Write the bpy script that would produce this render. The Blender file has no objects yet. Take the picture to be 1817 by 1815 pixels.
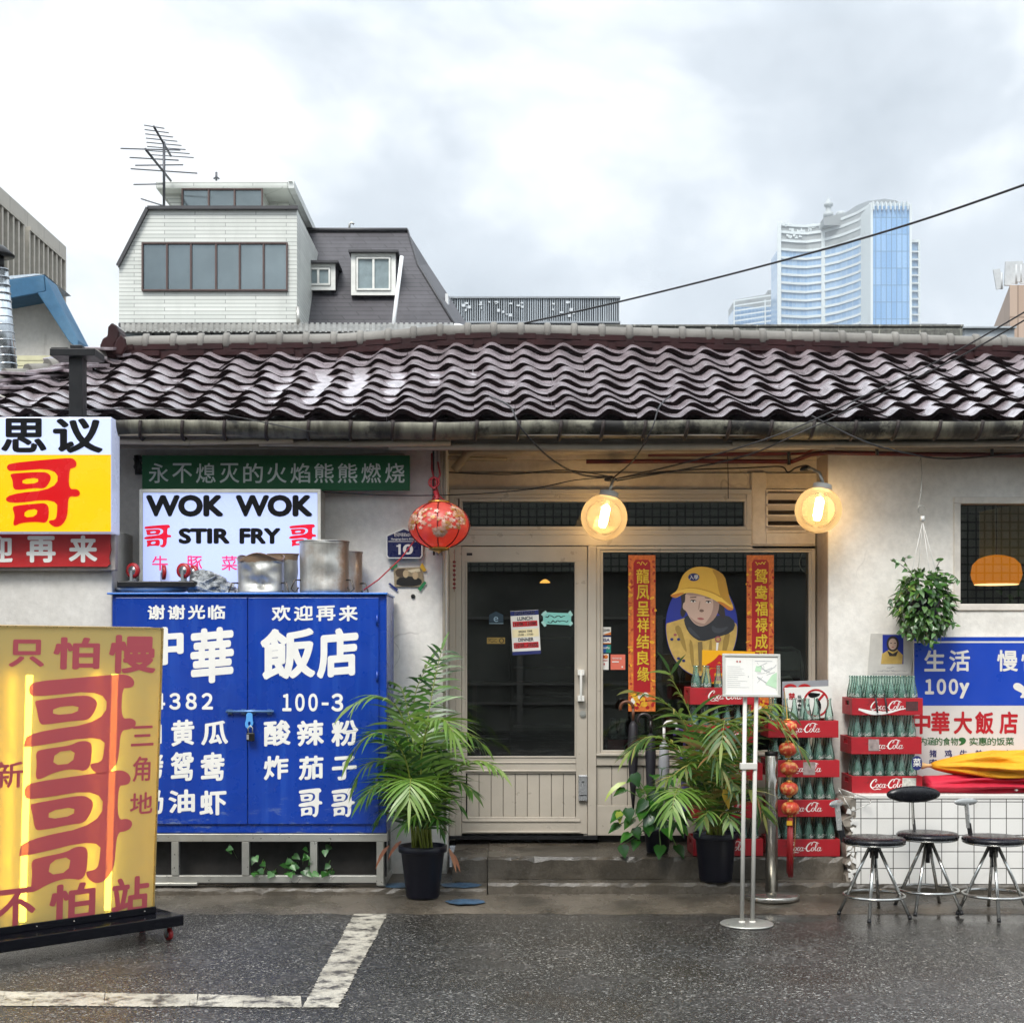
import bpy, bmesh, math, random
from mathutils import Vector, Matrix, noise as mnoise
R = math.radians
rnd = random.Random(7)
sc = bpy.context.scene
COL = sc.collection

# ------------------------------------------------------------------ camera, sky, sun, exposure
F, CX, HZ, CY, CH = 2500.0, 908.5, 1160.0, -10.0, 1.6
cd = bpy.data.cameras.new('camera'); cam = bpy.data.objects.new('camera', cd); COL.objects.link(cam)
cam.location = (0, CY, CH); cam.rotation_euler = (R(90), 0, 0)
cd.sensor_fit = 'HORIZONTAL'; cd.sensor_width = 36; cd.lens = 36 * F / 1817
cd.shift_y = (HZ - 907.5) / 1817; cd.clip_start = 0.1; cd.clip_end = 5000
sc.camera = cam

SUN_EL, SUN_AZ = 52, 200          # soft sun behind cloud, behind and left of the camera
w = bpy.data.worlds.new('World'); sc.world = w; w.use_nodes = True
nt = w.node_tree; nt.nodes.clear()
def wn(t, **k):
    n = nt.nodes.new(t)
    for a, b in k.items(): setattr(n, a, b)
    return n
out = wn('ShaderNodeOutputWorld'); mixs = wn('ShaderNodeMixShader'); b1 = wn('ShaderNodeBackground'); b2 = wn('ShaderNodeBackground')
sky = wn('ShaderNodeTexSky'); sky.sky_type = 'NISHITA'; sky.sun_disc = False
sky.sun_elevation = R(SUN_EL); sky.sun_rotation = R(SUN_AZ)
nt.links.new(sky.outputs[0], b1.inputs[0]); b1.inputs[1].default_value = 0.12
tc = wn('ShaderNodeTexCoord'); mp = wn('ShaderNodeMapping'); mp.inputs['Scale'].default_value = (1, 1, 1.35); mp.inputs['Location'].default_value = (0.62, 0.35, 0.30)
nz = wn('ShaderNodeTexNoise'); nz.inputs['Scale'].default_value = 3.3; nz.inputs['Detail'].default_value = 8; nz.inputs['Roughness'].default_value = 0.54; nz.inputs['Distortion'].default_value = 0.35
rp = wn('ShaderNodeValToRGB'); e = rp.color_ramp.elements
e[0].position = 0.39; e[0].color = (0.47, 0.525, 0.58, 1); e[1].position = 0.62; e[1].color = (0.90, 0.94, 0.97, 1)
m_ = e.new(0.51); m_.color = (0.60, 0.655, 0.71, 1)
sep = wn('ShaderNodeSeparateXYZ')
# an overcast sky is about three times brighter overhead than at the horizon
mr = wn('ShaderNodeMapRange'); mr.inputs['From Min'].default_value = 0.40; mr.inputs['From Max'].default_value = 0.60
mr.inputs['To Min'].default_value = 0.93; mr.inputs['To Max'].default_value = 2.3
# and brighter on the side where the sun stands behind the cloud
my = wn('ShaderNodeMapRange'); my.inputs['From Min'].default_value = 0.2; my.inputs['From Max'].default_value = -0.8
my.inputs['To Min'].default_value = 1.0; my.inputs['To Max'].default_value = 1.15
mul = wn('ShaderNodeMath', operation='MULTIPLY'); 
L = nt.links.new
L(tc.outputs['Generated'], mp.inputs[0]); L(mp.outputs[0], nz.inputs['Vector']); L(nz.outputs[0], rp.inputs[0])
L(tc.outputs['Generated'], sep.inputs[0]); L(sep.outputs[2], mr.inputs[0]); L(sep.outputs[1], my.inputs[0])
L(mr.outputs[0], mul.inputs[0]); L(my.outputs[0], mul.inputs[1])
L(rp.outputs[0], b2.inputs[0]); L(mul.outputs[0], b2.inputs[1])
mixs.inputs[0].default_value = 0.94
L(b1.outputs[0], mixs.inputs[1]); L(b2.outputs[0], mixs.inputs[2]); L(mixs.outputs[0], out.inputs[0])

sl = bpy.data.lights.new('sun', 'SUN'); sl.energy = 2.5; sl.angle = R(22); sl.color = (1.0, 0.96, 0.90)
so = bpy.data.objects.new('sun', sl); COL.objects.link(so); so.location = (-6, -16, 20)
so.rotation_euler = (R(90 - SUN_EL), 0, R(-20))

vs = sc.view_settings
vs.view_transform = 'Standard'; vs.look = 'None'; vs.exposure = 0.5; vs.gamma = 1; vs.use_curve_mapping = False
sc.cycles.use_denoising = True; sc.cycles.transparent_max_bounces = 32; sc.cycles.max_bounces = 10
sc.cycles.caustics_reflective = False; sc.cycles.caustics_refractive = False; sc.cycles.sample_clamp_indirect = 4

# ------------------------------------------------------------------ helpers: pixels of the photo at a real depth -> metres
def K(y): return (y - CY) / F
def sx(px, y): return (px - CX) * K(y)
def sz(py, y): return CH + (HZ - py) * K(y)
def W(px, py, y): return Vector((sx(px, y), y, sz(py, y)))

class MB:
    """collects geometry for ONE mesh object"""
    def __init__(s): s.v, s.f, s.m, s.sm = [], [], [], []
    def add(s, vs_, fs, mi=0, smooth=False):
        o = len(s.v); s.v += [tuple(p) for p in vs_]
        for f in fs: s.f.append([i + o for i in f]); s.m.append(mi); s.sm.append(smooth)
        return s
    def box(s, a, b, mi=0):
        x0, y0, z0 = a; x1, y1, z1 = b
        return s.add([(x0,y0,z0),(x1,y0,z0),(x1,y1,z0),(x0,y1,z0),(x0,y0,z1),(x1,y0,z1),(x1,y1,z1),(x0,y1,z1)],
              [(0,3,2,1),(4,5,6,7),(0,1,5,4),(1,2,6,5),(2,3,7,6),(3,0,4,7)], mi)
    def pbox(s, px0, py0, px1, py1, yf, yb, mi=0):
        return s.box((sx(px0,yf), yf, sz(py1,yf)), (sx(px1,yf), yb, sz(py0,yf)), mi)
    def obox(s, c, ux, uy, uz, mi=0):            # oriented box, half-axis vectors
        c, ux, uy, uz = map(Vector, (c, ux, uy, uz))
        P = [c + a*ux + b*uy + d*uz for d in (-1,1) for (a,b) in ((-1,-1),(1,-1),(1,1),(-1,1))]
        return s.add(P, [(0,3,2,1),(4,5,6,7),(0,1,5,4),(1,2,6,5),(2,3,7,6),(3,0,4,7)], mi)
    def bar(s, p, q, wx, wy, up=(0,0,1), mi=0):
        p, q = Vector(p), Vector(q); d = (q - p); t = d.normalized(); a = t.cross(Vector(up))
        if a.length < 1e-4: a = t.cross(Vector((1,0,0)))
        a.normalize(); b = a.cross(t)
        return s.obox((p+q)/2, a*wx/2, b*wy/2, d/2, mi)
    def tube(s, pts, r, n=8, mi=0, cap=True, closed=False):
        pts = [Vector(p) for p in pts]; N = len(pts); rs = r if isinstance(r, (list, tuple)) else [r]*N
        base = len(s.v); prev = None; rings = []
        for i, p in enumerate(pts):
            if closed: t = pts[(i+1) % N] - pts[i-1]
            else: t = pts[min(i+1, N-1)] - pts[max(i-1, 0)]
            if t.length < 1e-9: t = Vector((0,0,1))
            t.normalize()
            if prev is None:
                a = t.cross(Vector((0,0,1)))
                if a.length < 1e-3: a = t.cross(Vector((0,1,0)))
            else:
                a = prev - t * prev.dot(t)
                if a.length < 1e-5: a = t.cross(Vector((0,0,1)))
            a.normalize(); prev = a; b = t.cross(a)
            rings.append([p + (a*math.cos(2*math.pi*k/n) + b*math.sin(2*math.pi*k/n))*rs[i] for k in range(n)])
        vs_ = [v for r_ in rings for v in r_]; fs = []
        M = N if closed else N-1
        for i in range(M):
            j = (i+1) % N
            for k in range(n): fs.append((i*n+k, i*n+(k+1) % n, j*n+(k+1) % n, j*n+k))
        s.add(vs_, fs, mi, True)
        if cap and not closed:
            s.f.append([base+k for k in range(n)][::-1]); s.m.append(mi); s.sm.append(False)
            s.f.append([base+(N-1)*n+k for k in range(n)]); s.m.append(mi); s.sm.append(False)
        return s
    def lathe(s, prof, c=(0,0,0), n=20, mi=0, smooth=True, sxy=(1,1), axis=None, lean=None):
        """prof: (r, z) list turned round the vertical axis at c"""
        c = Vector(c); base = []
        M = lean if lean is not None else Matrix.Identity(3)
        vs_ = []
        for (r, z) in prof:
            for k in range(n):
                a = 2*math.pi*k/n
                vs_.append(c + M @ Vector((r*math.cos(a)*sxy[0], r*math.sin(a)*sxy[1], z)))
        fs = []
        for i in range(len(prof)-1):
            for k in range(n): fs.append((i*n+k, i*n+(k+1) % n, (i+1)*n+(k+1) % n, (i+1)*n+k))
        if prof[0][0] > 1e-6: fs.append(tuple(range(n))[::-1])
        if prof[-1][0] > 1e-6: fs.append(tuple((len(prof)-1)*n+k for k in range(n)))
        return s.add(vs_, fs, mi, smooth)
    def prism(s, poly, yf, yb, mi=0):
        """outline (x, z) list, given depth from yf to yb"""
        n = len(poly)
        vs_ = [(x, yf, z) for x, z in poly] + [(x, yb, z) for x, z in poly]
        fs = [tuple(range(n)), tuple(range(n, 2*n))[::-1]] + [(i, (i+1) % n + 0, (i+1) % n + n, i+n) for i in range(n)]
        return s.add(vs_, fs, mi)
    def pprism(s, poly, yf, yb, mi=0): return s.prism([(sx(a,yf), sz(b,yf)) for a, b in poly], yf, yb, mi)
    def xform(s, M):
        s.v = [tuple(M @ Vector(p)) for p in s.v]; return s

def worldloc(o):
    v = Vector((0,0,0))
    while o is not None: v += o.location; o = o.parent
    return v
def obj(name, mb, mats, parent=None, bevel=0, local=False, smooth_angle=None):
    me = bpy.data.meshes.new(name)
    off = Vector((0,0,0)) if (parent is None or local) else worldloc(parent)
    me.from_pydata([tuple(Vector(p) - off) for p in mb.v], [], mb.f); me.update()
    if not isinstance(mats, (list, tuple)): mats = [mats]
    for m in mats: me.materials.append(m)
    me.polygons.foreach_set('material_index', mb.m); me.polygons.foreach_set('use_smooth', mb.sm)
    bm = bmesh.new(); bm.from_mesh(me); 
    bmesh.ops.recalc_face_normals(bm, faces=[f for f in bm.faces if not getattr(mb, 'flat', False)])
    bm.to_mesh(me); bm.free()
    o = bpy.data.objects.new(name, me); COL.objects.link(o)
    if parent is not None: o.parent = parent
    if bevel:
        b = o.modifiers.new('bevel', 'BEVEL'); b.width = bevel; b.segments = 2; b.limit_method = 'ANGLE'; b.angle_limit = R(40)
    return o
def tag(o, label=None, cat=None, group=None, kind=None):
    if label: o['label'] = label
    if cat: o['category'] = cat
    if group: o['group'] = group
    if kind: o['kind'] = kind
    return o
def thing(name, label, cat, loc=(0,0,0), group=None):
    o = bpy.data.objects.new(name, None); COL.objects.link(o); o.location = loc; o.empty_display_size = 0.1
    return tag(o, label, cat, group)
def dup(root, loc, rz=None, label=None, group=None):
    r = root.copy(); COL.objects.link(r); r.location = loc
    if rz is not None: r.rotation_euler = (0, 0, rz)
    if label: r['label'] = label
    if group: r['group'] = group
    for ch in list(root.children):
        c = ch.copy(); COL.objects.link(c); c.parent = r
        for g in list(ch.children):
            d = g.copy(); COL.objects.link(d); d.parent = c
    return r
def struct(name, mb, mats, **k): return tag(obj(name, mb, mats, **k), kind='structure')

# ------------------------------------------------------------------ materials
def C(h):
    h = h.lstrip('#'); r = []
    for i in (0, 2, 4):
        c = int(h[i:i+2], 16)/255; r.append(c/12.92 if c <= .04045 else ((c+.055)/1.055)**2.4)
    return tuple(r)
class N:
    def __init__(s, name):
        s.mat = bpy.data.materials.new(name); s.mat.use_nodes = True; s.t = s.mat.node_tree
        s.p = s.t.nodes['Principled BSDF']; s.out = s.t.nodes['Material Output']
        s._c = None
    def n(s, t, **k):
        n = s.t.nodes.new(t)
        for a, b in k.items(): setattr(n, a, b)
        return n
    def l(s, a, b): s.t.links.new(a, b)
    def co(s):
        if s._c is None: s._c = s.n('ShaderNodeTexCoord')
        return s._c.outputs['Object']
    def noise(s, scale, detail=4, rough=.55, dist=0, stretch=None, off=None):
        n = s.n('ShaderNodeTexNoise'); n.inputs['Scale'].default_value = scale; n.inputs['Detail'].default_value = detail
        n.inputs['Roughness'].default_value = rough; n.inputs['Distortion'].default_value = dist
        if stretch or off:
            m = s.n('ShaderNodeMapping'); m.inputs['Scale'].default_value = stretch or (1,1,1); m.inputs['Location'].default_value = off or (0,0,0)
            s.l(s.co(), m.inputs[0]); s.l(m.outputs[0], n.inputs['Vector'])
        else: s.l(s.co(), n.inputs['Vector'])
        return n.outputs[0]
    def ramp(s, inp, stops):
        r = s.n('ShaderNodeValToRGB'); e = r.color_ramp.elements
        def c4(c): return (c, c, c, 1) if isinstance(c, (int, float)) else tuple(c)[:3] + (1,)
        e[0].position, e[0].color = stops[0][0], c4(stops[0][1]); e[1].position, e[1].color = stops[-1][0], c4(stops[-1][1])
        for p, c in stops[1:-1]: q = e.new(p); q.color = c4(c)
        s.l(inp, r.inputs[0]); return r.outputs[0]
    def mix(s, fac, a, b, mode='MIX'):
        m = s.n('ShaderNodeMix', data_type='RGBA', blend_type=mode)
        for i, v in ((0, fac), (6, a), (7, b)):
            if hasattr(v, 'is_linked') or hasattr(v, 'links'): s.l(v, m.inputs[i])
            elif i == 0: m.inputs[0].default_value = v
            else: m.inputs[i].default_value = tuple(v)[:3] + (1,)
        return m.outputs[2]
    def math(s, op, a, b=0.0):
        m = s.n('ShaderNodeMath', operation=op)
        for i, v in ((0, a), (1, b)):
            if isinstance(v, (int, float)): m.inputs[i].default_value = v
            else: s.l(v, m.inputs[i])
        return m.outputs[0]
    def bump(s, h, strength=.3, dist=.01):
        b = s.n('ShaderNodeBump'); b.inputs['Strength'].default_value = strength; b.inputs['Distance'].default_value = dist
        s.l(h, b.inputs['Height']); s.l(b.outputs[0], s.p.inputs['Normal'])
    def set(s, **k):
        for a, v in k.items():
            a = a.replace('_', ' ')
            if isinstance(v, (int, float)): s.p.inputs[a].default_value = v
            elif isinstance(v, tuple): s.p.inputs[a].default_value = v[:3] + (1,)
            else: s.l(v, s.p.inputs[a])
        return s
_mc = {}
def pm(name, col, rough=.5, metal=0.0, var=.12, vs_=6.0, bump=0.0, bs=60, emit=None, es=1.0, coat=0.0, spec=.5, rvar=.1):
    """painted/plain surface: a colour that wanders a little, uneven gloss, optional grain"""
    if name in _mc: return _mc[name]
    if isinstance(col, str): col = C(col)
    m = N(name); nz_ = m.noise(vs_, 5, .6)
    lo = tuple(c*(1-var) for c in col); hi = tuple(min(1, c*(1+var)) for c in col)
    m.set(Base_Color=m.ramp(nz_, [(.3, lo), (.7, hi)]), Metallic=metal)
    m.set(Roughness=m.ramp(m.noise(vs_*3, 4), [(.3, max(.02, rough-rvar)), (.7, min(1, rough+rvar))]))
    m.p.inputs['Specular IOR Level'].default_value = spec; m.p.inputs['Coat Weight'].default_value = coat
    if bump: m.bump(m.noise(bs, 5), bump, .004)
    if emit is not None:
        m.p.inputs['Emission Color'].default_value = tuple(C(emit) if isinstance(emit, str) else emit)[:3] + (1,); m.p.inputs['Emission Strength'].default_value = es
    _mc[name] = m.mat; return m.mat

# ------------------------------------------------------------------ lettering and flat outlines
_gc = {}
def _curve_mesh(o):
    me = bpy.data.meshes.new_from_object(o)
    v = [(p.co.x, p.co.y) for p in me.vertices]; f = [list(p.vertices) for p in me.polygons]
    bpy.data.meshes.remove(me); return v, f
def glyphs(s, bold=0.0, sp=1.0, shear=0.0, rise=0.0):
    k = (s, bold, sp, shear, rise)
    if k not in _gc:
        c = bpy.data.curves.new('tmp', 'FONT'); c.body = s; c.space_character = sp; c.shear = shear; c.resolution_u = 4
        o = bpy.data.objects.new('tmp', c); _gc[k] = _curve_mesh(o)
        bpy.data.objects.remove(o); bpy.data.curves.remove(c)
        v, f = _gc[k]; v = [(x, y+rise*x) for x, y in v]
        if bold:                                    # a heavier hand: the same stroke laid over itself a little to every side
            V, Fc = [], []
            for q in range(9):
                dx, dy = (0, 0) if q == 8 else (bold*math.cos(q*math.pi/4), bold*math.sin(q*math.pi/4))
                o_ = len(V); V += [(x+dx, y+dy, q*.00003) for x, y in v]; Fc += [[i+o_ for i in t] for t in f]
            v, f = V, Fc
        _gc[k] = (v, f)
    return _gc[k]
def chaikin(p, it=2):
    for _ in range(it):
        q = []
        for i in range(len(p)):
            a, b = p[i], p[(i+1) % len(p)]
            q += [(a[0]*.75+b[0]*.25, a[1]*.75+b[1]*.25), (a[0]*.25+b[0]*.75, a[1]*.25+b[1]*.75)]
        p = q
    return p
def fill2d(loops):
    c = bpy.data.curves.new('tmp', 'CURVE'); c.dimensions = '2D'; c.fill_mode = 'BOTH'
    for lp in loops:
        s = c.splines.new('POLY'); s.points.add(len(lp)-1); s.use_cyclic_u = True
        for i, p in enumerate(lp): s.points[i].co = (p[0], p[1], 0, 1)
    o = bpy.data.objects.new('tmp', c); r = _curve_mesh(o)
    bpy.data.objects.remove(o); bpy.data.curves.remove(c); return r
class Plane:
    """a flat face in the scene: origin o, right u, up v, towards viewer n"""
    def __init__(s, o, u=(1,0,0), v=(0,0,1)):
        s.o, s.u, s.v = Vector(o), Vector(u).normalized(), Vector(v).normalized(); s.n = s.u.cross(s.v)
    def hit(s, px, py):
        e = Vector((0, CY, CH)); d = Vector(((px-CX)/F, 1, (HZ-py)/F)); t = (s.o-e).dot(s.n)/d.dot(s.n); p = e + d*t - s.o
        return p.dot(s.u), p.dot(s.v)
    def at(s, a, b, lift=0.0): return s.o + s.u*a + s.v*b + s.n*lift
def yplane(y): return Plane((0, y, 0))
def put(mb, g, pl, box, lift=.002, mi=0, fitbox=None):
    """lay flat geometry g=(verts, faces) onto plane pl, its bounds fitted to the photo rectangle box=(px0,py0,px1,py1)"""
    v, f = g
    if not v: return
    xs = [p[0] for p in v]; ys = [p[1] for p in v]
    x0, x1, y0, y1 = fitbox or (min(xs), max(xs), min(ys), max(ys))
    a0, b1 = pl.hit(box[0], box[1]); a1, b0 = pl.hit(box[2], box[3])
    mb.add([pl.at(a0+(p[0]-x0)/(x1-x0)*(a1-a0), b0+(p[1]-y0)/(y1-y0)*(b1-b0), lift+(p[2] if len(p) > 2 else 0)) for p in v], f, mi)
    mb.flat = True
def write(mb, s, pl, box, bold=.0, lift=.002, mi=0, sp=1.0, shear=0.0, rise=0.0): put(mb, glyphs(s, bold, sp, shear, rise), pl, box, lift, mi)
def column(mb, s, pl, box, bold=.0, lift=.002, mi=0, gap=.12):
    n = len(s); h = (box[3]-box[1])/(n-gap*1)
    for i, c in enumerate(s): write(mb, c, pl, (box[0], box[1]+i*h, box[2], box[1]+i*h+h*(1-gap)), bold, lift, mi)
def row(mb, s, pl, box, bold=.0, lift=.002, mi=0, gap=.12, rise=0.0):
    n = len(s); h = (box[2]-box[0])/(n-gap)
    for i, c in enumerate(s):
        if c != ' ': write(mb, c, pl, (box[0]+i*h, box[1], box[0]+i*h+h*(1-gap), box[3]), bold, lift, mi, rise=rise)
def rect(mb, pl, box, lift=.002, mi=0): put(mb, ([(0,0),(1,0),(1,1),(0,1)], [[0,1,2,3]]), pl, box, lift, mi)
def poly(mb, pl, pts, lift=.002, mi=0, smooth=0, holes=()):
    """outline in photo pixels laid on plane pl"""
    lp = [[pl.hit(*p) for p in (chaikin(list(q), smooth) if smooth else q)] for q in (pts,)+tuple(holes)]
    v, f = fill2d(lp); mb.add([pl.at(a, b, lift) for a, b in v], f, mi); mb.flat = True
def ell(cx, cy, rx, ry, n=28, rot=0):
    return [(cx+rx*math.cos(2*math.pi*k/n)*math.cos(rot)-ry*math.sin(2*math.pi*k/n)*math.sin(rot), cy+rx*math.cos(2*math.pi*k/n)*math.sin(rot)+ry*math.sin(2*math.pi*k/n)*math.cos(rot)) for k in range(n)]
def catmull(p, n=6, closed=False):
    q = []; M = len(p)
    for i in range(M if closed else M-1):
        if closed: a, b, c, d = p[i-1], p[i], p[(i+1) % M], p[(i+2) % M]
        else: a, b, c, d = p[max(i-1,0)], p[i], p[i+1], p[min(i+2, M-1)]
        for k in range(n):
            t = k/n
            q.append(tuple(.5*((2*b[j])+(-a[j]+c[j])*t+(2*a[j]-5*b[j]+4*c[j]-d[j])*t*t+(-a[j]+3*b[j]-3*c[j]+d[j])*t**3) for j in range(len(b))))
    if not closed: q.append(tuple(p[-1]))
    return q
def ribbon(p, closed=False, n=6):
    """stroke of changing width: (x, y, width) points -> flat mesh"""
    q = catmull(p, n, closed); v = []; f = []; M = len(q)
    for i, (x, y, wd) in enumerate(q):
        a = q[(i-1) % M] if closed else q[max(i-1,0)]; b = q[(i+1) % M] if closed else q[min(i+1, M-1)]
        tx, ty = b[0]-a[0], b[1]-a[1]; l = math.hypot(tx, ty) or 1
        v += [(x-ty/l*wd/2, y+tx/l*wd/2), (x+ty/l*wd/2, y-tx/l*wd/2)]
    for i in range(M if closed else M-1):
        j = (i+1) % M; f.append([2*i, 2*i+1, 2*j+1, 2*j])
    return v, f
def join(gs):
    v, f = [], []
    for a, b in gs:
        o = len(v); v += a; f += [[i+o for i in x] for x in b]
    return v, f
# brush-painted 哥, traced as three outlines
GE = fill2d([chaikin([(x, -y) for x, y in lp], 2 if len(lp) > 5 else 1) for lp in (
    [(50,1055),(75,1035),(300,1012),(480,998),(515,1003),(537,1030),(533,1060),(508,1070),(487,1073),(480,1215),(540,1212),(562,1237),(555,1260),(530,1268),(478,1262),(475,1380),(460,1430),(430,1468),(388,1480),(345,1452),(342,1430),(385,1428),(400,1400),(402,1275),(48,1322),(45,1248),(402,1215),(405,1066),(80,1092),(55,1080)],
    [(72,1115),(95,1104),(300,1094),(342,1104),(362,1135),(335,1190),(305,1212),(250,1205),(130,1222),(94,1212),(92,1150)],
    [(160,1146),(160,1180),(270,1172),(268,1134)],
    [(88,1342),(110,1328),(270,1313),(322,1310),(347,1345),(336,1452),(260,1440),(150,1447),(108,1470),(93,1456),(108,1400)],
    [(176,1363),(172,1412),(256,1402),(266,1348)])])
# the same character as painted on the gold sign
GE2 = fill2d([chaikin([(x, -y) for x, y in lp], 2 if len(lp) > 5 else 1) for lp in (
    [(205,1015),(240,985),(500,966),(780,945),(850,945),(895,965),(917,1000),(905,1030),(870,1038),(830,1038),(829,1246),(900,1240),(937,1265),(930,1300),(890,1318),(828,1322),(822,1500),(800,1560),(755,1605),(700,1617),(648,1590),(620,1542),(640,1534),(690,1530),(714,1500),(722,1342),(190,1412),(183,1390),(205,1312),(722,1262),(725,1044),(240,1086),(208,1062)],
    [(243,1112),(270,1105),(560,1078),(622,1090),(667,1130),(640,1200),(600,1246),(520,1245),(330,1265),(280,1262),(263,1172)],
    [(368,1156),(365,1206),(530,1195),(536,1144)],
    [(260,1440),(300,1424),(490,1408),(540,1382),(610,1383),(637,1420),(622,1592),(500,1560),(380,1580),(290,1622),(263,1606),(272,1520)],
    [(388,1448),(374,1532),(506,1526),(522,1436)])])
def script_logo():
    g = []
    def ring(cx, cy, rx, ry, a=3.2, b=1.3):
        return ribbon([(cx+rx*math.cos(t)+.3*ry*math.sin(t), cy+ry*math.sin(t), b+(a-b)*abs(math.cos(t))) for t in [2*math.pi*k/10 for k in range(10)]], True, 3)
    def big(x):
        return [ribbon([(x+31,30,1),(x+34,36,1.6),(x+30,40,2.2),(x+22,37,4),(x+12,26,5.5),(x+7,14,5.8),(x+10,5,5),(x+18,3,3.6),(x+27,9,1.6)]),
                ribbon([(x+31,30,1.2),(x+28,28,2.2),(x+29,33,2.2),(x+34,36,1.4)])]
    g += big(0); g.append(ribbon([(7,12,3),(12,1,2.4),(24,-5,2),(38,-2,3.4),(46,-4,2.2),(52,-2,1)]))
    g.append(ring(35, 11, 5.5, 8)); g.append(ribbon([(54,17,1.2),(52,20,2),(47,17,3.4),(45,9,3.4),(48,4,2.6),(55,8,1.2)]))
    g.append(ring(61, 11, 5.5, 8)); g.append(ribbon([(70,19,3),(66,8,3),(68,4,2.4),(73,8,1.2)])); g.append(ribbon([(74,14,2.6),(80,15,2.6)]))
    g += big(76); g.append(ribbon([(104,33,1.5),(114,42,3),(128,40,2.5),(138,36,1)]))
    g.append(ring(110, 11, 5.5, 8)); g.append(ribbon([(118,8,1.4),(128,26,1.6),(130,36,2),(126,36,2.4),(121,18,3.4),(122,5,2.8),(128,7,1.4)]))
    g.append(ring(136, 11, 5.5, 8)); g.append(ribbon([(145,19,3),(141,8,3),(143,4,2.4),(150,9,1)]))
    return join(g)
LOGO = script_logo()
def scribble(n, seed, wob=1.0):
    r = random.Random(seed); p = []; x = 0
    for i in range(n): p.append((x, r.uniform(-1, 1)*wob, .45)); x += r.uniform(.35, 1.0)
    return ribbon(p, n=3)
# ================================================================== materials of the place
def glass_mat(name, tint=(.75,.78,.76), refl=.10, rough=0.0):
    m = N(name); t = m.n('ShaderNodeBsdfTransparent'); t.inputs[0].default_value = tint + (1,)
    g = m.n('ShaderNodeBsdfGlossy'); g.inputs['Roughness'].default_value = rough
    lw = m.n('ShaderNodeFresnel'); lw.inputs[0].default_value = 1.5
    x = m.n('ShaderNodeMixShader'); m.l(m.math('ADD', lw.outputs[0], refl - .04), x.inputs[0]); m.l(t.outputs[0], x.inputs[1]); m.l(g.outputs[0], x.inputs[2])
    m.l(x.outputs[0], m.out.inputs[0]); return m.mat
def plaster(name, base, dirt, amt=.55, streak=True):
    m = N(name)
    a = m.ramp(m.noise(1.3, 6, .62), [(.40, 0), (.72, 1)])
    b = m.ramp(m.noise(3.0, 6, .6, stretch=(3.2, 3.2, .32)), [(.52, 0), (.78, 1)])
    fine = m.ramp(m.noise(24, 4, .6), [(.3, .90), (.7, 1.06)])
    d = m.math('MULTIPLY', m.math('MAXIMUM', a, b) if streak else a, amt)
    col = m.mix(d, base, dirt); col = m.mix(1.0, col, fine, 'MULTIPLY')
    vor = m.n('ShaderNodeTexVoronoi', feature='DISTANCE_TO_EDGE'); vor.inputs['Scale'].default_value = 0.75
    wv = m.n('ShaderNodeMapping'); m.l(m.co(), wv.inputs[0])
    add = m.n('ShaderNodeVectorMath', operation='ADD'); nzc = m.n('ShaderNodeTexNoise'); nzc.inputs['Scale'].default_value = 2.2; m.l(m.co(), nzc.inputs['Vector'])
    m.l(wv.outputs[0], add.inputs[0]); m.l(nzc.outputs['Color'], add.inputs[1]); m.l(add.outputs[0], vor.inputs['Vector'])
    crack = m.math('MULTIPLY', m.ramp(vor.outputs['Distance'], [(.0, 1), (.006, 0)]), m.ramp(m.noise(.9, 2), [(.58, 0), (.63, .4)]))
    m.set(Base_Color=m.mix(crack, col, tuple(c*.35 for c in dirt)), Roughness=.72)
    m.bump(m.noise(38, 6, .65), .35, .006); return m.mat
M_white = plaster('white_plaster', C('#e4e1da'), C('#b3aca0'), .5)
M_annex = plaster('annex_plaster', C('#cfccc6'), C('#8d877d'), .5)
M_peel = plaster('peeling_plaster', C('#b7b0ad'), C('#5d544e'), .8)
M_pink = plaster('old_cream_paint', C('#c0b1a0'), C('#6d5c4c'), .7)
M_conc = N('wet_concrete'); _m = M_conc
_wet = _m.ramp(_m.noise(1.7, 5, .6), [(.35, 0), (.62, 1)])
_c = _m.mix(_wet, C('#645c51'), C('#38332b')); _c = _m.mix(1, _c, _m.ramp(_m.noise(55, 5, .7), [(.25, .72), (.75, 1.2)]), 'MULTIPLY')
_c = _m.mix(_m.ramp(_m.noise(5, 6, .7), [(.55, 0), (.75, .55)]), _c, C('#2c2722'))
_m.set(Base_Color=_c, Roughness=_m.ramp(_wet, [(0, .42), (1, .10)])); _m.bump(_m.noise(45, 6, .7), .5, .01); M_conc = _m.mat
M_alu = pm('champagne_aluminium', C('#b3aa9c'), .36, .15, .08, 4)
M_alu2 = pm('brushed_aluminium', C('#b3b2ab'), .35, .7, .08, 8)
M_beam = plaster('painted_beam', C('#ddd3c4'), C('#8d7a66'), .6, False)
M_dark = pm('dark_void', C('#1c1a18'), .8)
M_soffit = plaster('soffit_board', C('#8b8175'), C('#3a322b'), .8, False)
M_glass = glass_mat('window_glass', (.62,.66,.64), .085)
M_black = pm('black_metal', (.006,.006,.007), .4, 0, .2, spec=.35)
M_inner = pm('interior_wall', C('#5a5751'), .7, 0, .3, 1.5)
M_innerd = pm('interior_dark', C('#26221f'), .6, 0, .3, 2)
M_red_pipe = pm('red_conduit_paint', C('#5a1713'), .45, 0, .2)
M_pipe = plaster('painted_pipe', C('#b8ad9c'), C('#6f6252'), .6, False)
M_cable = pm('cable_rubber', C('#1a181a'), .6)

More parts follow.
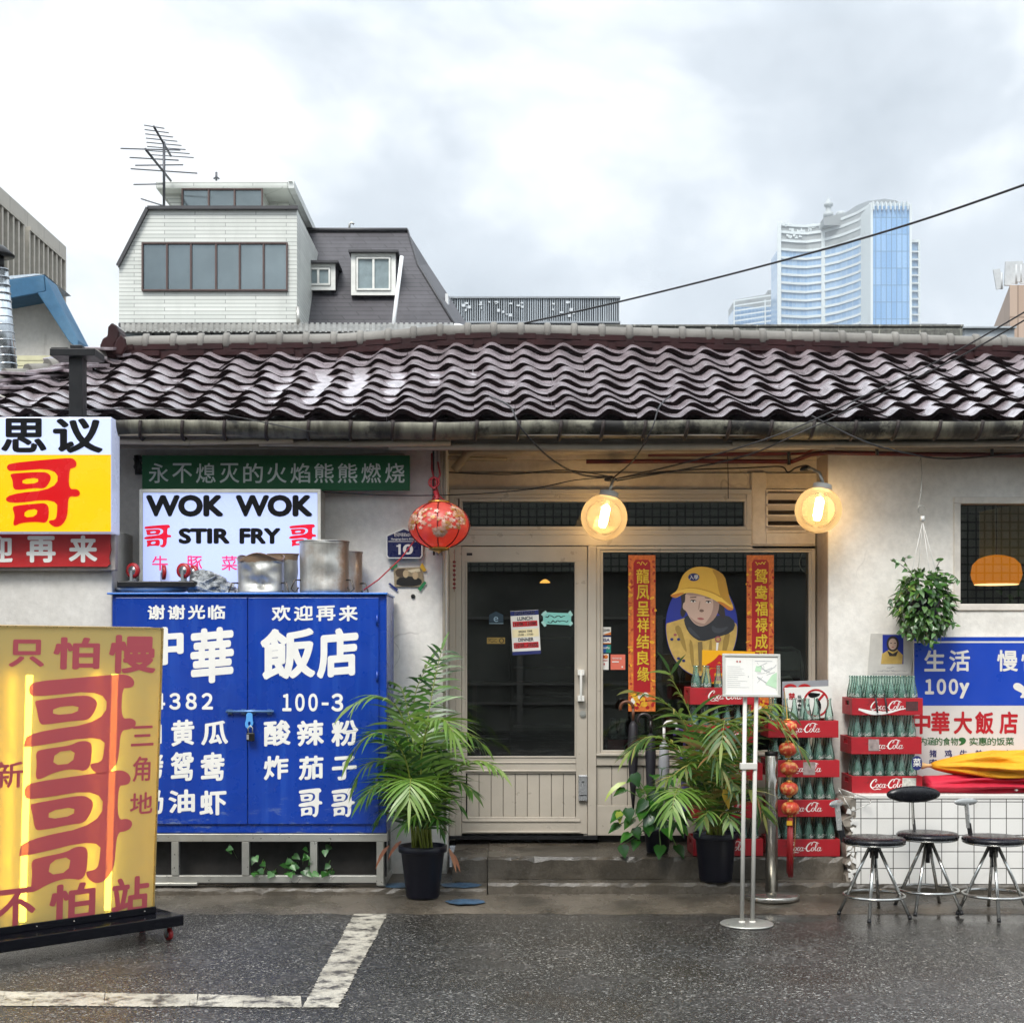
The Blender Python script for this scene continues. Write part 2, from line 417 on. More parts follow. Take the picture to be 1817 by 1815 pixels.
# wet pantiles: worn clay, colour lightened to stand in for sky sheen
_m = N('wet_roof_tile'); _g = _m.n('ShaderNodeNewGeometry')
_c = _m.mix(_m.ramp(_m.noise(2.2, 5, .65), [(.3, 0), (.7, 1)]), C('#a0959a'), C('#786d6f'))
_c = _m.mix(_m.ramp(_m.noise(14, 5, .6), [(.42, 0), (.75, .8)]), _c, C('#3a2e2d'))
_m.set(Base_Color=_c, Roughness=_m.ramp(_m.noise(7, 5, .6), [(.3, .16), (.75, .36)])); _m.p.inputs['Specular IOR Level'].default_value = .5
_m.p.inputs['Coat Weight'].default_value = .5; _m.p.inputs['Coat Roughness'].default_value = .22
_m.bump(_m.noise(22, 5, .6), .12, .005); M_tile = _m.mat
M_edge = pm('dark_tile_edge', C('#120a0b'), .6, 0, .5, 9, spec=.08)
M_ridge = plaster('ridge_cap_clay', C('#7d7a74'), C('#45413c'), .7, False)
M_ridge_r = pm('ridge_red_clay', C('#2a1213'), .5, 0, .35, 4, .4, spec=.2)
_m = N('old_gutter_zinc'); _c = _m.mix(_m.ramp(_m.noise(2.5, 6, .65, stretch=(2.5,1,.6)), [(.42, 0), (.62, 1)]), C('#7a786a'), C('#35322a'))
_c = _m.mix(_m.ramp(_m.noise(3.2, 6, .7, off=(3,1,2)), [(.50, 0), (.60, 1)]), _c, C('#14110e'))
_m.set(Base_Color=_c, Roughness=.6, Metallic=.15); _m.bump(_m.noise(18, 5), .3, .006); M_gutter = _m.mat

# ================================================================== the ground
_m = N('wet_asphalt'); co = _m.co()
v1 = _m.n('ShaderNodeTexVoronoi'); v1.inputs['Scale'].default_value = 96; _m.l(co, v1.inputs['Vector'])
v2 = _m.n('ShaderNodeTexVoronoi'); v2.inputs['Scale'].default_value = 190; _m.l(co, v2.inputs['Vector'])
sp1 = _m.n('ShaderNodeSeparateColor'); _m.l(v1.outputs['Color'], sp1.inputs[0])
sp2 = _m.n('ShaderNodeSeparateColor'); _m.l(v2.outputs['Color'], sp2.inputs[0])
st = _m.ramp(sp1.outputs[0], [(0, .006), (.45, .013), (.78, .035), (.93, .13), (1, .40)])
st2 = _m.ramp(sp2.outputs[1], [(0, .007), (.6, .018), (.9, .07), (1, .34)])
col = _m.mix(.45, st, st2)
big = _m.ramp(_m.noise(.8, 5, .6), [(.3, .7), (.7, 1.5)]); col = _m.mix(1, col, big, 'MULTIPLY')
col = _m.mix(1, col, _m.ramp(_m.noise(.5, 3, off=(4,0,0)), [(.35, (1.05,.97,.84)), (.65, (1.02,1.0,.96))]), 'MULTIPLY')
# where the rain has pooled along the concrete edge the film is thick and smooth
spx = _m.n('ShaderNodeSeparateXYZ'); _m.l(co, spx.inputs[0])
near = _m.ramp(_m.math('ADD', spx.outputs[1], _m.math('MULTIPLY', _m.noise(1.6, 4, .6), .9)), [(0, 0), (1, 1)])
mrn = _m.n('ShaderNodeMapRange'); mrn.inputs['From Min'].default_value = -2.35; mrn.inputs['From Max'].default_value = -1.45
_m.l(_m.math('ADD', spx.outputs[1], _m.math('MULTIPLY', _m.math('SUBTRACT', _m.noise(1.9, 4, .6), .5), 1.1)), mrn.inputs[0])
mrx = _m.n('ShaderNodeMapRange'); mrx.inputs['From Min'].default_value = -1.2; mrx.inputs['From Max'].default_value = .8; _m.l(spx.outputs[0], mrx.inputs[0])
pool = _m.math('MULTIPLY', mrn.outputs[0], _m.math('MAXIMUM', mrx.outputs[0], .12))
pool = _m.math('MAXIMUM', pool, _m.ramp(_m.noise(.75, 5, .62, off=(7,2,0)), [(.54, 0), (.68, .62)]))
rgh = _m.mix(pool, _m.ramp(_m.noise(2.4, 5, .6), [(.3, .13), (.7, .36)]), (.05,.05,.05))
_m.set(Base_Color=_m.mix(_m.math('MULTIPLY', pool, .55), col, (.022,.019,.016)), Roughness=rgh); _m.p.inputs['Specular IOR Level'].default_value = .6
bmp = _m.n('ShaderNodeBump'); bmp.inputs['Distance'].default_value = .006
_m.l(_m.math('SUBTRACT', .75, _m.math('MULTIPLY', pool, .68)), bmp.inputs['Strength'])
_m.l(_m.math('ADD', v1.outputs['Distance'], _m.math('MULTIPLY', v2.outputs['Distance'], .5)), bmp.inputs['Height']); _m.l(bmp.outputs[0], _m.p.inputs['Normal'])
M_asph = _m.mat
g = MB(); g.add([(-700,-300,0),(700,-300,0),(700,900,0),(-700,900,0)], [(0,1,2,3)]); struct('ground', g, M_asph)

_m = N('worn_road_paint')
_w = _m.ramp(_m.noise(9, 7, .75), [(.40, 0), (.54, 1)])
_c = _m.mix(_w, C('#3f3b36'), _m.ramp(_m.noise(4, 5), [(.3, C('#a09a8b')), (.7, C('#bfb9aa'))]))
_c = _m.mix(1, _c, _m.ramp(_m.noise(120, 3), [(.3, .7), (.6, 1.05)]), 'MULTIPLY')
_m.set(Base_Color=_c, Roughness=.4); _m.bump(_m.noise(110, 4), .5, .005); M_paint = _m.mat
def G(px, py):                                        # a point of the road surface
    d = CH*F/(py-HZ); return ((px-CX)*d/F, d+CY, 0)
def rough_strip(p0, p1, q0, q1, n, z, seed):           # worn, uneven edges
    r = random.Random(seed); v = []; f = []
    for i in range(n+1):
        t = i/n
        for a, b in ((p0, p1), (q0, q1)):
            x = a[0]+(b[0]-a[0])*t; y = a[1]+(b[1]-a[1])*t
            v.append((x+r.gauss(0,.0035)+.004*math.sin(i*.083+seed)*math.sin(i*.031), y+r.gauss(0,.0035)+.004*math.sin(i*.097+seed), z))
    for i in range(n): f.append((2*i, 2*i+1, 2*i+3, 2*i+2))
    m = MB(); m.add(v, f); return m
struct('road_marking', rough_strip(G(-420,1752), G(535,1768), G(-440,1782), G(535,1788), 300, .004, 3), M_paint)
struct('road_marking', rough_strip(G(537,1787), G(628,1622), G(600,1787), G(688,1622), 220, .004, 5), M_paint)

# concrete apron, ledge under the cabinet, two steps at the door
XL, XR = -9.0, 9.0
a = MB(); nx = 160; r_ = random.Random(11); vv = []; ff = []
for i in range(nx+1):
    x = XL + (XR-XL)*i/nx
    for k, (y, z) in enumerate(((-1.33, .0005), (-1.27, .022), (-1.1, .036), (-.90, .05))):
        j = r_.uniform(-.035,.035) if k == 0 else 0
        vv.append((x, y + j, z + (r_.uniform(-.003,.004) if k else 0)))
for i in range(nx):
    for k in range(3): ff.append((i*4+k, (i+1)*4+k, (i+1)*4+k+1, i*4+k+1))
a.add(vv, ff, 0, True); struct('concrete_apron', a, M_conc)
def slab(name, x0, x1, yf, yb, z0, z1, seed, chip=.010):
    r = random.Random(seed); m = MB(); n = max(3, int((x1-x0)/.05)); vs_ = []; fs = []
    for i in range(n+1):
        x = x0+(x1-x0)*i/n; c = abs(r.gauss(0, chip)); c2 = abs(r.gauss(0, chip))
        vs_ += [(x, yf+r.uniform(0,.003), z0), (x, yf+r.uniform(0,.003)+c*.3, z1-.012-c), (x, yf+.012+c2, z1-r.uniform(0,.004)), (x, yb, z1), (x, yb, z0)]
    for i in range(n):
        for k in range(4): fs.append((i*5+k, (i+1)*5+k, (i+1)*5+k+1, i*5+k+1))
    fs += [(0,1,2,3,4), tuple(n*5+k for k in (4,3,2,1,0))]
    m.add(vs_, fs); return struct(name, m, M_conc)
slab('kerb_ledge', -9, sx(864,-.9), -.93, -.0, -.02, .09, 21)
slab('lower_step', sx(866,-.86), sx(1520,-.86), -.88, .0, -.02, .118, 22)
slab('upper_step', sx(802,-.7), sx(866,-.7)-.004, -.68, .3, .09, .255, 23)
slab('upper_step', sx(866,-.7), sx(1497,-.7), -.71, .3, .118, .262, 24, .016)
slab('kerb_ledge', sx(1522,-.86), 9, -.84, .0, -.02, .10, 25)
k = MB()
for (cx_, cy_, rx_, ry_) in ((704,1568,26,5), (818,1566,36,8), (826,1608,34,7)):
    d = 9.15; y = -.9 if cy_ < 1600 else -1.12
    z = .0935 if cy_ < 1600 else .041
    c = W(cx_, cy_, y); rr = random.Random(cx_)
    pts = [(c.x + rx_*K(y)*math.cos(t)*(1+rr.uniform(-.12,.12)), y + .10*math.sin(t)*(1+rr.uniform(-.12,.12)) + (.09 if cy_ < 1600 else 0), z) for t in [2*math.pi*i/22 for i in range(22)]]
    k.add(pts, [tuple(range(22))])
struct('blue_paint_spots', k, pm('blue_floor_paint', C('#3d5a75'), .4, 0, .5, 18))

# ================================================================== the restaurant
house = thing('restaurant_house', 'low white restaurant with a wet brown pantile roof and glazed shopfront', 'building')
YL, YS, YR = -.30, 0.0, -.36                      # fronts: left wall, shopfront, right wall
wl = MB(); wl.box((sx(213,YL)-.25, YL, .0), (sx(793,YL), .12, 3.02)); obj('wall', wl, M_white, house, .006)
an = MB(); xa = sx(199,-.8)
an.box((-9, -.8, 0), (xa, 1.6, sz(938,-.8))); an.box((-9, -.8, sz(938,-.8)), (xa-.12, -.32, 3.0)); wa = obj('wall', an, M_annex, house, .008)
lint = MB(); lint.box((-9, -.86, sz(1012,-.86)), (sx(205,-.86), -.803, sz(942,-.86))); obj('lintel', lint, M_peel, wa, .006)
wr = MB(); x0, x1, x2 = sx(1470,YR), sx(1692,YR), sx(1905,YR); zt, zb = sz(882,YR), sz(1083,YR); zr = 3.02
wr.box((x0, YR, 0), (x1, .14, zr)); wr.box((x1, YR, 0), (x2, .14, zb)); wr.box((x1, YR, zt), (x2, .14, zr)); wr.box((x2, YR, 0), (9, .14, zr))
wrr = obj('wall', wr, M_white, house)
rs = MB(); rs.box((x0-.004, YR+.012, .26), (x0-.001, -.005, 2.98)); obj('peeling_reveal', rs, M_pink, wrr)
wf = MB(); t = .045
for b in (((x1,YR-.012,zt-t),(x2,YR+.10,zt)), ((x1,YR-.012,zb),(x2,YR+.10,zb+t)), ((x1,YR-.012,zb+t),(x1+t,YR+.10,zt-t)), ((x2-t,YR-.012,zb+t),(x2,YR+.10,zt-t))): wf.box(*b)
wfo = obj('window_frame', wf, pm('white_window_paint', C('#cfc9bf'), .6, 0, .15, 9, .3), house, .004)
wp = MB(); wp.box((x1+t, YR+.05, zb+t), (x2-t, YR+.056, zt-t)); obj('window_pane', wp, M_glass, wfo)

# shopfront beams
bm_ = MB()
for (py0, py1, y) in ((796,816,.02), (817,838,.035), (839,868,.015)): bm_.pbox(780, py0, 1475, py1, y, .14)
obj('beam', bm_, M_beam, house, .005)
hd = MB(); hd.pbox(1334, 838, 1360, 966, YS-.01, .12); hd.pbox(1360, 945, 1447, 966, YS-.01, .12); hd.pbox(1432, 869, 1447, 945, YS-.008, .12)
obj('shopfront_post', hd, M_beam, house, .004)
# transom
def frame(mb, px0, py0, px1, py1, wpx, yf, yb, mi=0, wb=None):
    wb = wb or wpx
    mb.pbox(px0, py0, px1, py0+wpx, yf, yb, mi); mb.pbox(px0, py1-wb, px1, py1, yf, yb, mi)
    mb.pbox(px0, py0+wpx, px0+wpx, py1-wb, yf, yb, mi); mb.pbox(px1-wpx, py0+wpx, px1, py1-wb, yf, yb, mi)
tf = MB(); frame(tf, 797, 868, 1334, 949, 9, -.035, .06); frame(tf, 806, 877, 1331, 945, 7, -.02, .05); frame(tf, 815, 884, 1327, 940, 6, -.028, .04)
tfo = obj('transom_frame', tf, M_alu, house, .003)
tp = MB(); tp.pbox(821, 889, 1321, 935, .012, .018); obj('transom_pane', tp, M_glass, tfo)
# frame round door and window
ff_ = MB()
ff_.pbox(797, 949, 1334, 968, -.042, .06); ff_.pbox(1334, 966.5, 1447, 974, -.03, .06); ff_.pbox(797, 968, 808, 1490, -.042, .06); ff_.pbox(808, 968, 819, 1484, -.028, .05)
ff_.pbox(1043, 968, 1058, 1482, -.045, .06); ff_.pbox(1035.5, 968, 1042.5, 1482, -.022, .05); ff_.pbox(791, 866, 796.5, 1490, -.02, .07)
obj('shopfront_frame', ff_, M_alu, house, .003)
wn_ = MB(); frame(wn_, 1058, 968, 1447, 1358, 7, -.03, .06, 0, 22); frame(wn_, 1065, 975, 1440, 1336, 5, -.018, .05); wn_.pbox(1058, 1336.5, 1447, 1341, -.05, -.0305)
wno = obj('window_frame', wn_, M_alu, house, .003)
wg = MB(); wg.pbox(1070, 980, 1435, 1331, .01, .016); obj('window_pane', wg, M_glass, wno)
lp = MB()
for i in range(14): lp.pbox(1058+i*28, 1358.5, 1058+i*28+27.2, 1428, -.012, .05)
lp.pbox(1058, 1428.5, 1447, 1482, -.02, .05); obj('panel', lp, M_alu, house, .003)
# louvred vent
vt = MB()
for i in range(4): c = W(1396, 881+i*19, -.01); vt.obox(c, (36*K(0),0,0), (0,.026,-.017), (0,.003,.0045))
vo = obj('louvre_vent', vt, pm('pale_louvre_slat', C('#d3c9bf'), .5, 0, .1), house)
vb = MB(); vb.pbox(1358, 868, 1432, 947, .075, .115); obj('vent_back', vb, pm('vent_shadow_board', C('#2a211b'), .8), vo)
vf = MB(); frame(vf, 1359.5, 868.5, 1431.5, 944.5, 3.2, -.02, .07); obj('vent_frame', vf, M_beam, vo)
# door
door = MB(); D0, D1 = -.03, .02
door.pbox(819.5, 969.5, 1042, 995, D0, D1); door.pbox(819.5, 995, 826.5, 1479, D0, D1); door.pbox(1022, 995, 1042, 1479, D0, D1)
door.pbox(826.5, 1344, 1022, 1372, D0, D1); door.pbox(826.5, 1449, 1022, 1479, D0, D1)
frame(door, 826.5, 995, 1022, 1344, 2.4, -.036, -.005); door.pbox(826.5, 1352, 1022, 1354, D0-.006, D0-.0005); door.pbox(826.5, 1366, 1022, 1369, D0-.008, D0-.0005); door.pbox(821, 1454, 1030, 1458, D0-.008, D0-.0005); door.pbox(821, 1474, 1030, 1477.5, D0-.008, D0-.0005)
doo = obj('door', door, M_alu, house, .0025)
kp = MB()
for i in range(9): kp.pbox(829+i*21.4, 1372.3, 829+i*21.4+20.6, 1448.7, D0+.012, D1)
obj('kick_panel', kp, M_alu, doo, .003)
dg = MB(); dg.pbox(829, 997.5, 1019.5, 1341.5, -.012, -.006); obj('door_glass', dg, M_glass, doo)
hn = MB(); c0, c1 = W(1031,1188,-.075), W(1031,1244,-.075); hn.tube([c0, c1], .010, 10)
for py in (1193, 1239): hn.pbox(1025, py-5, 1037, py+5, -.082, -.0305)
obj('handle', hn, pm('clear_acrylic', C('#d8d6cf'), .15, 0, .05), doo, .002)
lk = MB(); lk.tube([W(1034,1266,-.042), W(1034,1266,-.031)], .022, 20); lk.tube([W(1034,1266,-.048), W(1034,1266,-.043)], .012, 16); obj('lock_cylinder', lk, M_alu2, doo)
dl = MB(); dl.pbox(1026.5, 1375, 1042.5, 1421, -.06, -.031); dlo = obj('digital_lock', dl, pm('silver_lock_case', C('#a9aaab'), .3, .6), doo, .006)
dl = MB(); dl.pbox(1028, 1410, 1041, 1411.5, -.062, -.0602); dl.pbox(1032, 1386, 1037, 1387.5, -.062, -.0602); obj('lock_marks', dl, M_black, dlo)
ml = MB(); ml.pbox(828, 981, 838, 985.5, -.033, -.0305); obj('maker_plate', ml, M_black, doo)
th = MB(); th.pbox(797, 1483, 1060, 1489, -.06, .06); obj('threshold', th, M_black, house)

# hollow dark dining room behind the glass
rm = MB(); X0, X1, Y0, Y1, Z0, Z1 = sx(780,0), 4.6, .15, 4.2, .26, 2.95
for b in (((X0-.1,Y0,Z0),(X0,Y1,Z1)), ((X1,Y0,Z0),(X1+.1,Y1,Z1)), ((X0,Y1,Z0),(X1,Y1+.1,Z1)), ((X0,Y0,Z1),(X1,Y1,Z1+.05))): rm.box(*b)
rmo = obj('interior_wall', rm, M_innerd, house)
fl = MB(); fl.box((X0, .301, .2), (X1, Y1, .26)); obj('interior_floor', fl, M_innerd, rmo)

# roof: rows of S-shaped pantiles, each with a thick front edge
PYR = [(-200,640),(205,622),(240,618),(420,616),(600,614),(700,607),(780,600),(860,597),(1000,599),(1240,606),(1450,611),(1817,621),(2100,630)]
YE, YRG = -.80, .92; EZ = sz(741,YE) - .03
def interp(t, x):
    if x <= t[0][0]: return t[0][1]
    for (a, b), (c, d_) in zip(t, t[1:]):
        if x <= c: return b+(d_-b)*(x-a)/(c-a)
    return t[-1][1]
def ridge_z(x):
    px = x/K(YRG)+CX; return sz(interp(PYR, px)+20, YRG)
NR, PITCH = 9, .272
def roof_pt(x, v): return (x, YE+(YRG-YE)*v, EZ+(ridge_z(x)-EZ)*v - .035*math.sin(math.pi*v))
def hip_x(v): return -3.08 - (1-v)*1.5
def prof(t):
    t = t % 1; ph = t/.38*.5 if t < .38 else .5+(t-.38)/.62*.5      # steep rise, long hollow: crest at the left, trough to the right
    return .052*(.5-.5*math.cos(2*math.pi*ph))**1.35
tiles = MB(); rr = random.Random(5); ns = 14
for i in range(NR+1):
    v0, v1 = i/NR, min(1.0, (i+1.12)/NR)
    if i == NR: break
    c0 = int((hip_x((v0+v1)/2)-.0)/PITCH)-1; c1 = int(4.9/PITCH)
    for c in range(c0, c1):
        xa_ = c*PITCH + .02*math.sin(i*1.7); xm = xa_+PITCH/2
        if xm < hip_x(v0+.05): continue
        jx, jz, jt = rr.gauss(0,.0035), rr.gauss(0,.0035), rr.gauss(0,.004)
        vs_ = []; 
        for s_ in range(ns+1):
            t = s_/ns; x = xa_+PITCH*t*1.01; h = prof(t+.04)
            z_off = h+jz+jt*(t-.5)
            p0 = roof_pt(x+jx, v0); p1 = roof_pt(x+jx, v1)
            vs_ += [(p0[0], p0[1]+.012, p0[2]+z_off+.004), (p0[0], p0[1], p0[2]+z_off+.034), (p0[0], p0[1]+.001, p0[2]+z_off+.0355), (p1[0], p1[1], p1[2]+z_off+.006)]
        fs = []
        for s_ in range(ns):
            a = s_*4
            for k in range(3): fs.append((a+k, a+4+k, a+5+k, a+1+k))
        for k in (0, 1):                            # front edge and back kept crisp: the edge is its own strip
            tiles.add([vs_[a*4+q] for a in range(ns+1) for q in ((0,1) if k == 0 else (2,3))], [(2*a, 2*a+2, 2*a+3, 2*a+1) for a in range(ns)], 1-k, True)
for vv_ in (0,):                                   # underlay board closing the roof below
    b0 = [roof_pt(x, 0) for x in (-3.9, -2, 0, 2, 5)]; b1 = [roof_pt(x, 1) for x in (-3.08, -2, 0, 2, 5)]
    tiles.add([(p[0],p[1]+.03,p[2]-.01) for p in b0]+[(p[0],p[1],p[2]-.01) for p in b1], [(i, i+1, i+6, i+5) for i in range(4)])
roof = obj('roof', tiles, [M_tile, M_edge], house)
for f in roof.data.polygons: pass
# rough cement-bedded tiles stepping down the hip
hp = MB(); rh = random.Random(9)
for i in range(17):
    v = 1 - i/17; p = Vector(roof_pt(hip_x(v), v)); 
    for k in range(3):
        q = p + Vector((rh.uniform(-.16,.22), rh.uniform(-.05,.05), .03+.03*k+rh.uniform(-.01,.02)))
        yaw = R(-30+rh.uniform(-18,18)); ux = Vector((math.cos(yaw), math.sin(yaw), rh.uniform(-.25,.05)))*rh.uniform(.10,.17); uy = Vector((-math.sin(yaw), math.cos(yaw), .25+rh.uniform(-.1,.1)))*rh.uniform(.09,.14)
        hp.obox(q, ux, uy, ux.cross(uy).normalized()*.011)
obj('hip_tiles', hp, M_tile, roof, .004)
hq = MB()
for i in range(9):
    v = 1-i*.075; p = Vector(roof_pt(hip_x(v)-.02, v))+Vector((0,0,.05)); v -= .085; q = Vector(roof_pt(hip_x(v)-.02, v))+Vector((rh.uniform(-.02,.02),0,.075)); hq.tube([p, q], [.062,.078], 10)
obj('hip_mortar', hq, M_ridge, roof)
# ridge: courses of flat red tile, half-round caps with collars
rc = MB(); rb = MB(); rl = []
for i in range(0, 121):
    x = -3.06 + i*.069; rl.append((x, YRG, ridge_z(x)))
for i in range(120):
    a_, b_ = Vector(rl[i]), Vector(rl[i+1])
    for k in range(2):
        dz = .012+.05*k; yf = YRG-.075+.012*k
        if (i % 5) == (2*k): continue
        rb.add([(a_.x,yf,a_.z+dz),(b_.x,yf,b_.z+dz),(b_.x,yf,b_.z+dz+.042),(a_.x,yf,a_.z+dz+.042),(a_.x,YRG+.1,a_.z+dz),(b_.x,YRG+.1,b_.z+dz),(b_.x,YRG+.1,b_.z+dz+.042),(a_.x,YRG+.1,a_.z+dz+.042)], [(0,1,2,3),(3,2,6,7),(0,4,5,1),(4,7,6,5)])
rb.add([(p[0],YRG-.055,p[2]-.03) for p in rl]+[(p[0],YRG-.05,p[2]+.12) for p in rl], [(i,i+1,i+122,i+121) for i in range(120)])
obj('ridge_course', rb, M_ridge_r, roof)
rc.tube([(p[0],p[1],p[2]+.125) for p in rl], .058, 12)
for i in range(0, 121, 3):
    p = Vector(rl[i])+Vector((rh.uniform(-.008,.008),0,.127)); q = p+Vector((.055,0,0)); rc.tube([p, p+Vector((.01,0,0)), q-Vector((.01,0,0)), q], [.058,.073,.073,.058], 12)
obj('ridge_cap', rc, M_ridge, roof)
oe = MB(); 
oe.pprism([(178,634),(177,612),(182,600),(190,596),(191,580),(198,572),(206,577),(211,588),(210,602),(203,612),(206,634)], YRG-.12, YRG+.12)
oe.pprism([(198,628),(205,604),(214,592),(222,601),(224,616),(216,630)], YRG-.16, YRG-.125)
oeo = obj('ridge_end_ornament', oe, M_ridge_r, roof, .012)
# gutter
gt = MB(); GX0, GX1 = sx(150,-.8), 5.2
prf = [(-.90,sz(747,-.9)),(-.905,sz(748,-.9)),(-.895,sz(760,-.9)),(-.86,sz(772,-.87)),(-.80,sz(777,-.83)),(-.72,sz(774,-.8)),(-.70,sz(755,-.8))]
n_ = 90; vs_ = []; fs = []
for i in range(n_+1):
    x = GX0+(GX1-GX0)*i/n_; wob = .006*math.sin(x*2.1)+.004*math.sin(x*5.3+1)+rh.uniform(-.0015,.0015)
    vs_ += [(x, y, z+wob) for y, z in prf]
for i in range(n_):
    for k in range(6): fs.append((i*7+k, (i+1)*7+k, (i+1)*7+k+1, i*7+k+1))
gt.add(vs_, fs, 0, True); gut = obj('gutter', gt, M_gutter, house)
for i in range(34):
    x = GX0+.12+i*.272; b = MB(); b.tube([(x,-.905,prf[0][1]+.004),(x-.006,-.90,prf[2][1]),(x-.012,-.865,prf[3][1]-.004),(x-.014,-.80,prf[4][1]-.006),(x-.012,-.70,prf[5][1]+.02)], .012, 6)
    obj('gutter_bracket', b, pm('rusty_bracket', C('#241a17'), .7, 0, .4, 30), gut)
sf = MB(); sf.box((-3.9,-.86,3.015), (5.2,-.70,3.03)); sf.box((-3.9,-.70,sz(795,-.7)), (5.2,-.66,3.03)); sf.box((-3.9,-.66,3.02), (5.2,.15,3.05))
obj('soffit', sf, M_soffit, house)
sb = MB()
for (px0, px1, py, y, r) in ((150,520,783,-.78,.018),(460,800,786,-.74,.022),(690,1480,792,-.70,.024),(1300,1900,787,-.72,.020)):
    sb.tube([W(px0,py,y), W((px0+px1)/2,py+2,y), W(px1,py-1,y)], r, 10)
obj('eave_pipe', sb, M_pipe, house)
# conduits under the eave
def pipe(name, pts, r, m, n=8): 
    b = MB(); b.tube([W(*p) for p in pts], r, n); return obj(name, b, m, house)
pipe('white_conduit', [(806,833,-.06),(812,826,-.07),(830,804,-.1),(845,800,-.1),(1000,800,-.1),(1250,797,-.1),(1340,793,-.12),(1420,790,-.25)], .030, M_pipe, 10)
pipe('white_conduit', [(560,812,-.33),(700,807,-.33),(800,812,-.08),(900,815,-.06)], .014, M_pipe)
pipe('red_conduit', [(1040,819,-.05),(1250,818,-.05),(1405,819,-.05),(1440,806,-.3),(1470,803,-.40),(1640,806,-.42),(1900,808,-.42)], .016, M_red_pipe)
pipe('red_conduit', [(1150,806,-.05),(1330,805,-.05),(1430,803,-.05),(1450,791,-.3),(1475,789,-.40),(1640,790,-.42),(1900,793,-.42)], .017, M_red_pipe)
for px in (1400, 1556, 1760): pipe('pipe_clip', [(px,784,-.10 if px < 1450 else -.44),(px,825 if px < 1450 else 808,-.08 if px < 1450 else -.44)], .012, M_black, 6)
for i, (px, m_) in enumerate(((769,M_cable),(776,M_peel),(783,M_pipe),(788,M_pipe))): pipe('drop_pipe', [(px,800,-.33),(px+1,900,-.325),(px-1,980,-.325),(px+2,1480,-.325)] if i == 3 else [(px,800,-.34),(px,880,-.335),(px+1,985,-.33)], .007 if i < 3 else .011, m_, 6)
# ================================================================== buildings behind
_m = N('white_strip_tile'); br = _m.n('ShaderNodeTexBrick'); br.inputs['Scale'].default_value = 1; br.offset = .5
mp_ = _m.n('ShaderNodeMapping'); mp_.inputs['Rotation'].default_value = (R(90),0,0); 
sxyz = _m.n('ShaderNodeSeparateXYZ'); cmb = _m.n('ShaderNodeCombineXYZ'); _m.l(_m.co(), sxyz.inputs[0]); _m.l(_m.math('ADD', sxyz.outputs[0], sxyz.outputs[1]), cmb.inputs[0]); _m.l(sxyz.outputs[2], cmb.inputs[1])
_m.l(cmb.outputs[0], br.inputs['Vector']); br.inputs['Brick Width'].default_value = .95; br.inputs['Row Height'].default_value = .060; br.inputs['Mortar Size'].default_value = .006; br.inputs['Mortar Smooth'].default_value = .3
br.inputs['Color1'].default_value = C('#d4d6d0')+(1,); br.inputs['Color2'].default_value = C('#c3c6c0')+(1,); br.inputs['Mortar'].default_value = C('#8d908b')+(1,)
_m.set(Base_Color=_m.mix(_m.ramp(_m.noise(.9, 6, .65, stretch=(1,1,.3)), [(.45, 0), (.8, .5)]), br.outputs[0], C('#8b8c88')), Roughness=.45); M_strip = _m.mat
_m = N('dark_shingle'); br = _m.n('ShaderNodeTexBrick'); sxyz = _m.n('ShaderNodeSeparateXYZ'); cmb = _m.n('ShaderNodeCombineXYZ'); _m.l(_m.co(), sxyz.inputs[0]); _m.l(_m.math('ADD', sxyz.outputs[0], sxyz.outputs[1]), cmb.inputs[0]); _m.l(sxyz.outputs[2], cmb.inputs[1]); _m.l(cmb.outputs[0], br.inputs['Vector'])
br.inputs['Scale'].default_value = 1; br.inputs['Brick Width'].default_value = .6; br.inputs['Row Height'].default_value = .085; br.inputs['Mortar Size'].default_value = .009
br.inputs['Color1'].default_value = C('#3c393e')+(1,); br.inputs['Color2'].default_value = C('#343136')+(1,); br.inputs['Mortar'].default_value = C('#1b191c')+(1,)
_m.set(Base_Color=_m.mix(_m.ramp(_m.noise(.8, 6, .7, stretch=(1,1,.4)), [(.45, 0), (.75, .5)]), br.outputs[0], C('#5d5b60')), Roughness=.55); M_shing = _m.mat
M_bframe = pm('brown_window_frame', C('#4c3834'), .5); M_far_glass = pm('far_window_glass', C('#7d888b'), .10, .75, .25, .6)
M_wframe = pm('white_upvc', C('#d8d8d2'), .4); M_trim = pm('dark_roof_trim', C('#3a393c'), .5)
yB = 12.0
wb = thing('hillside_house', 'white tiled house with long ribbon window and dark shingled wing behind the roof', 'house', W(400,600,yB))
b = MB(); b.pprism([(211,580),(211,470),(262,372),(527,372),(527,580)], yB, yB+3.2)
obj('wall', b, M_strip, wb)
b = MB()
for p, q in (((209,472),(262,369)), ((262,369),(529,369)), ((211,577),(530,577))):
    a_, c_ = W(p[0],p[1],yB-.04), W(q[0],q[1],yB-.04); b.bar(a_, c_, .06, .05)
b.pprism([(209,474),(261,371),(263,369),(211,470)], yB-.05, yB+3.2)
obj('roof_edge', b, M_trim, wb)
def window(parent, px0, py0, px1, py1, yf, nb, fr=3, mf=M_bframe, mg=M_far_glass, mull=None):
    f = MB(); frame(f, px0, py0, px1, py1, fr, yf-.05, yf-.005)
    xs = mull or [px0+(px1-px0)*i/nb for i in range(1, nb)]
    for x in xs: f.pbox(x-fr*.6, py0+fr, x+fr*.6, py1-fr, yf-.045, yf-.005)
    o = obj('window', f, mf, parent); g = MB(); g.pbox(px0+fr*.5, py0+fr*.5, px1-fr*.5, py1-fr*.5, yf-.012, yf-.003); obj('pane', g, mg, o); return o
window(wb, 251, 430, 510, 516, yB, 6, 2.6, mull=[296, 338.5, 383, 425, 467.5])
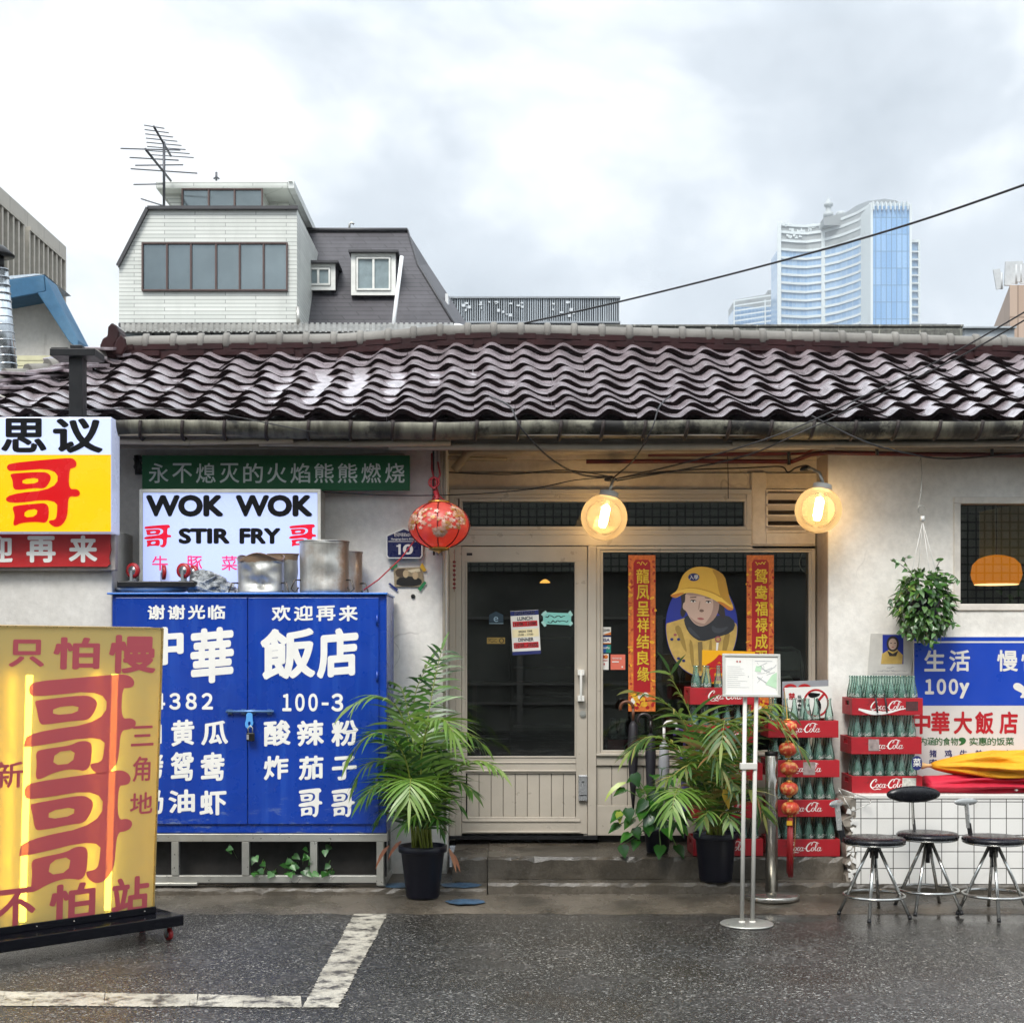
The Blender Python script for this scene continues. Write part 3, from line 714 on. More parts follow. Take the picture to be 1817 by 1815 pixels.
# penthouse storey under a flat projecting roof
b = MB(); b.pbox(322, 334, 466, 371, yB+.7, yB+3.0); obj('penthouse_wall', b, M_strip, wb)
window(wb, 322, 334, 466, 369, yB+.7, 3, 2.4, mull=[370, 416])
b = MB(); b.pprism([(466,335),(512,335),(512,372),(466,372)], yB+1.3, yB+3.0); obj('penthouse_wall', b, M_strip, wb)
b = MB(); b.pbox(276, 321, 511, 334.5, yB+.64, yB+3.2); b.pprism([(282,336),(321.5,336),(321.5,371),(309,371)], yB+.9, yB+3.0); obj('penthouse_roof', b, M_strip, wb, .02)
b = MB(); b.add([W(512,322,yB+.6), W(519,322,yB+.6), W(556,406,yB+3.0), W(540,406,yB+3.0)], [(0,1,2,3)])
x_ = sx(511,yB+.64); b.box((x_+.004, yB+.64, sz(334,yB+.64)), (x_+.10, yB+3.2, sz(321,yB+.64))); obj('roof_verge', b, pm('pale_fascia', C('#c9ccc9'), .5), wb)
# dark mansard wing
yM = yB+1.2
b = MB(); pts = [(528,577),(541,409),(722,409),(741,470),(806,577)]
top = [W(p[0],p[1],yM+(1.6 if p[1] < 420 else (1.0 if p[1] < 500 else 0))) for p in pts]
d_ = [W(541,409,yM+4), W(722,409,yM+4), W(760,470,yM+4), W(830,577,yM+4)]
b.add(top+d_, [(0,4,3,2,1), (1,2,6,5), (2,3,7,6), (3,4,8,7)]); obj('mansard', b, M_shing, wb)
b = MB(); b.tube([W(541,408,yM+1.55), W(723,408,yM+1.55)], .035, 6); b.tube([W(723,408,yM+1.6), W(742,470,yM+.98), W(807,577,yM-.02)], .02, 6); obj('roof_edge', b, M_trim, wb)
for (x0,y0,x1,y1,yy) in ((534,466,595,515,yM+.42),(623,447,702,524,yM+.36)):
    b = MB(); b.pbox(x0,y0,x1,y1,yy,yM+1.5); do = obj('dormer', b, M_shing, wb)
    b = MB(); frame(b, x0,y0,x1,y1,8,yy-.03,yy-.003); dfo = obj('dormer_face', b, M_wframe, do)
    b = MB(); b.pbox(x0-5,y0-4,x1+5,y0,yy-.12,yM+1.5); obj('dormer_roof', b, M_trim, do)
    window(wb, x0+9, y0+9, x1-9, y1-9, yy-.004, 2, 3.2, M_wframe, pm('dormer_glass', C('#7d8b8e'), .15, 0, .2))
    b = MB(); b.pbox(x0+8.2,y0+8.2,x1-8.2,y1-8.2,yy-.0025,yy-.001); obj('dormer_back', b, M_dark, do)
b = MB(); b.tube([W(713,455,yM-.45), W(700,560,yM-.5), W(696,602,yM-.5)], .033, 8); obj('downpipe', b, pm('white_pipe', C('#d9dbdb'), .4), wb)
b = MB(); b.tube([W(528,545,yB-.1), W(530,580,yB-.1)], .03, 8); obj('downpipe', b, M_alu2, wb)
b = MB(); b.tube([W(620,409,yM+2), W(620,398,yM+2), W(624,395,yM+2), W(628,398,yM+2)], .02, 6); obj('vent_pipe', b, M_alu2, wb)
# ground storey: strip awning over a long window
b = MB(); b.add([W(216,575,yB-.1), W(806,575,yB-.1), W(806,590,yB-.7), W(216,590,yB-.7), W(216,579,yB-.1), W(806,579,yB-.1)], [(0,1,2,3),(4,5,2,3)])
for i in range(60): p = W(217+i*9.9,575,yB-.1); q = W(217+i*9.9,590,yB-.7); b.bar(p+Vector((0,0,.01)), q+Vector((0,0,.01)), .05, .02)
obj('awning', b, pm('old_awning_sheet', C('#757470'), .5, .2, .35, 3), wb)
b = MB(); b.pbox(216, 583, 806, 640, yB-.02, yB+.3); obj('lower_wall', b, pm('lower_wall_grey', C('#9a9d9d'), .6, 0, .2, 2), wb)
window(wb, 218, 588, 690, 640, yB-.02, 9, 2, M_trim, pm('lower_glass', C('#8d979b'), .2, 0, .2, 2))
# aerial
ar = thing('television_aerial', 'tall thin television aerial with two tilted combs of rods on the white house', 'aerial', W(291,366,yB+.1))
ya = yB+.1; dx = K(ya)
m = MB(); m.tube([W(291,366,ya), W(291,252,ya)], .022, 6); obj('mast', m, pm('aerial_grey', C('#55565a'), .4, .5), ar)
m = MB(); m.tube([W(273,225,ya-.6), W(303,277,ya+.6)], .020, 6)
for i in range(8): t = i/7; a_ = W(273,225,ya-.6).lerp(W(303,277,ya+.6), t); m.tube([a_+Vector((-.15-.03*i,0,.02)), a_+Vector((.16+.03*i,0,-.03))], .009, 5)
obj('upper_boom', m, pm('aerial_grey', 0), ar)
m = MB(); m.tube([W(258,265,ya-1), W(303,321,ya+.5)], .020, 6)
for (x0,y0,x1,y1) in ((214,264,320,267),(230,280,317,285),(240,294,325,293),(232,300,350,308),(237,328,291,327),(250,353,291,366)): m.tube([W(x0,y0,ya), W(x1,y1,ya)], .011, 5)
obj('lower_boom', m, pm('aerial_grey', 0), ar)
m = MB(); m.tube([W(384,321,yB+1.5), W(384,306,yB+1.5)], .02, 5); m.tube([W(379,318,yB+1.5), W(384,314,yB+1.5), W(389,318,yB+1.5)], .015, 5)
tag(obj('short_aerial', m, pm('aerial_grey', 0)), 'tiny spiked aerial on the flat top of the white house', 'aerial')

# grey louvred block
yl = 60.0
lb = thing('louvred_block', 'long low grey block clad in upright metal fins behind the tiled roof', 'building', W(950,590,yl))
b = MB(); b.pbox(790, 530, 1098, 620, yl+.4, yl+14); obj('wall', b, pm('block_grey', C('#7d848a'), .6, 0, .15, .15), lb)
f = MB(); rr = random.Random(2)
for i in range(78): 
    x = 795+i*3.93; f.pbox(x, 529, x+rr.uniform(1.2,2.2), 570, yl, yl+.38)
rr = random.Random(4)
for i in range(26): x = rr.uniform(815,1030); y = rr.uniform(532,558); f.pbox(x, y, x+rr.uniform(2,7), y+rr.uniform(2,6), yl-.05, yl-.01, 1)
obj('fins', f, [pm('fin_metal', C('#a5acb1'), .4, .5, .2, .3), pm('pale_flake', C('#bcc2c6'), .6)], lb)
b = MB(); b.pbox(793, 526, 1101, 529, yl-.1, yl+14); b.pbox(793, 570, 1101, 573, yl-.1, yl+.4); obj('trim', b, pm('block_trim', C('#8b9196'), .5), lb)


# speckled granite parapet
_m = N('granite_panels'); br = _m.n('ShaderNodeTexBrick'); br.offset = 0; sxyz = _m.n('ShaderNodeSeparateXYZ'); cmb = _m.n('ShaderNodeCombineXYZ'); _m.l(_m.co(), sxyz.inputs[0]); _m.l(sxyz.outputs[0], cmb.inputs[0]); _m.l(sxyz.outputs[2], cmb.inputs[1]); _m.l(cmb.outputs[0], br.inputs['Vector'])
br.inputs['Scale'].default_value = 1; br.inputs['Brick Width'].default_value = .42; br.inputs['Row Height'].default_value = .19; br.inputs['Mortar Size'].default_value = .006; br.inputs['Color1'].default_value = (1,1,1,1); br.inputs['Color2'].default_value = (.85,.85,.85,1); br.inputs['Mortar'].default_value = (2.2,2.2,2.1,1)
_m.set(Base_Color=_m.mix(1, _m.ramp(_m.noise(30, 6, .8), [(.35, C('#3f3f3b')), (.65, C('#7b7a72'))]), br.outputs[0], 'MULTIPLY'), Roughness=.5)
b = MB(); b.pbox(1072, 579, 1708, 640, 4.5, 4.8); b.pbox(1070, 576, 1710, 579, 4.48, 4.85)
tag(obj('granite_parapet', b, _m.mat), 'low speckled grey granite parapet running along behind the roof ridge', 'wall')
b = MB(); b.pbox(1712, 582, 1800, 640, 5.5, 9); b.pbox(1618, 574, 1680, 600, 6, 9); b.pbox(1710, 579, 1804, 582, 5.45, 9)
tag(obj('roof_shed', b, pm('shed_sheet', C('#a2a8ac'), .45, .2)), 'plain pale grey sheet-metal shed beside the granite parapet', 'shed')
b = MB(); b.add([W(806,574,9), W(812,574,9), W(880,590,7), W(806,592,7)], [(0,1,2,3)]); b.pbox(790,521,795,560,yM+2,yM+2.5)
tag(obj('pale_canopy', b, pm('white_pipe', 0)), 'small pale canopy sheet at the foot of the dark shingled wing', 'canopy')

# glass tower far off
M_tw = pm('tower_white', C('#c4cbcb'), .5, 0, .08, .02)
_m = N('tower_glass'); v = _m.n('ShaderNodeTexBrick'); v.offset = 0; sxyz = _m.n('ShaderNodeSeparateXYZ'); cmb = _m.n('ShaderNodeCombineXYZ'); _m.l(_m.co(), sxyz.inputs[0]); _m.l(sxyz.outputs[0], cmb.inputs[0]); _m.l(sxyz.outputs[2], cmb.inputs[1]); _m.l(cmb.outputs[0], v.inputs['Vector'])
v.inputs['Scale'].default_value = 1; v.inputs['Brick Width'].default_value = 1.7; v.inputs['Row Height'].default_value = 3.4; v.inputs['Mortar Size'].default_value = .09
v.inputs['Color1'].default_value = C('#7596b8')+(1,); v.inputs['Color2'].default_value = C('#8fabc6')+(1,); v.inputs['Mortar'].default_value = C('#a6b9c8')+(1,)
_m.set(Base_Color=v.outputs[0], Roughness=.15); M_twg = _m.mat
_m = N('tower_curtain_glass'); v = _m.n('ShaderNodeTexBrick'); v.offset = 0; sxyz = _m.n('ShaderNodeSeparateXYZ'); cmb = _m.n('ShaderNodeCombineXYZ'); _m.l(_m.co(), sxyz.inputs[0]); _m.l(sxyz.outputs[0], cmb.inputs[0]); _m.l(sxyz.outputs[2], cmb.inputs[1]); _m.l(cmb.outputs[0], v.inputs['Vector'])
v.inputs['Scale'].default_value = 1; v.inputs['Brick Width'].default_value = 2.1; v.inputs['Row Height'].default_value = 6.8; v.inputs['Mortar Size'].default_value = .16
v.inputs['Color1'].default_value = C('#6c97c2')+(1,); v.inputs['Color2'].default_value = C('#86abd0')+(1,); v.inputs['Mortar'].default_value = C('#5d7b98')+(1,)
_m.set(Base_Color=v.outputs[0], Roughness=.12); M_twc = _m.mat
tw = thing('glass_tower', 'tall blue glass tower with a curved white-banded front beyond the roof', 'tower', W(1500,600,590))
DEP = [(1380,600),(1405,602),(1430,603),(1460,600),(1490,594),(1520,585),(1547,573)]
def curve_wall(mb, pxs, py0f, py1f, out_, th, mi=0):
    """a wall following the tower's curved plan between two heights given at d=600 (z = const)"""
    P = []
    for px in pxs: d = interp(DEP, px); P.append(Vector(((px-CX)*d/F, d+CY-out_, 0)))
    vs_ = []
    for p, px in zip(P, pxs):
        for z, yy in ((py0f, p.y), (py1f, p.y), (py1f, p.y+th), (py0f, p.y+th)): vs_.append((p.x, yy, z))
    n = len(P); fs = []
    for i in range(n-1):
        a = i*4
        for k in range(4): fs.append((a+k, a+4+k, a+4+(k+1) % 4, a+(k+1) % 4))
    fs += [(0,1,2,3), tuple((n-1)*4+k for k in (3,2,1,0))]
    mb.add(vs_, fs, mi)
def zt_(py, d=600): return CH+(HZ-py)*d/F
PX = [1382+i*8.2 for i in range(21)]
b = MB(); curve_wall(b, PX, 30, zt_(440), 0, 18); obj('glass_front', b, M_twg, tw)
b = MB(); fl_ = 3.55
z = zt_(440)
i = 0
while z > 120:
    curve_wall(b, PX, z-1.0, z, .6, .55); z -= fl_
zc = zt_(440)
for zz in (zt_(396), zt_(409), zt_(424)): curve_wall(b, PX, zz-1.1, zz, .6, .6)
for px in (1382, 1460, 1545): 
    d = interp(DEP, px); x = (px-CX)*d/F; b.box((x-.8, d+CY-1.0, 30), (x+.8, d+CY-.65, zt_(396)))
obj('floor_bands', b, M_tw, tw)
b = MB(); curve_wall(b, PX, zt_(440), zt_(397), 0, 2.5); obj('crown_wall', b, pm('crown_grey', C('#8f9494'), .6, 0, .3, .08), tw)
b = MB(); rr = random.Random(8)
for (x0,x1,yy) in ((1388,1412,400),(1400,1440,410),(1395,1425,422),(1430,1455,404)):
    for k in range(9): px = rr.uniform(x0,x1); d = interp(DEP,px); c = W(px, yy+rr.uniform(-3,3), d+CY-.5); b.box(c, (c.x+rr.uniform(.4,1.4), c.y+.3, c.z+rr.uniform(.5,1.4)))
obj('crown_frames', b, M_tw, tw)
yt = 556
b = MB(); b.pbox(1549, 366, 1614, 640, yt, yt+30); obj('corner_block', b, M_twc, tw)
b = MB(); b.pbox(1545, 360, 1549, 640, yt-.5, yt+30); b.pbox(1614, 362, 1618, 640, yt-.5, yt+30)
for i in range(9): b.pprism([(1550+i*7.6,372),(1551.6+i*7.6,372),(1551.6+i*7.6,361-.4*abs(i-5)),(1549+i*7.6,357-.2*abs(i-3))], yt-1.5, yt+3)
obj('corner_fins', b, M_tw, tw)
b = MB(); b.pbox(1618, 430, 1630, 640, yt+12, yt+30); obj('side_block', b, M_twg, tw)
b = MB(); b.pbox(1618, 425, 1633, 430, yt+11, yt+31); b.pbox(1629.5, 430, 1633, 640, yt+11, yt+31)
for i in range(12): b.pbox(1618, 445+i*14, 1629.5, 448+i*14, yt+11, yt+12)
obj('side_bands', b, M_tw, tw)
b = MB(); b.pprism([(1462,386),(1500,378),(1520,365),(1540,357),(1570,353),(1590,356),(1608,366),(1608,400),(1462,400)], 583, 600); obj('crown_roof', b, pm('crown_dark', C('#7f8485'), .6), tw)
b = MB()
for (r0, z0) in ((8,386),(5,370)): pass
c = W(1470,386,590); k_ = K(590)
b.lathe([(9*k_,0),(9*k_,8*k_),(5*k_,9*k_),(5*k_,18*k_),(8*k_,20*k_),(8*k_,25*k_),(5*k_,26*k_),(3*k_,32*k_),(.5*k_,33*k_),(.4*k_,40*k_)], c, 14)
b.lathe([(9*k_,0),(9*k_,7*k_),(6*k_,10*k_)], W(1492,386,590), 12); obj('rooftop_mast', b, pm('mast_grey', C('#9aa0a1'), .5), tw)
lw_ = thing('tower_wing', 'lower glass wing standing left of the tall curved tower', 'tower', W(1340,600,640))
DEP2 = DEP; b = MB(); b.pbox(1304, 545, 1381, 660, 640, 660); obj('glass_front', b, M_twg, lw_)
b = MB(); b.pprism([(1304,532),(1381,519),(1381,545),(1304,545)], 640.5, 660); obj('crown_wall', b, pm('crown_grey', 0), lw_)
b = MB()
for i in range(7): b.add([W(1302,533+i*9,639), W(1381,521+i*9,639), W(1381,523.5+i*9,639), W(1302,535.5+i*9,639)], [(0,1,2,3)])
for px in (1302, 1357): b.pbox(px, 532, px+2, 660, 638.6, 639.6)
obj('floor_bands', b, M_tw, lw_)
b = MB(); b.pbox(1363, 515, 1381, 521, 642, 650); obj('plant_room', b, pm('crown_dark', 0), lw_)

# beige block with aerials, far right
_m = N('beige_panels'); br = _m.n('ShaderNodeTexBrick'); br.offset = 0; sxyz = _m.n('ShaderNodeSeparateXYZ'); cmb = _m.n('ShaderNodeCombineXYZ'); _m.l(_m.co(), sxyz.inputs[0]); _m.l(_m.math('ADD', sxyz.outputs[0], sxyz.outputs[1]), cmb.inputs[0]); _m.l(sxyz.outputs[2], cmb.inputs[1]); _m.l(cmb.outputs[0], br.inputs['Vector'])
br.inputs['Scale'].default_value = 1; br.inputs['Brick Width'].default_value = 2.2; br.inputs['Row Height'].default_value = 1.5; br.inputs['Mortar Size'].default_value = .03
br.inputs['Color1'].default_value = C('#b29c8b')+(1,); br.inputs['Color2'].default_value = C('#a8917f')+(1,); br.inputs['Mortar'].default_value = C('#8a7565')+(1,)
_m.set(Base_Color=br.outputs[0], Roughness=.6); M_beige = _m.mat
bb = thing('beige_block', 'beige stone-clad block rising at the right edge behind the roof', 'building', W(1790,600,50))
p0, p1 = W(1792,506,40), W(1705,571,66)
xr = p0.x; b = MB(); zt2 = p0.z
b.add([(p0.x,40,20),(p0.x,40,zt2),(p1.x,66,zt2),(p1.x,66,20),(p0.x+30,40,20),(p0.x+30,40,zt2),(p0.x+30,66,zt2),(p0.x+30,66,20)][:8], [(0,1,2,3),(0,4,5,1),(1,5,6,2),(4,7,6,5)])
for i_ in range(8): 
    x, y, z = b.v[i_]
    if z == 20: b.v[i_] = (x, y, 0)
obj('wall', b, M_beige, bb)
for i, (px, py0, py1, wd, ln) in enumerate(((1774,478,512,3,-6),(1788,465,506,5,2),(1800,464,503,2,0),(1808,464,500,4,0),(1816,468,503,3,0))):
    m = MB(); y = 40.6; m.bar(W(px,py1+1,y), W(px+ln,py0,y), wd*K(y), .25); m.tube([W(px+3,py1+1,y), W(px+3,py0+6,y)], .05, 6)
    obj('antenna_panel', m, pm('antenna_grey', C('#b6b9ba'), .5), bb)

# stone office block, upper left
_m = N('stone_panels'); br = _m.n('ShaderNodeTexBrick'); br.offset = 0; sxyz = _m.n('ShaderNodeSeparateXYZ'); cmb = _m.n('ShaderNodeCombineXYZ'); _m.l(_m.co(), sxyz.inputs[0]); _m.l(sxyz.outputs[1], cmb.inputs[0]); _m.l(_m.math('ADD', sxyz.outputs[2], .55), cmb.inputs[1]); _m.l(cmb.outputs[0], br.inputs['Vector'])
br.inputs['Scale'].default_value = 1; br.inputs['Brick Width'].default_value = 1.3; br.inputs['Row Height'].default_value = 2.6; br.inputs['Mortar Size'].default_value = .012
br.inputs['Color1'].default_value = C('#b9b3a7')+(1,); br.inputs['Color2'].default_value = C('#b0aa9f')+(1,); br.inputs['Mortar'].default_value = C('#7d776c')+(1,)
_m.set(Base_Color=_m.mix(_m.ramp(_m.noise(1.5, 6, .7, stretch=(1,1,.3)), [(.5, 0), (.8, .35)]), br.outputs[0], C('#6f695f')), Roughness=.6); M_stone = _m.mat
ob = thing('stone_office', 'grey stone office block with upright slit windows at the left edge', 'building', (-14,27,0))
xs_ = -908.5*35/F; b = MB(); b.box((xs_-14, 12, 0), (xs_, 30.2, 13.2)); obj('wall', b, M_stone, ob)
def Xp(px): return xs_*F/(px-CX)+CY
for (pa, pb, z0) in ((-60,32,10.9),(42,106,8.4)):
    ya_, yb_ = Xp(pa), Xp(pb); b = MB(); b.box((xs_+.003, ya_, z0), (xs_+.03, yb_, 12.62)); so_ = obj('window', b, pm('slit_dark', C('#3c3a37'), .4), ob)
    b = MB(); n = int((yb_-ya_)/.36)
    for i in range(n+1): y = ya_+(yb_-ya_)*i/n; b.box((xs_+.03, y-.055, z0), (xs_+.16, y+.055, 12.62))
    b.box((xs_+.031, ya_, 12.62), (xs_+.18, yb_, 12.72)); obj('fins', b, pm('stone_fin', C('#b3ac9f'), .6), so_)
# blue-eaved gable house
gh = thing('gable_house', 'old white gable wall with chipped blue eaves behind the tiled hip', 'house', W(50,660,4))
yg = 4.0; b = MB(); b.pprism([(-120,560),(0,520),(72,502),(128,612),(128,720),(-120,720)], yg, yg+.4); obj('wall', b, plaster('gable_plaster', C('#c9c6bf'), C('#8a8479'), .5), gh)
M_blue = plaster('blue_eave_paint', C('#255677'), C('#6f93aa'), .5, False); b = MB()
b.pprism([(-120,545),(-120,515),(0,498),(78,488),(81,517),(60,522),(6,532)], yg-.35, yg+.02); b.pprism([(78.5,488),(139,604),(139,622),(122,606),(66,520),(81,517)], yg-.36, yg+.01); obj('eave', b, M_blue, gh, .01)
b = MB(); b.pprism([(-10,492),(62,486),(79,487),(0,498)], yg-.33, yg+.5); obj('roof_sheet', b, pm('pale_roof_sheet', C('#b9c3cc'), .3, .3), gh)
b = MB()
for i in range(4): b.pbox(30, 631+i*9.5, 128, 640-.6+i*9.5, 3.0, 3.06)
tag(obj('panel_fence', b, pm('cream_sheet', C('#b7b393'), .5, .1)), 'pale cream sheet panel fence behind the left hip', 'fence')
# spiral flue
fl_ = thing('spiral_flue', 'shiny spiral metal flue with a black rain cap at the left edge', 'chimney flue', W(8,700,1.0))
M_zinc = pm('bright_zinc', C('#b7bdc2'), .22, .9, .1, 4); b = MB(); p, q = W(14,690,1.0), W(-3,480,1.0)
b.tube([p, q], [.085,.075], 22)
for i in range(16): c_ = p.lerp(q, i/15); t_ = (q-p).normalized(); b.tube([c_-t_*.004, c_+t_*.004], .090-.010*i/15, 22)
obj('duct', b, M_zinc, fl_)
b = MB(); c_ = W(-4,455,1.0); b.lathe([(.125,0),(.13,.01),(.05,.08),(.0,.10)], c_, 22); b.tube([c_+Vector((0,0,-.12)), c_+Vector((0,0,.02))], .05, 12); obj('rain_cap', b, M_black, fl_)
# street side opposite, seen only as reflections in the glass
_m = N('dark_mosaic'); br = _m.n('ShaderNodeTexBrick'); br.offset = 0; sxyz = _m.n('ShaderNodeSeparateXYZ'); cmb = _m.n('ShaderNodeCombineXYZ'); _m.l(_m.co(), sxyz.inputs[0]); _m.l(sxyz.outputs[0], cmb.inputs[0]); _m.l(sxyz.outputs[2], cmb.inputs[1]); _m.l(cmb.outputs[0], br.inputs['Vector'])
br.inputs['Scale'].default_value = 1; br.inputs['Brick Width'].default_value = .17; br.inputs['Row Height'].default_value = .17; br.inputs['Mortar Size'].default_value = .016
br.inputs['Color1'].default_value = C('#a5a597')+(1,); br.inputs['Color2'].default_value = C('#909186')+(1,); br.inputs['Mortar'].default_value = C('#2b2b28')+(1,)
_m.set(Base_Color=br.outputs[0], Roughness=.4)
op = thing('opposite_building', 'grey tile-faced building across the street, mirrored in the shop glass', 'building', (0,-19,0))
b = MB(); b.box((-18,-24,3.3), (18,-19,6.5)); b.box((8,-24,0), (18,-19,3.3)); obj('wall', b, _m.mat, op)
b = MB(); b.box((-18,-24,0), (8,-19.3,3.3)); obj('shop_front', b, pm('opposite_shop', C('#84847a'), .5, 0, .7, .55), op)
b = MB()
for x in (-7,-3.2,-1.6,.1,1.5,3.0,4.35): b.box((x,-19.299,.0), (x+.12,-19.1,2.4))
for z in (.55, .95, 2.32): b.box((-6.85,-19.298,z), (4.3,-19.2,z+.05))
obj('shop_frame', b, M_alu2, op)
# ================================================================== signs, boxes and papers
def lit(name, col, strength, base=None, rough=.25):
    """backlit acrylic: gives off its own light"""
    return pm(name, base or tuple(c*.6 for c in C(col)), rough, 0, .03, 2, emit=col, es=strength)
I_black = pm('black_letter_vinyl', (.004,.004,.005), .35, 0, .05, spec=.2); I_white = pm('white_letter_paint', C('#dedcd6'), .45, 0, .05, 12)
I_red = pm('red_letter_vinyl', C('#a5161b'), .4, 0, .05); I_navy = pm('navy_print', C('#1c2460'), .45, 0, .05); I_green = pm('green_print', C('#1f5a2c'), .45)
I_gold = pm('gold_print', C('#d9a62e'), .35, .2, .2, 30); I_paper = pm('white_paper', C('#d5d3cc'), .6, 0, .05); I_grey = pm('grey_print', C('#85868a'), .6); I_skin = pm('printed_skin', C('#b79c8c'), .5, 0, .05)
I_yellow = pm('yellow_print', C('#d2a230'), .5, 0, .1, 5); I_hair = pm('printed_hair', C('#2b2322'), .5); I_blue = pm('blue_print', C('#1d2f8c'), .45, 0, .1, 4); I_orange = pm('orange_print', C('#c9722a'), .45, 0, .25, 20)

# yellow and white lightbox on the post
lbx = thing('shop_lightbox', 'yellow and white backlit box sign with a big red character, hung on a black post', 'sign', W(100,945,-1.0))
y = -1.0; b = MB(); b.pbox(-330, 740, 198, 945, y, y+.19); obj('box', b, lit('box_white_acrylic', '#cdd6f2', .30), lbx, .006)
b = MB(); b.pbox(-328, 742, 196.5, 806.5, y-.004, y-.0005); obj('white_panel', b, lit('white_panel_acrylic', '#c6d2ff', .50), lbx)
b = MB(); b.pbox(-328, 807, 196.5, 943, y-.004, y-.0005); obj('yellow_panel', b, lit('yellow_panel_acrylic', '#ffba00', .48), lbx)
b = MB(); pl = yplane(y-.004); write(b, '思', pl, (2,742,83,803), .03); write(b, '议', pl, (94,742,183,804), .035); write(b, '可', pl, (-95,742,-10,803), .03); write(b, '不', pl, (-190,742,-105,803), .03); 
put(b, GE, pl, (11,813,142,935), .002, 1); put(b, GE, pl, (-160,813,-29,935), .002, 1)
obj('lettering', b, [I_black, lit('red_acrylic', '#c80810', .40)], lbx)
b = MB(); yp = -.9; b.pbox(122, 618, 146, 739, yp-.05, yp+.05); b.pbox(88, 618, 168, 631, yp-.1, yp+.12); b.pbox(124, 612, 145, 617.5, yp-.05, yp+.05)
b.pbox(90, 616, 120, 617.8, yp-.1, yp+.12)
tag(obj('sign_post', b, M_black, bevel=.004), 'black steel post with a flat crosspiece rising above the yellow box sign', 'post')
y = -.885; b = MB(); rr = random.Random(3); pts = [(-340,944),(150,944.5),(192,944),(196,948),(194.5,960),(196,975),(193,990),(195,1000),(190,1005.5),(120,1005),(40,1006),(-340,1006)]
b.pprism(pts, y, y+.022); rbd = obj('red_board', b, pm('red_board_paint', C('#a81418'), .45, 0, .15, 6, .2)); tag(rbd, 'peeling red board with white characters under the yellow box sign', 'sign')
b = MB(); pl = yplane(y); write(b, '再', pl, (47,951,99,998), .035); write(b, '来', pl, (122,950,173,998), .035); write(b, '迎', pl, (-31,951,23,998), .03); write(b, '欢', pl, (-110,951,-56,998), .035); obj('lettering', b, I_white, rbd)
# green board
y = -.42; gb = thing('green_board', 'long green board with a row of pale brushed characters under the eave', 'sign', W(490,870,y))
b = MB(); b.pbox(252, 808, 727, 870, y, y+.03); obj('board', b, pm('green_board_paint', C('#07562c'), .45, 0, .12, 3, spec=.3), gb, .002)
b = MB(); pl = yplane(y)
for i, c in enumerate('永不熄灭的火焰熊熊燃烧'): x = 264+i*41.9; write(b, c, pl, (x,822,x+35,857), .010)
obj('lettering', b, pm('silver_letter', C('#c9d2cc'), .5), gb)
b = MB(); b.tube([W(240,815,-.34), W(258,815,-.38)], .02, 6); b.tube([W(240,828,-.34), W(258,828,-.38)], .02, 6); b.tube([W(244,808,-.36), W(246,842,-.36)], .025, 6); obj('bracket', b, M_black, gb)
# wok lightbox
y = -.60; wk = thing('white_lightbox', 'white backlit box sign with heavy black and red lettering behind the pots', 'sign', W(410,1046,y))
b = MB(); b.pbox(247, 868, 569, 1062, y, y+.22); obj('box', b, M_alu2, wk, .004)
b = MB(); b.pbox(254, 874, 563, 1060, y-.004, y-.0005); obj('face', b, lit('wok_acrylic', '#bccbff', .50), wk)
b = MB(); frame(b, 247, 868, 569, 1062, 6, y-.012, y-.0005); obj('frame', b, pm('pale_box_frame', C('#c6c5bd'), .4, .3), wk, .002)
b = MB(); pl = yplane(y-.004)
write(b, 'WOK', pl, (259,878,397,917), .055); write(b, 'WOK', pl, (418,878,555,917), .055); write(b, 'STIR', pl, (317,937,408,965), .05); write(b, 'FRY', pl, (425,937,498,965), .05)
put(b, GE, pl, (256,931,304,971), .002, 1); put(b, GE, pl, (513,930,561,970), .002, 1)
for c, x in (('牛',270),('豚',331),('菜',393)): write(b, c, pl, (x,986,x+28,1012), .01, .002, 2)
obj('lettering', b, [I_black, lit('red_vinyl_lit', '#cf1030', .6), lit('pink_vinyl_lit', '#e03a78', .6)], wk)
# blue cabinet
_m = N('glossy_blue_steel'); _c = _m.ramp(_m.noise(1.4, 5, .6), [(.3, C('#052f85')), (.7, C('#083a9c'))])
_c = _m.mix(_m.ramp(_m.noise(3, 6, .7, stretch=(5,5,.22)), [(.5, 0), (.8, .28)]), _c, C('#3f6fc4')); _sz = _m.n('ShaderNodeSeparateXYZ'); _m.l(_m.co(), _sz.inputs[0])
_lo = _m.n('ShaderNodeMapRange'); _lo.inputs['From Min'].default_value = .62; _lo.inputs['From Max'].default_value = .40; _m.l(_sz.outputs[2], _lo.inputs[0])
_c = _m.mix(_m.math('MULTIPLY', _lo.outputs[0], _m.ramp(_m.noise(16, 6, .75, stretch=(.5,1,1.6)), [(.56, 0), (.66, .75)])), _c, C('#6f7f9a')); _c = _m.mix(_m.ramp(_m.noise(42, 3, .6, off=(3,1,7)), [(.73, 0), (.77, .7)]), _c, C('#5b3a28'))
_m.set(Base_Color=_c, Roughness=_m.ramp(_m.noise(5, 4), [(.3, .20), (.7, .36)])); _m.bump(_m.noise(.9, 1, .5), .10, .05); M_bluecab = _m.mat
YC = -.9; cb = thing('blue_cabinet', 'tall glossy blue steel cabinet with double doors covered in white characters', 'cabinet', W(445,1570,YC))
b = MB(); b.pbox(199, 1055, 686, 1478, YC, YC+.55); obj('body', b, M_bluecab, cb, .006)
b = MB(); b.box((sx(192,YC), YC-.03, sz(1055,YC)), (sx(688,YC), YC+.56, sz(1051.5,YC))); obj('top', b, pm('pale_blue_lid', C('#2f6cc0'), .3, 0, .15, 5), cb, .003)
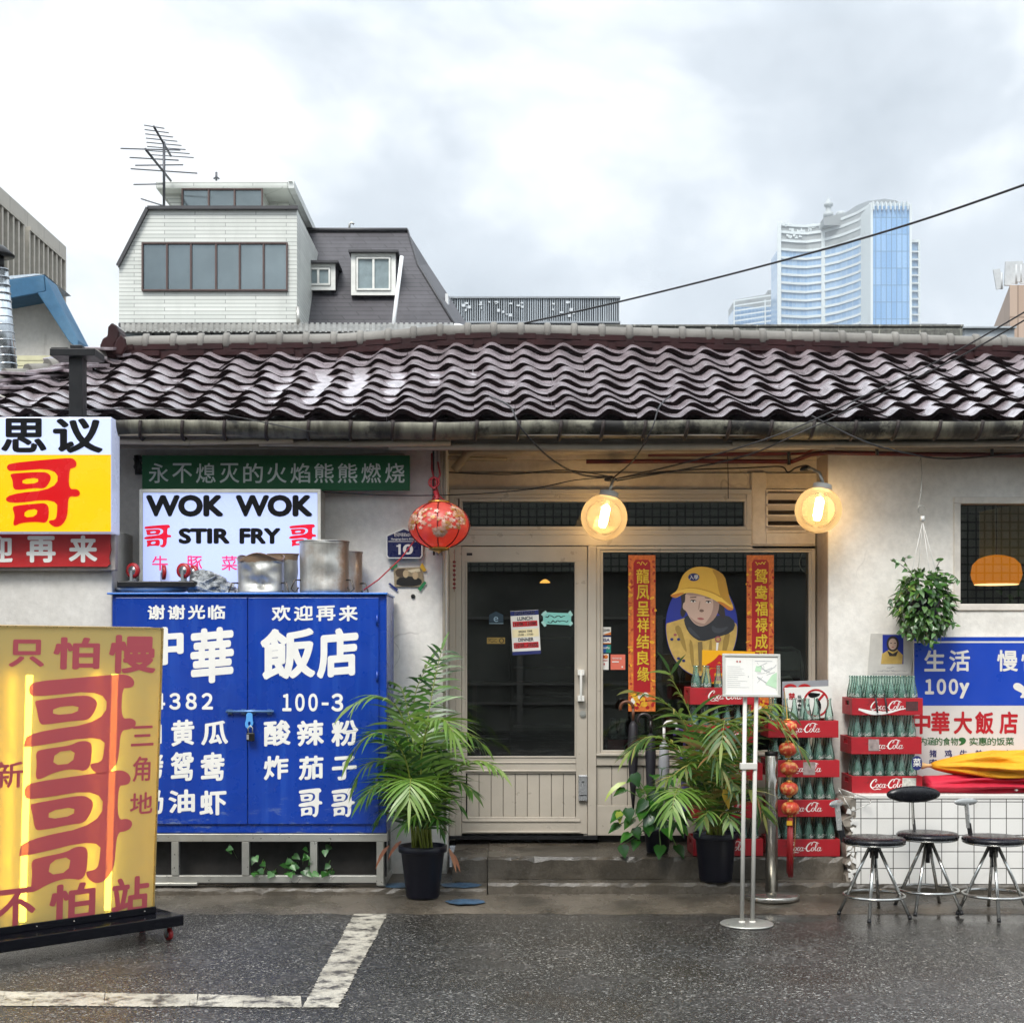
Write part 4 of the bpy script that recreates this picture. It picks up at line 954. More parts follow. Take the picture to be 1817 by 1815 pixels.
LD = MB(); LD.pbox(205, 1060, 438.6, 1462, YC-.014, YC-.0005); ld = obj('door', LD, M_bluecab, cb, .003)
RD = MB(); RD.pbox(440.4, 1060, 672, 1462, YC-.014, YC-.0005); rd = obj('door', RD, M_bluecab, cb, .003)
pl = yplane(YC-.014)
b = MB(); row(b, '谢谢光临', pl, (262,1073,400,1099), .028, gap=.14, rise=.06); write(b, '中', pl, (258,1112,326,1180), .042, rise=.07); write(b, '華', pl, (338,1112,415,1212), .034, rise=.07); write(b, '４３８２', pl, (272,1229,378,1259), .035, sp=.72)
write(b, '拍', pl, (250,1278,287,1322), .032, rise=.07); write(b, '黄', pl, (304,1276,345,1324), .032, rise=.07); write(b, '瓜', pl, (357,1278,405,1322), .03, rise=.07)
write(b, '烤', pl, (250,1337,290,1383), .03, rise=.07); write(b, '鸳', pl, (303,1334,344,1385), .03, rise=.07); write(b, '鸯', pl, (356,1334,399,1385), .03, rise=.07)
write(b, '奶', pl, (248,1400,290,1446), .032, rise=.07); write(b, '油', pl, (299,1400,346,1442), .032, rise=.07); write(b, '虾', pl, (354,1402,402,1446), .032, rise=.07)
obj('lettering', b, I_white, ld)
b = MB(); row(b, '欢迎再来', pl, (482,1074,635,1102), .028, gap=.14, rise=.06); write(b, '飯', pl, (462,1114,560,1206), .036, rise=.07); write(b, '店', pl, (562,1114,636,1204), .042, rise=.07); write(b, '１００', pl, (501,1230,564,1262), .035, sp=.70); rect(b, pl, (571,1246,583,1251)); write(b, '３', pl, (588,1230,609,1262), .035)
for c, x in (('酸',468),('辣',527),('粉',588)): write(b, c, pl, (x,1277,x+48,1324), .032, rise=.07)
for c, x in (('炸',468),('茄',530),('子',589)): write(b, c, pl, (x,1340,x+44,1384), .032, rise=.07)
for x in (530, 588): put(b, GE, pl, (x,1398,x+42,1449), .002)
obj('lettering', b, I_white, rd)
for py in (1100, 1200, 1390): 
    b = MB(); b.tube([W(669,py-9,YC-.02), W(669,py+9,YC-.02)], .007, 8); obj('hinge', b, M_bluecab, rd)
b = MB(); b.tube([W(401,1262,YC-.035), W(486,1262,YC-.035)], .009, 10); b.pbox(404,1258,412,1267,YC-.03,YC-.0145); b.pbox(428,1258,436,1267,YC-.03,YC-.0145); b.pbox(444,1258,452,1267,YC-.03,YC-.0145); b.pbox(474,1258,482,1267,YC-.03,YC-.0145)
obj('bolt', b, pm('bolt_blue_steel', C('#5c7fae'), .3, .6), cb)
b = MB(); poly(b, yplane(YC-.05), [(437,1264),(448,1264),(448,1276),(450,1284),(444,1292),(437,1292),(434,1284),(437,1276)], .0, 0, 1, holes=([(440,1280),(445,1280),(444,1287),(440,1287)],)); 
tag(obj('hasp_strap', b, pm('light_blue_strap', C('#4f97d6'), .5)), 'light blue strap hanging from the cabinet bolt', 'strap')
pk = thing('padlock', 'small black combination padlock hanging on the blue cabinet strap', 'padlock', W(443,1316,-.95))
b = MB(); b.pbox(437, 1300, 451, 1315, -.965, -.94); obj('body', b, M_black, pk, .005)
b = MB(); b.tube([W(441,1300,-.952), W(440,1292,-.952), W(444,1287,-.952), W(448,1291,-.952), W(448,1300,-.952)], .0035, 8); obj('shackle', b, M_alu2, pk)
b = MB(); b.pbox(437.5, 1303, 441.5, 1312, -.967, -.9655); obj('dials', b, I_grey, pk)
st = MB(); st.pbox(225, 1479, 688, 1493, YC+.0, YC+.05); st.pbox(225, 1553, 678, 1566, YC+.01, YC+.05)
for px in (304, 429, 550, 668): st.pbox(px, 1493, px+13, (1553 if px < 660 else 1571), YC+.004, YC+.045)
st.pbox(225, 1566.4, 350, 1571, YC+.0, YC+.05)
st.box((sx(670,YC), YC+.05, .09), (sx(683,YC), YC+.55, .14)); ub = MB(); ub.box((sx(225,YC), YC+.14, .093), (sx(688,YC)-.02, YC+.16, sz(1480,YC))); obj('under_shade_panel', ub, pm('under_shade_black', C('#1d1a17'), .8, 0, .6, 5), cb)  # dark panel added behind the stand, its black standing in for shade
obj('stand', st, M_alu2, cb, .003)
cl = MB(); cl.pbox(688, 1060, 693, 1566, YC+.45, YC+.52); obj('upright', cl, M_alu2, cb)

# address plate
y = -.345; ap = thing('address_plate', 'navy house-shaped address plate numbered 10 beside the red lantern', 'sign', W(717,990,y))
b = MB(); b.pprism([(685,950),(717,936.5),(750,950),(750,986),(746,991),(689,991),(685,986)], y, y+.02); obj('border', b, I_paper, ap, .002)
b = MB(); poly(b, yplane(y), [(687.5,951.5),(717,939),(747.5,951.5),(747.5,985),(745,988.5),(690,988.5),(687.5,985)], .002)
obj('face', b, pm('navy_enamel', C('#141a4a'), .3), ap)
b = MB(); pl = yplane(y); write(b, '한강대로62다길', pl, (699,945.5,737,952), .02, .003); write(b, 'Hangang-daero 62da-gil', pl, (694,954.5,741,959), .02, .003); rect(b, pl, (689,960.2,746,961.2), .003); write(b, '0', pl, (715,965.5,733,984), .03, .003); rect(b, pl, (707,965.5,711,984), .003); rect(b, pl, (703.5,967.5,707,970), .003); obj('lettering', b, I_paper, ap)
# photo print held by tapes
y = -.312; pr = thing('taped_photo', 'curled sepia photo print held on the wall by four coloured tapes', 'photo', W(724,1042,y))
b = MB(); pl = yplane(y); poly(b, pl, [(698,1008),(749,1006),(753,1036),(746,1041),(700,1041)], .0, 0)
poly(b, pl, [(700,1010),(722,1008),(726,1020),(705,1026)], .001, 1, 1); poly(b, pl, [(704,1026),(722,1022),(740,1024),(750,1030),(745,1040),(703,1040)], .0015, 2, 1); poly(b, pl, ell(720,1018,5,7), .002, 3); poly(b, pl, ell(737,1021,5,7), .002, 3); poly(b, pl, [(722,1012),(744,1008),(746,1014),(730,1016)], .002, 4)
obj('print', b, [pm('sepia_print', C('#8f7f63'), .35, 0, .35, 40), pm('sepia_dark', C('#4b3c2c'), .4), pm('print_black', C('#191512'), .4), pm('sepia_face', C('#b29b78'), .4), pm('sepia_light', C('#cdbf9f'), .4)], pr)
for pts, m_ in (([(691,1006),(703,1000),(706,1004),(694,1011)], 'tape_green'), ([(745,1006),(749,998),(757,1012),(752,1015)], 'tape_yellow'), ([(689,1036),(692,1034),(707,1046),(704,1049)], 'tape_navy'), ([(741,1045),(753,1031),(757,1034),(746,1049)], 'tape_green')):
    b = MB(); poly(b, pl, pts, .003); obj('tape', b, pm(m_, C({'tape_green':'#1f7a45','tape_yellow':'#d0a52c','tape_navy':'#1d2a63'}[m_]), .4), pr)
b = MB(); c = W(733,1058,-.302); b.lathe([(.016,0),(.012,.012),(0,.016)], c, 10, lean=Matrix.Rotation(R(90),3,'X')); tag(obj('wall_hole', b, M_black), 'small dark hole in the white wall under the taped photo', 'hole')

# papers on the door
def paper(name, label, cat, py1, y, pts_board, m_board, draw, mats, px=0):
    t = thing(name, label, cat, W(px or pts_board[0][0], py1, y)); b = MB(); b.pprism(pts_board, y-.0012, y); obj('sheet', b, m_board, t)
    b = MB(); draw(b, yplane(y-.0012)); obj('lettering', b, mats, t); return t
def rotrect(cx, cy, w_, h_, a): 
    ca, sa = math.cos(a), math.sin(a); return [(cx+x*ca-y_*sa, cy+x*sa+y_*ca) for x, y_ in ((-w_/2,-h_/2),(w_/2,-h_/2),(w_/2,h_/2),(-w_/2,h_/2))]
def tiltput(b, g, pl, cx, cy, w_, h_, a, lift, mi):
    v, f = g; xs = [p[0] for p in v]; ys = [p[1] for p in v]; q = []
    for p in v:
        x = ((p[0]-min(xs))/(max(xs)-min(xs))-.5)*w_; yy = (.5-(p[1]-min(ys))/(max(ys)-min(ys)))*h_
        q.append(pl.at(*pl.hit(cx+x*math.cos(a)-yy*math.sin(a), cy+x*math.sin(a)+yy*math.cos(a)), lift))
    b.add(q, f, mi); b.flat = True
SQ = ([(0,0),(1,0),(1,1),(0,1)], [[0,1,2,3]]); A_ = R(-3.2)
def hours(b, pl):
    def T(s, dx, dy, w_, h_, mi, bold=.02, lift=.002):
        ca, sa = math.cos(A_), math.sin(A_); tiltput(b, glyphs(s, bold) if isinstance(s, str) else s, pl, 932.5+dx*ca-dy*sa, 1122+dx*sa+dy*ca, w_, h_, A_, lift, mi)
    T(SQ, 0, -34.5, 50, 8, 0, lift=.001); T(SQ, 0, 36, 50, 6, 0, lift=.001); T(SQ, 0, -15.5, 44, 9.5, 1, lift=.001); T(SQ, 0, 1, 47, 14, 2, lift=.001); T(SQ, 0, 22.5, 44, 10, 1, lift=.001)
    T('STORE HOURS', 0, -34.5, 36, 4.5, 3, .03); T('LUNCH', 0, -25, 27, 6.5, 0); T('11:30 - 15:00', 0, -15.5, 39, 5.5, 3, .03); T('BREAK TIME', 0, -2, 24, 3.6, 0); T('15:00 - 17:30', 0, 3.6, 27, 3.6, 4); T('DINNER', 0, 12.5, 27, 6.2, 0); T('17:30 - 22:00', 0, 22.5, 40, 6, 3, .03)
paper('store_hours_poster', 'tilted white and blue STORE HOURS poster on the glass door', 'poster', 1162, -.0135, rotrect(932.5,1122,50,78,A_), I_paper, hours, [I_navy, pm('poster_red', C('#b01622'), .45), pm('pale_cream', C('#e0d3a8'), .5), I_paper, I_grey], 932)
def note(b, pl):
    tiltput(b, scribble(13, 4), pl, 985, 1094, 36, 5, R(2), .001, 0); tiltput(b, scribble(14, 9), pl, 990, 1102.5, 38, 5, R(-2), .001, 0)
nt_ = paper('teal_note', 'small teal note with black handwriting taped to the glass door', 'note', 1110, -.0135, [(963,1086),(1014,1088),(1013,1109),(964,1107)], pm('teal_paper', C('#7fc2b8'), .6), note, [I_black], 988)
for pts in ([(960,1090),(968,1083),(971,1087),(964,1094)], [(1008,1087),(1012,1083),(1017,1091),(1013,1094)], [(960,1104),(964,1101),(970,1110),(966,1112)], [(1009,1108),(1014,1102),(1017,1106),(1012,1111)]):
    b = MB(); poly(b, yplane(-.0150), pts, .001); obj('tape', b, pm('clear_tape', C('#9fcac2'), .3), nt_)
paper('web_sticker', 'faint blue house-shaped sticker with a letter e on the glass door', 'sticker', 1107, -.0135, [(868,1091),(880,1084.5),(893,1091),(893,1104),(868,1104)], pm('faint_blue_sticker', C('#1e3340'), .4), lambda b, pl: (write(b, 'e', pl, (876,1094,884,1103)), rect(b, pl, (868,1105.5,893,1106.5))), [pm('pale_blue_print', C('#8fa9b5'), .5)], 880)
paper('warning_sticker', 'small amber no-entry sticker low on the glass door', 'sticker', 1142, -.0135, [(864,1131),(896,1131),(896,1142),(864,1142)], pm('amber_sticker', C('#8f7534'), .5), lambda b, pl: (put(b, scribble(9,2), pl, (866,1133,882,1136)), put(b, scribble(9,5), pl, (866,1137,882,1140)), poly(b, pl, ell(890,1136.5,4.4,4.6), .001, 0, 0, (ell(890,1136.5,3,3.2),))), [M_black], 880)
# card stickers on the window
yw = -.003+.012
def card(label, px0, py0, px1, py1, m_, draw, mats): paper('card_sticker', label, 'sticker', py1, .0095, [(px0,py0),(px1,py0),(px1,py1),(px0,py1)], m_, draw, mats, (px0+px1)/2)['group'] = 'card stickers on the shop window'
card('white card sticker with an orange corner, topmost on the shop window', 1062.5,1112.5,1084,1126.5, I_paper, lambda b, pl: (write(b,'DISCOVER',pl,(1064,1116,1082,1120),.02), poly(b,pl,[(1070,1126),(1084,1121),(1084,1126.4)],.001,1)), [I_black, I_orange])
card('white card sticker with slanted navy letters, second from the top on the shop window', 1062.5,1128,1084,1142, I_paper, lambda b, pl: (write(b,'VISA',pl,(1065,1132.5,1082,1138),.03), rect(b,pl,(1062.5,1128,1084,1130),.001,0), rect(b,pl,(1062.5,1140.5,1084,1142),.001,1)), [I_navy, I_orange])
card('red, blue and green card sticker on the shop window', 1062.5,1144,1084,1158, pm('sticker_blue', C('#174a86'), .4), lambda b, pl: (poly(b,pl,[(1062.5,1144),(1070,1144),(1067,1158),(1062.5,1158)],.001,0), poly(b,pl,[(1078,1144),(1084,1144),(1084,1158),(1075,1158)],.001,1), write(b,'UnionPay',pl,(1066,1147,1082,1152),.02,.002,2)), [I_red, pm('sticker_green', C('#1a7a6c'), .4), I_paper])
card('tall white card sticker with red dots on the shop window', 1063.5,1160,1080,1188, I_paper, lambda b, pl: (poly(b,pl,ell(1069,1165,4,3.6)), poly(b,pl,ell(1075,1165,4,3.6),.002,1), rect(b,pl,(1066,1171,1078,1172.5)), poly(b,pl,ell(1072,1178,1.2,2))), [I_red, I_orange])
card('square coral card sticker on the shop window', 1083.5,1161,1109.5,1188, pm('coral_sticker', C('#d06a55'), .4), lambda b, pl: (write(b,'캐치테이블',pl,(1086,1166,1103,1170),.01), rect(b,pl,(1086,1173,1098,1175)), poly(b,pl,ell(1104,1183,1.5,1.5))), [I_paper])

# couplets inside the window
def couplet(label, px0, px1, py0, py1, s, h, seed):
    y = .007; t = thing('red_couplet', label, 'banner', W((px0+px1)/2, py1, y), 'red paper couplets on the shop window')
    b = MB(); b.pbox(px0, py0, px1, py1, y-.0012, y); obj('border', b, pm('couplet_orange', C('#c4692b'), .45, 0, .35, 40), t)
    b = MB(); pl = yplane(y-.0012); rr = random.Random(seed)
    poly(b, pl, [(px0+9,py0+14),(px0+13,py0+8),(px1-13,py0+8),(px1-9,py0+14),(px1-9,py1-34),(px0+9,py1-34)], .0008, 0)
    for k in range(46):
        x = rr.choice([rr.uniform(px0+1,px0+7), rr.uniform(px1-7,px1-1)]); yy = rr.uniform(py0+3,py1-6)
        poly(b, pl, ell(x, yy, rr.uniform(1.2,2.8), rr.uniform(1.5,5), 8, rr.uniform(0,3)), .0010+.00001*k, rr.choice([0,1,2]))
    for k in range(26):
        x = rr.uniform(px0+8,px1-8); yy = rr.uniform(py1-32,py1-3); poly(b, pl, ell(x, yy, rr.uniform(2,6), rr.uniform(2,5), 9, rr.uniform(0,3)), .0010+.00001*k, rr.choice([0,1,1,3]))
    obj('pattern', b, [pm('couplet_red', C('#9c0f17'), .45, 0, .08), I_gold, pm('couplet_dark_orange', C('#a03818'), .5), I_paper], t)
    b = MB(); put(b, scribble(11, seed), pl, (px0+15,py0+11,px1-14,py0+18), .002)
    for i, c in enumerate(s): 
        yy = py0+24+i*h; write(b, c, pl, (px0+14+(.6*i % 2), yy, px1-11, yy+h-3), .035, .0022, 1); write(b, c, pl, (px0+14+(.6*i % 2), yy, px1-11, yy+h-3), .0, .0030, 0)
    obj('lettering', b, [pm('couplet_bright_gold', C('#e0c23c'), .3, .2), pm('couplet_gold_edge', C('#b9861f'), .4, .2)], t)
couplet('left red and gold couplet banner, the full-length one beside the card stickers', 1115, 1163, 985, 1262, '龍凤呈祥结良缘', 29.0, 5)
couplet('right red and gold couplet banner, partly hidden by the notice board', 1325, 1373, 985, 1262, '鸳鸯福禄成双对', 29.0, 6)
# oval poster of a child in a yellow hat
y = .0085; po = thing('oval_poster', 'oval window poster of a child in a yellow hat and yellow jacket on blue', 'poster', W(1245,1195,y))
b = MB(); ov = ell(1245,1112,64,88,48); b.pprism(ov, y-.0012, y); obj('sheet', b, pm('poster_blue', C('#232f86'), .4, 0, .1, 3), po)
b = MB(); pl = yplane(y-.0012)
ovc = [(x, yy) for x, yy in ell(1245,1112,63,87,64)]
jacket = [(x, yy) for x, yy in ovc if yy > 1100]; jacket = sorted([p for p in jacket if p[0] <= 1245], key=lambda p: p[1]) + sorted([p for p in jacket if p[0] > 1245], key=lambda p: -p[1])
poly(b, pl, jacket[:0] + [(1183,1106),(1216,1096),(1245,1120),(1290,1098),(1306,1106)] + [p for p in sorted(jacket, key=lambda p: math.atan2(p[1]-1112, p[0]-1245)) if p[1] > 1108], .0006, 0)
poly(b, pl, [(1213,1096),(1222,1090),(1262,1094),(1290,1090),(1306,1104),(1300,1122),(1268,1132),(1244,1139),(1226,1128),(1216,1112)], .0010, 1, 1)
poly(b, pl, [(1207,1052),(1216,1046),(1280,1050),(1284,1070),(1288,1098),(1276,1092),(1270,1080),(1220,1078),(1212,1098),(1206,1088),(1210,1074)], .0014, 2, 1)
poly(b, pl, [(1216,1048),(1272,1052),(1277,1066),(1275,1084),(1268,1098),(1256,1108),(1244,1112),(1232,1107),(1222,1094),(1218,1084),(1211,1080),(1212,1070),(1216,1068)], .0018, 3, 2)
poly(b, pl, ell(1230,1066,5.2,2.1,14,.05), .0022, 2); poly(b, pl, ell(1257,1067.5,5.2,2.0,14,.05), .0022, 2); poly(b, pl, [(1224,1059),(1236,1058),(1235,1060.5),(1225,1061)], .0022, 4); poly(b, pl, [(1250,1059),(1262,1060),(1261,1062.5),(1251,1061)], .0022, 4)
poly(b, pl, [(1240,1083),(1244,1080),(1250,1083),(1247,1086),(1243,1086)], .0022, 4, 1); poly(b, pl, [(1235,1097),(1243,1095),(1251,1098),(1244,1100.5)], .0022, 5, 1)
poly(b, pl, [(1189,1056),(1202,1048),(1206,1032),(1214,1016),(1230,1006),(1252,1005),(1272,1011),(1286,1022),(1290,1040),(1294,1060),(1303,1080),(1295,1084),(1276,1064),(1252,1053),(1222,1048),(1205,1054)], .0026, 6, 2)
poly(b, pl, [(1188,1056),(1206,1046),(1228,1043),(1256,1049),(1280,1060),(1303,1081),(1294,1084),(1272,1066),(1246,1055),(1218,1050),(1202,1060),(1196,1061)], .0030, 7, 2)
poly(b, pl, ell(1231,1024,10,7,24), .0034, 8); write(b, '入學', pl, (1223,1020,1239,1028), .01, .0038, 9)
poly(b, pl, [(1238,1139),(1246,1138),(1249,1190),(1240,1190)], .0030, 10); poly(b, pl, ell(1274,1134,5.5,5.5,20), .0034, 5, 0, (ell(1274,1134,3.2,3.2,16),)); poly(b, pl, [(1271,1140),(1275,1140),(1273,1158),(1270,1158)], .0034, 9)
for (cx_,cy_) in ((1198,1126),(1204,1134),(1192,1134),(1204,1168),(1213,1172)): poly(b, pl, ell(cx_,cy_,3,2.4,10), .0034, 8 if cx_ != 1198 else 5)
# printed shading of the photograph on the poster
poly(b, pl, [(1262,1052),(1277,1066),(1275,1084),(1268,1098),(1256,1108),(1246,1111),(1256,1100),(1264,1086),(1266,1070)], .00195, 11, 1)
poly(b, pl, [(1216,1049),(1272,1053),(1275,1060),(1246,1058),(1218,1056)], .0019, 11, 1)
poly(b, pl, [(1241,1066),(1243,1066),(1241,1080),(1238,1083)], .0020, 11, 1); poly(b, pl, [(1222,1092),(1232,1105),(1244,1111),(1256,1107),(1244,1106),(1232,1101)], .0020, 11, 1)
for ex, ey in ((1230,1066.5),(1257,1068)): poly(b, pl, ell(ex, ey+.6, 4.6, 1.5, 12), .0023, 9); poly(b, pl, ell(ex, ey+.4, 2.0, 1.6, 10), .0024, 2); poly(b, pl, [(ex-6,ey-.2),(ex-2,ey-2.4),(ex+3,ey-2.2),(ex+6,ey+.2),(ex+2,ey-1.2),(ex-3,ey-1.2)], .0025, 2)
poly(b, pl, [(1262,1010),(1272,1011),(1286,1022),(1290,1040),(1294,1060),(1300,1076),(1280,1062),(1274,1044),(1272,1026)], .0027, 12, 1)
poly(b, pl, [(1205,1046),(1228,1041),(1258,1047),(1284,1060),(1276,1060),(1254,1051),(1228,1046),(1208,1050)], .0028, 12, 1)
poly(b, pl, [(1188,1056),(1196,1061),(1204,1058),(1216,1051),(1204,1052),(1194,1055)], .0031, 13, 1); poly(b, pl, [(1303,1081),(1294,1084),(1284,1076),(1270,1066),(1282,1068),(1294,1076)], .0031, 13, 1)
for q in ([(1196,1112),(1206,1108),(1214,1130),(1220,1160),(1212,1150),(1204,1130)],[(1222,1132),(1230,1140),(1232,1186),(1226,1180)],[(1258,1136),(1264,1134),(1262,1190),(1256,1192)],[(1284,1126),(1296,1118),(1292,1150),(1280,1170)]): poly(b, pl, q, .0008, 14, 1)
for q in ([(1222,1110),(1236,1124),(1244,1134),(1234,1130),(1220,1118)],[(1262,1108),(1274,1116),(1296,1110),(1280,1124),(1264,1122)]): poly(b, pl, q, .0012, 15, 1)
obj('portrait', b, [pm('jacket_print', C('#b3964f'), .5, 0, .2, 14), pm('collar_print', C('#23262b'), .5), I_hair, I_skin, pm('printed_brow', C('#6d5548'), .5), pm('printed_lip', C('#93504f'), .5), pm('hat_print', C('#cfa43a'), .5, 0, .06, 5), pm('hat_brim_print', C('#dcb54a'), .5, 0, .06, 5), I_navy, I_paper, pm('zip_print', C('#6e5d38'), .5), pm('skin_shade_print', C('#957b6e'), .5), pm('hat_shade_print', C('#b08427'), .5), pm('hat_lining_print', C('#b5702a'), .5), pm('jacket_shade_print', C('#8d7436'), .5), pm('collar_shade_print', C('#363a40'), .5)], po)

# papers and boards right of the shopfront
y = -.372; pp = thing('portrait_notice', 'grey printed notice with a small portrait above the bottle crates', 'notice', W(1580,1197,y))
b = MB(); b.pprism([(1545,1124),(1625,1124.5),(1616,1199),(1539,1199)], y-.0012, y); obj('sheet', b, pm('grey_notice_paper', C('#bdbab3'), .6, 0, .1, 14), pp)
b = MB(); pl = yplane(y-.0012); rect(b, pl, (1566,1126,1603,1178), .0006, 0); poly(b, pl, [(1563,1178),(1565,1160),(1578,1152),(1592,1152),(1602,1162),(1601,1178)], .001, 1); poly(b, pl, ell(1584,1142,11,14,20), .0012, 2); poly(b, pl, ell(1584,1142.5,7.5,10,20), .0016, 3); poly(b, pl, [(1574,1154),(1584,1160),(1594,1154),(1590,1164),(1578,1164)], .0018, 2)
poly(b, pl, ell(1581,1141,1.8,.8,8), .002, 2); poly(b, pl, ell(1588,1141,1.8,.8,8), .002, 2); poly(b, pl, ell(1584,1148,2.4,.8,8), .002, 5)
for i, (a_, c_, yy) in enumerate(((1573,1587,1184),(1556,1610,1190),(1548,1614,1196))): put(b, scribble(24 if i else 8, 31+i), pl, (a_,yy-1.3,c_,yy+1.3), .0012, 4)
obj('print', b, [I_blue, pm('jacket_print', 0), I_hair, I_skin, I_grey, pm('printed_lip', 0)], pp)
y = -.40; bs = thing('menu_board', 'large blue and white menu board with 100y and red characters above the tiled counter', 'sign', W(1740,1400,y))
b = MB(); b.pbox(1622, 1130, 1960, 1400, y, y+.035); obj('board', b, pm('menu_white', C('#c9c7c4'), .4, 0, .06, 2), bs, .002)
b = MB(); pl = yplane(y); rect(b, pl, (1622,1130,1960,1137.5), .001, 0); rect(b, pl, (1622,1140.5,1960,1251.5), .001, 0); rect(b, pl, (1622,1137.5,1960,1140.5), .001, 1); obj('blue_field', b, [pm('menu_blue', C('#1640ac'), .35, 0, .06, 2), I_paper], bs)
b = MB()
for c, x in (('生',1640),('活',1684),('慢',1769),('慢',1812),('来',1860)): write(b, c, pl, (x,1153,x+37,1191), .022)
write(b, '１００', pl, (1641,1204,1700,1232), .045, sp=.62); write(b, 'y', pl, (1702,1211,1720,1239), .04)
poly(b, pl, [(1797,1216),(1802,1211),(1810,1212),(1818,1219),(1830,1226),(1842,1222),(1846,1236),(1836,1234),(1822,1238),(1808,1238),(1815,1230),(1806,1226),(1799,1222)], .002, 0, 1)
for c, x in (('中',1618),('華',1652),('大',1692),('飯',1730),('店',1773),('店',1830)):
    if x < 1800: write(b, c, pl, (x,1262,x+33,1302), .03, .002, 1)
row(b, '有内涵的食物,', pl, (1617,1308,1714,1322), .012, .002, 2, gap=.05); row(b, '实惠的饭菜', pl, (1720,1308,1799,1322), .012, .002, 2, gap=.05)
for c, x in (('猪',1649),('鸡',1676),('牛',1703),('羊',1730),('鱼',1757),('虾',1784)): write(b, c, pl, (x,1330,x+13,1343), .02, .002, 3)
write(b, '肉', pl, (1649,1346,1662,1358), .02, .002, 3)
obj('lettering', b, [I_paper, pm('menu_red', C('#a81522'), .4), I_green, I_navy, pm('menu_blue', 0)], bs)
b = MB(); poly(b, yplane(-.80), [(1618,1341),(1636,1341),(1636,1366),(1618,1366)], .0, 0, 2); 
tg = tag(obj('dish_tag', b, I_navy), 'small navy tag with a white character beside the yellow parasol tip', 'tag'); b = MB(); write(b, '菜', yplane(-.80), (1620,1345,1634,1360), .02); obj('lettering', b, I_paper, tg)

# gold standing sign with tubes inside
GP = Plane((-2.014, -2.09, .17), (.72, .69, 0), (.045, -.047, 1)); GN = GP.n
def gold(name, base, tr, thru=.22, trans=.16):
    m = N(name); m.set(Base_Color=m.ramp(m.noise(1.5, 4, .6), [(.3, tuple(c*.93 for c in base)), (.7, base)]), Metallic=.55, Roughness=m.ramp(m.noise(60, 3, .5, stretch=(1,1,.04)), [(.3, .235), (.7, .265)]))
    t = m.n('ShaderNodeBsdfTranslucent'); t.inputs[0].default_value = tr + (1,); r = m.n('ShaderNodeBsdfRefraction'); r.inputs[0].default_value = tr + (1,); r.inputs['Roughness'].default_value = .34; r.inputs['IOR'].default_value = 1.09
    a = m.n('ShaderNodeMixShader'); a.inputs[0].default_value = thru/(thru+trans); m.l(t.outputs[0], a.inputs[1]); m.l(r.outputs[0], a.inputs[2])
    x = m.n('ShaderNodeMixShader'); x.inputs[0].default_value = thru+trans; m.l(m.p.outputs[0], x.inputs[1]); m.l(a.outputs[0], x.inputs[2]); m.l(x.outputs[0], m.out.inputs[0]); return m.mat
gs = thing('gold_sign', 'tall gold standing sign with red characters, lit from inside, on a black wheeled base', 'sign', (-2.4,-2.4,0))
PW, PH, PT = 1.02, 1.575, .15
b = MB(); b.add([GP.at(-PW,0), GP.at(0,0), GP.at(0,PH), GP.at(-PW,PH)], [(0,1,2,3)]); b.flat = True
obj('face', b, gold('gold_foil_acrylic', (.78,.60,.23), (1.0,.86,.14), .17, .03), gs)
b = MB()
P8 = [GP.at(a, c, -PT if k else -.0005) for k in (0,1) for a, c in ((-PW,0),(0,0),(0,PH),(-PW,PH))]
b.add(P8, [(4,7,6,5),(0,4,5,1),(1,5,6,2),(2,6,7,3),(3,7,4,0)]); obj('case', b, pm('gold_case', (.62,.45,.18), .35, .5, .05), gs)
b = MB(); 
for a0, a1 in (((-PW,0),(0,0)), ((0,0),(0,PH)), ((0,PH),(-PW,PH))): b.bar(GP.at(*a0,.002), GP.at(*a1,.002), .008, .01, GN)
obj('edge_trim', b, pm('gold_trim', (.5,.36,.14), .3, .8), gs)
for px in (203, 52):
    a0, _ = GP.hit(px, 1400); b = MB(); b.tube([GP.at(a0,.02,-.04), GP.at(a0,1.32,-.04)], .018, 12)
    obj('tube_lamp', b, pm('tube_glow', (.9,.9,.8), .5, emit='#fff0b0', es=16.0), gs)
b = MB(); pl = GP
RI = gold('red_foil_letter', (.72,.14,.17), (1.0,.40,.40), .15, .03)
write(b, '只', pl, (16,1134,78,1183), .03); write(b, '怕', pl, (95,1130,176,1187), .03); write(b, '慢', pl, (194,1126,276,1194), .03)
put(b, GE2, pl, (46,1198,238,1371)); put(b, GE2, pl, (38,1377,231,1560))
for c, q in (('三',(233,1288,272,1322)),('角',(236,1342,266,1385)),('地',(231,1407,270,1442)),('新',(-12,1352,41,1396)),('龙',(-14,1290,38,1335)),('山',(-18,1408,36,1450))):
    if c in '三角地新': write(b, c, pl, q, .015)
write(b, '不', pl, (-8,1580,62,1640), .025); write(b, '怕', pl, (88,1571,168,1629), .03); write(b, '站', pl, (199,1559,263,1617), .03)
obj('lettering', b, RI, gs)
u, n_ = GP.u, Vector((GN.x, GN.y, 0)).normalized()
def gbox(mb, a0, a1, c0, c1, z0, z1): mb.obox(Vector((GP.o.x,GP.o.y,0))+u*(a0+a1)/2+n_*(c0+c1)/2+Vector((0,0,(z0+z1)/2)), u*(a1-a0)/2, n_*(c1-c0)/2, Vector((0,0,(z1-z0)/2)))
M_gblack = pm('gloss_black_base', (.002,.002,.004), .14, 0, .05, spec=.18)
b = MB(); gbox(b, -PW-.14, .10, -.30, .16, .085, .145); obj('base', b, M_gblack, gs, .005)
b = MB(); gbox(b, -PW-.02, .012, -.17, .012, .146, .185); obj('plinth', b, M_gblack, gs, .003)
b = MB()
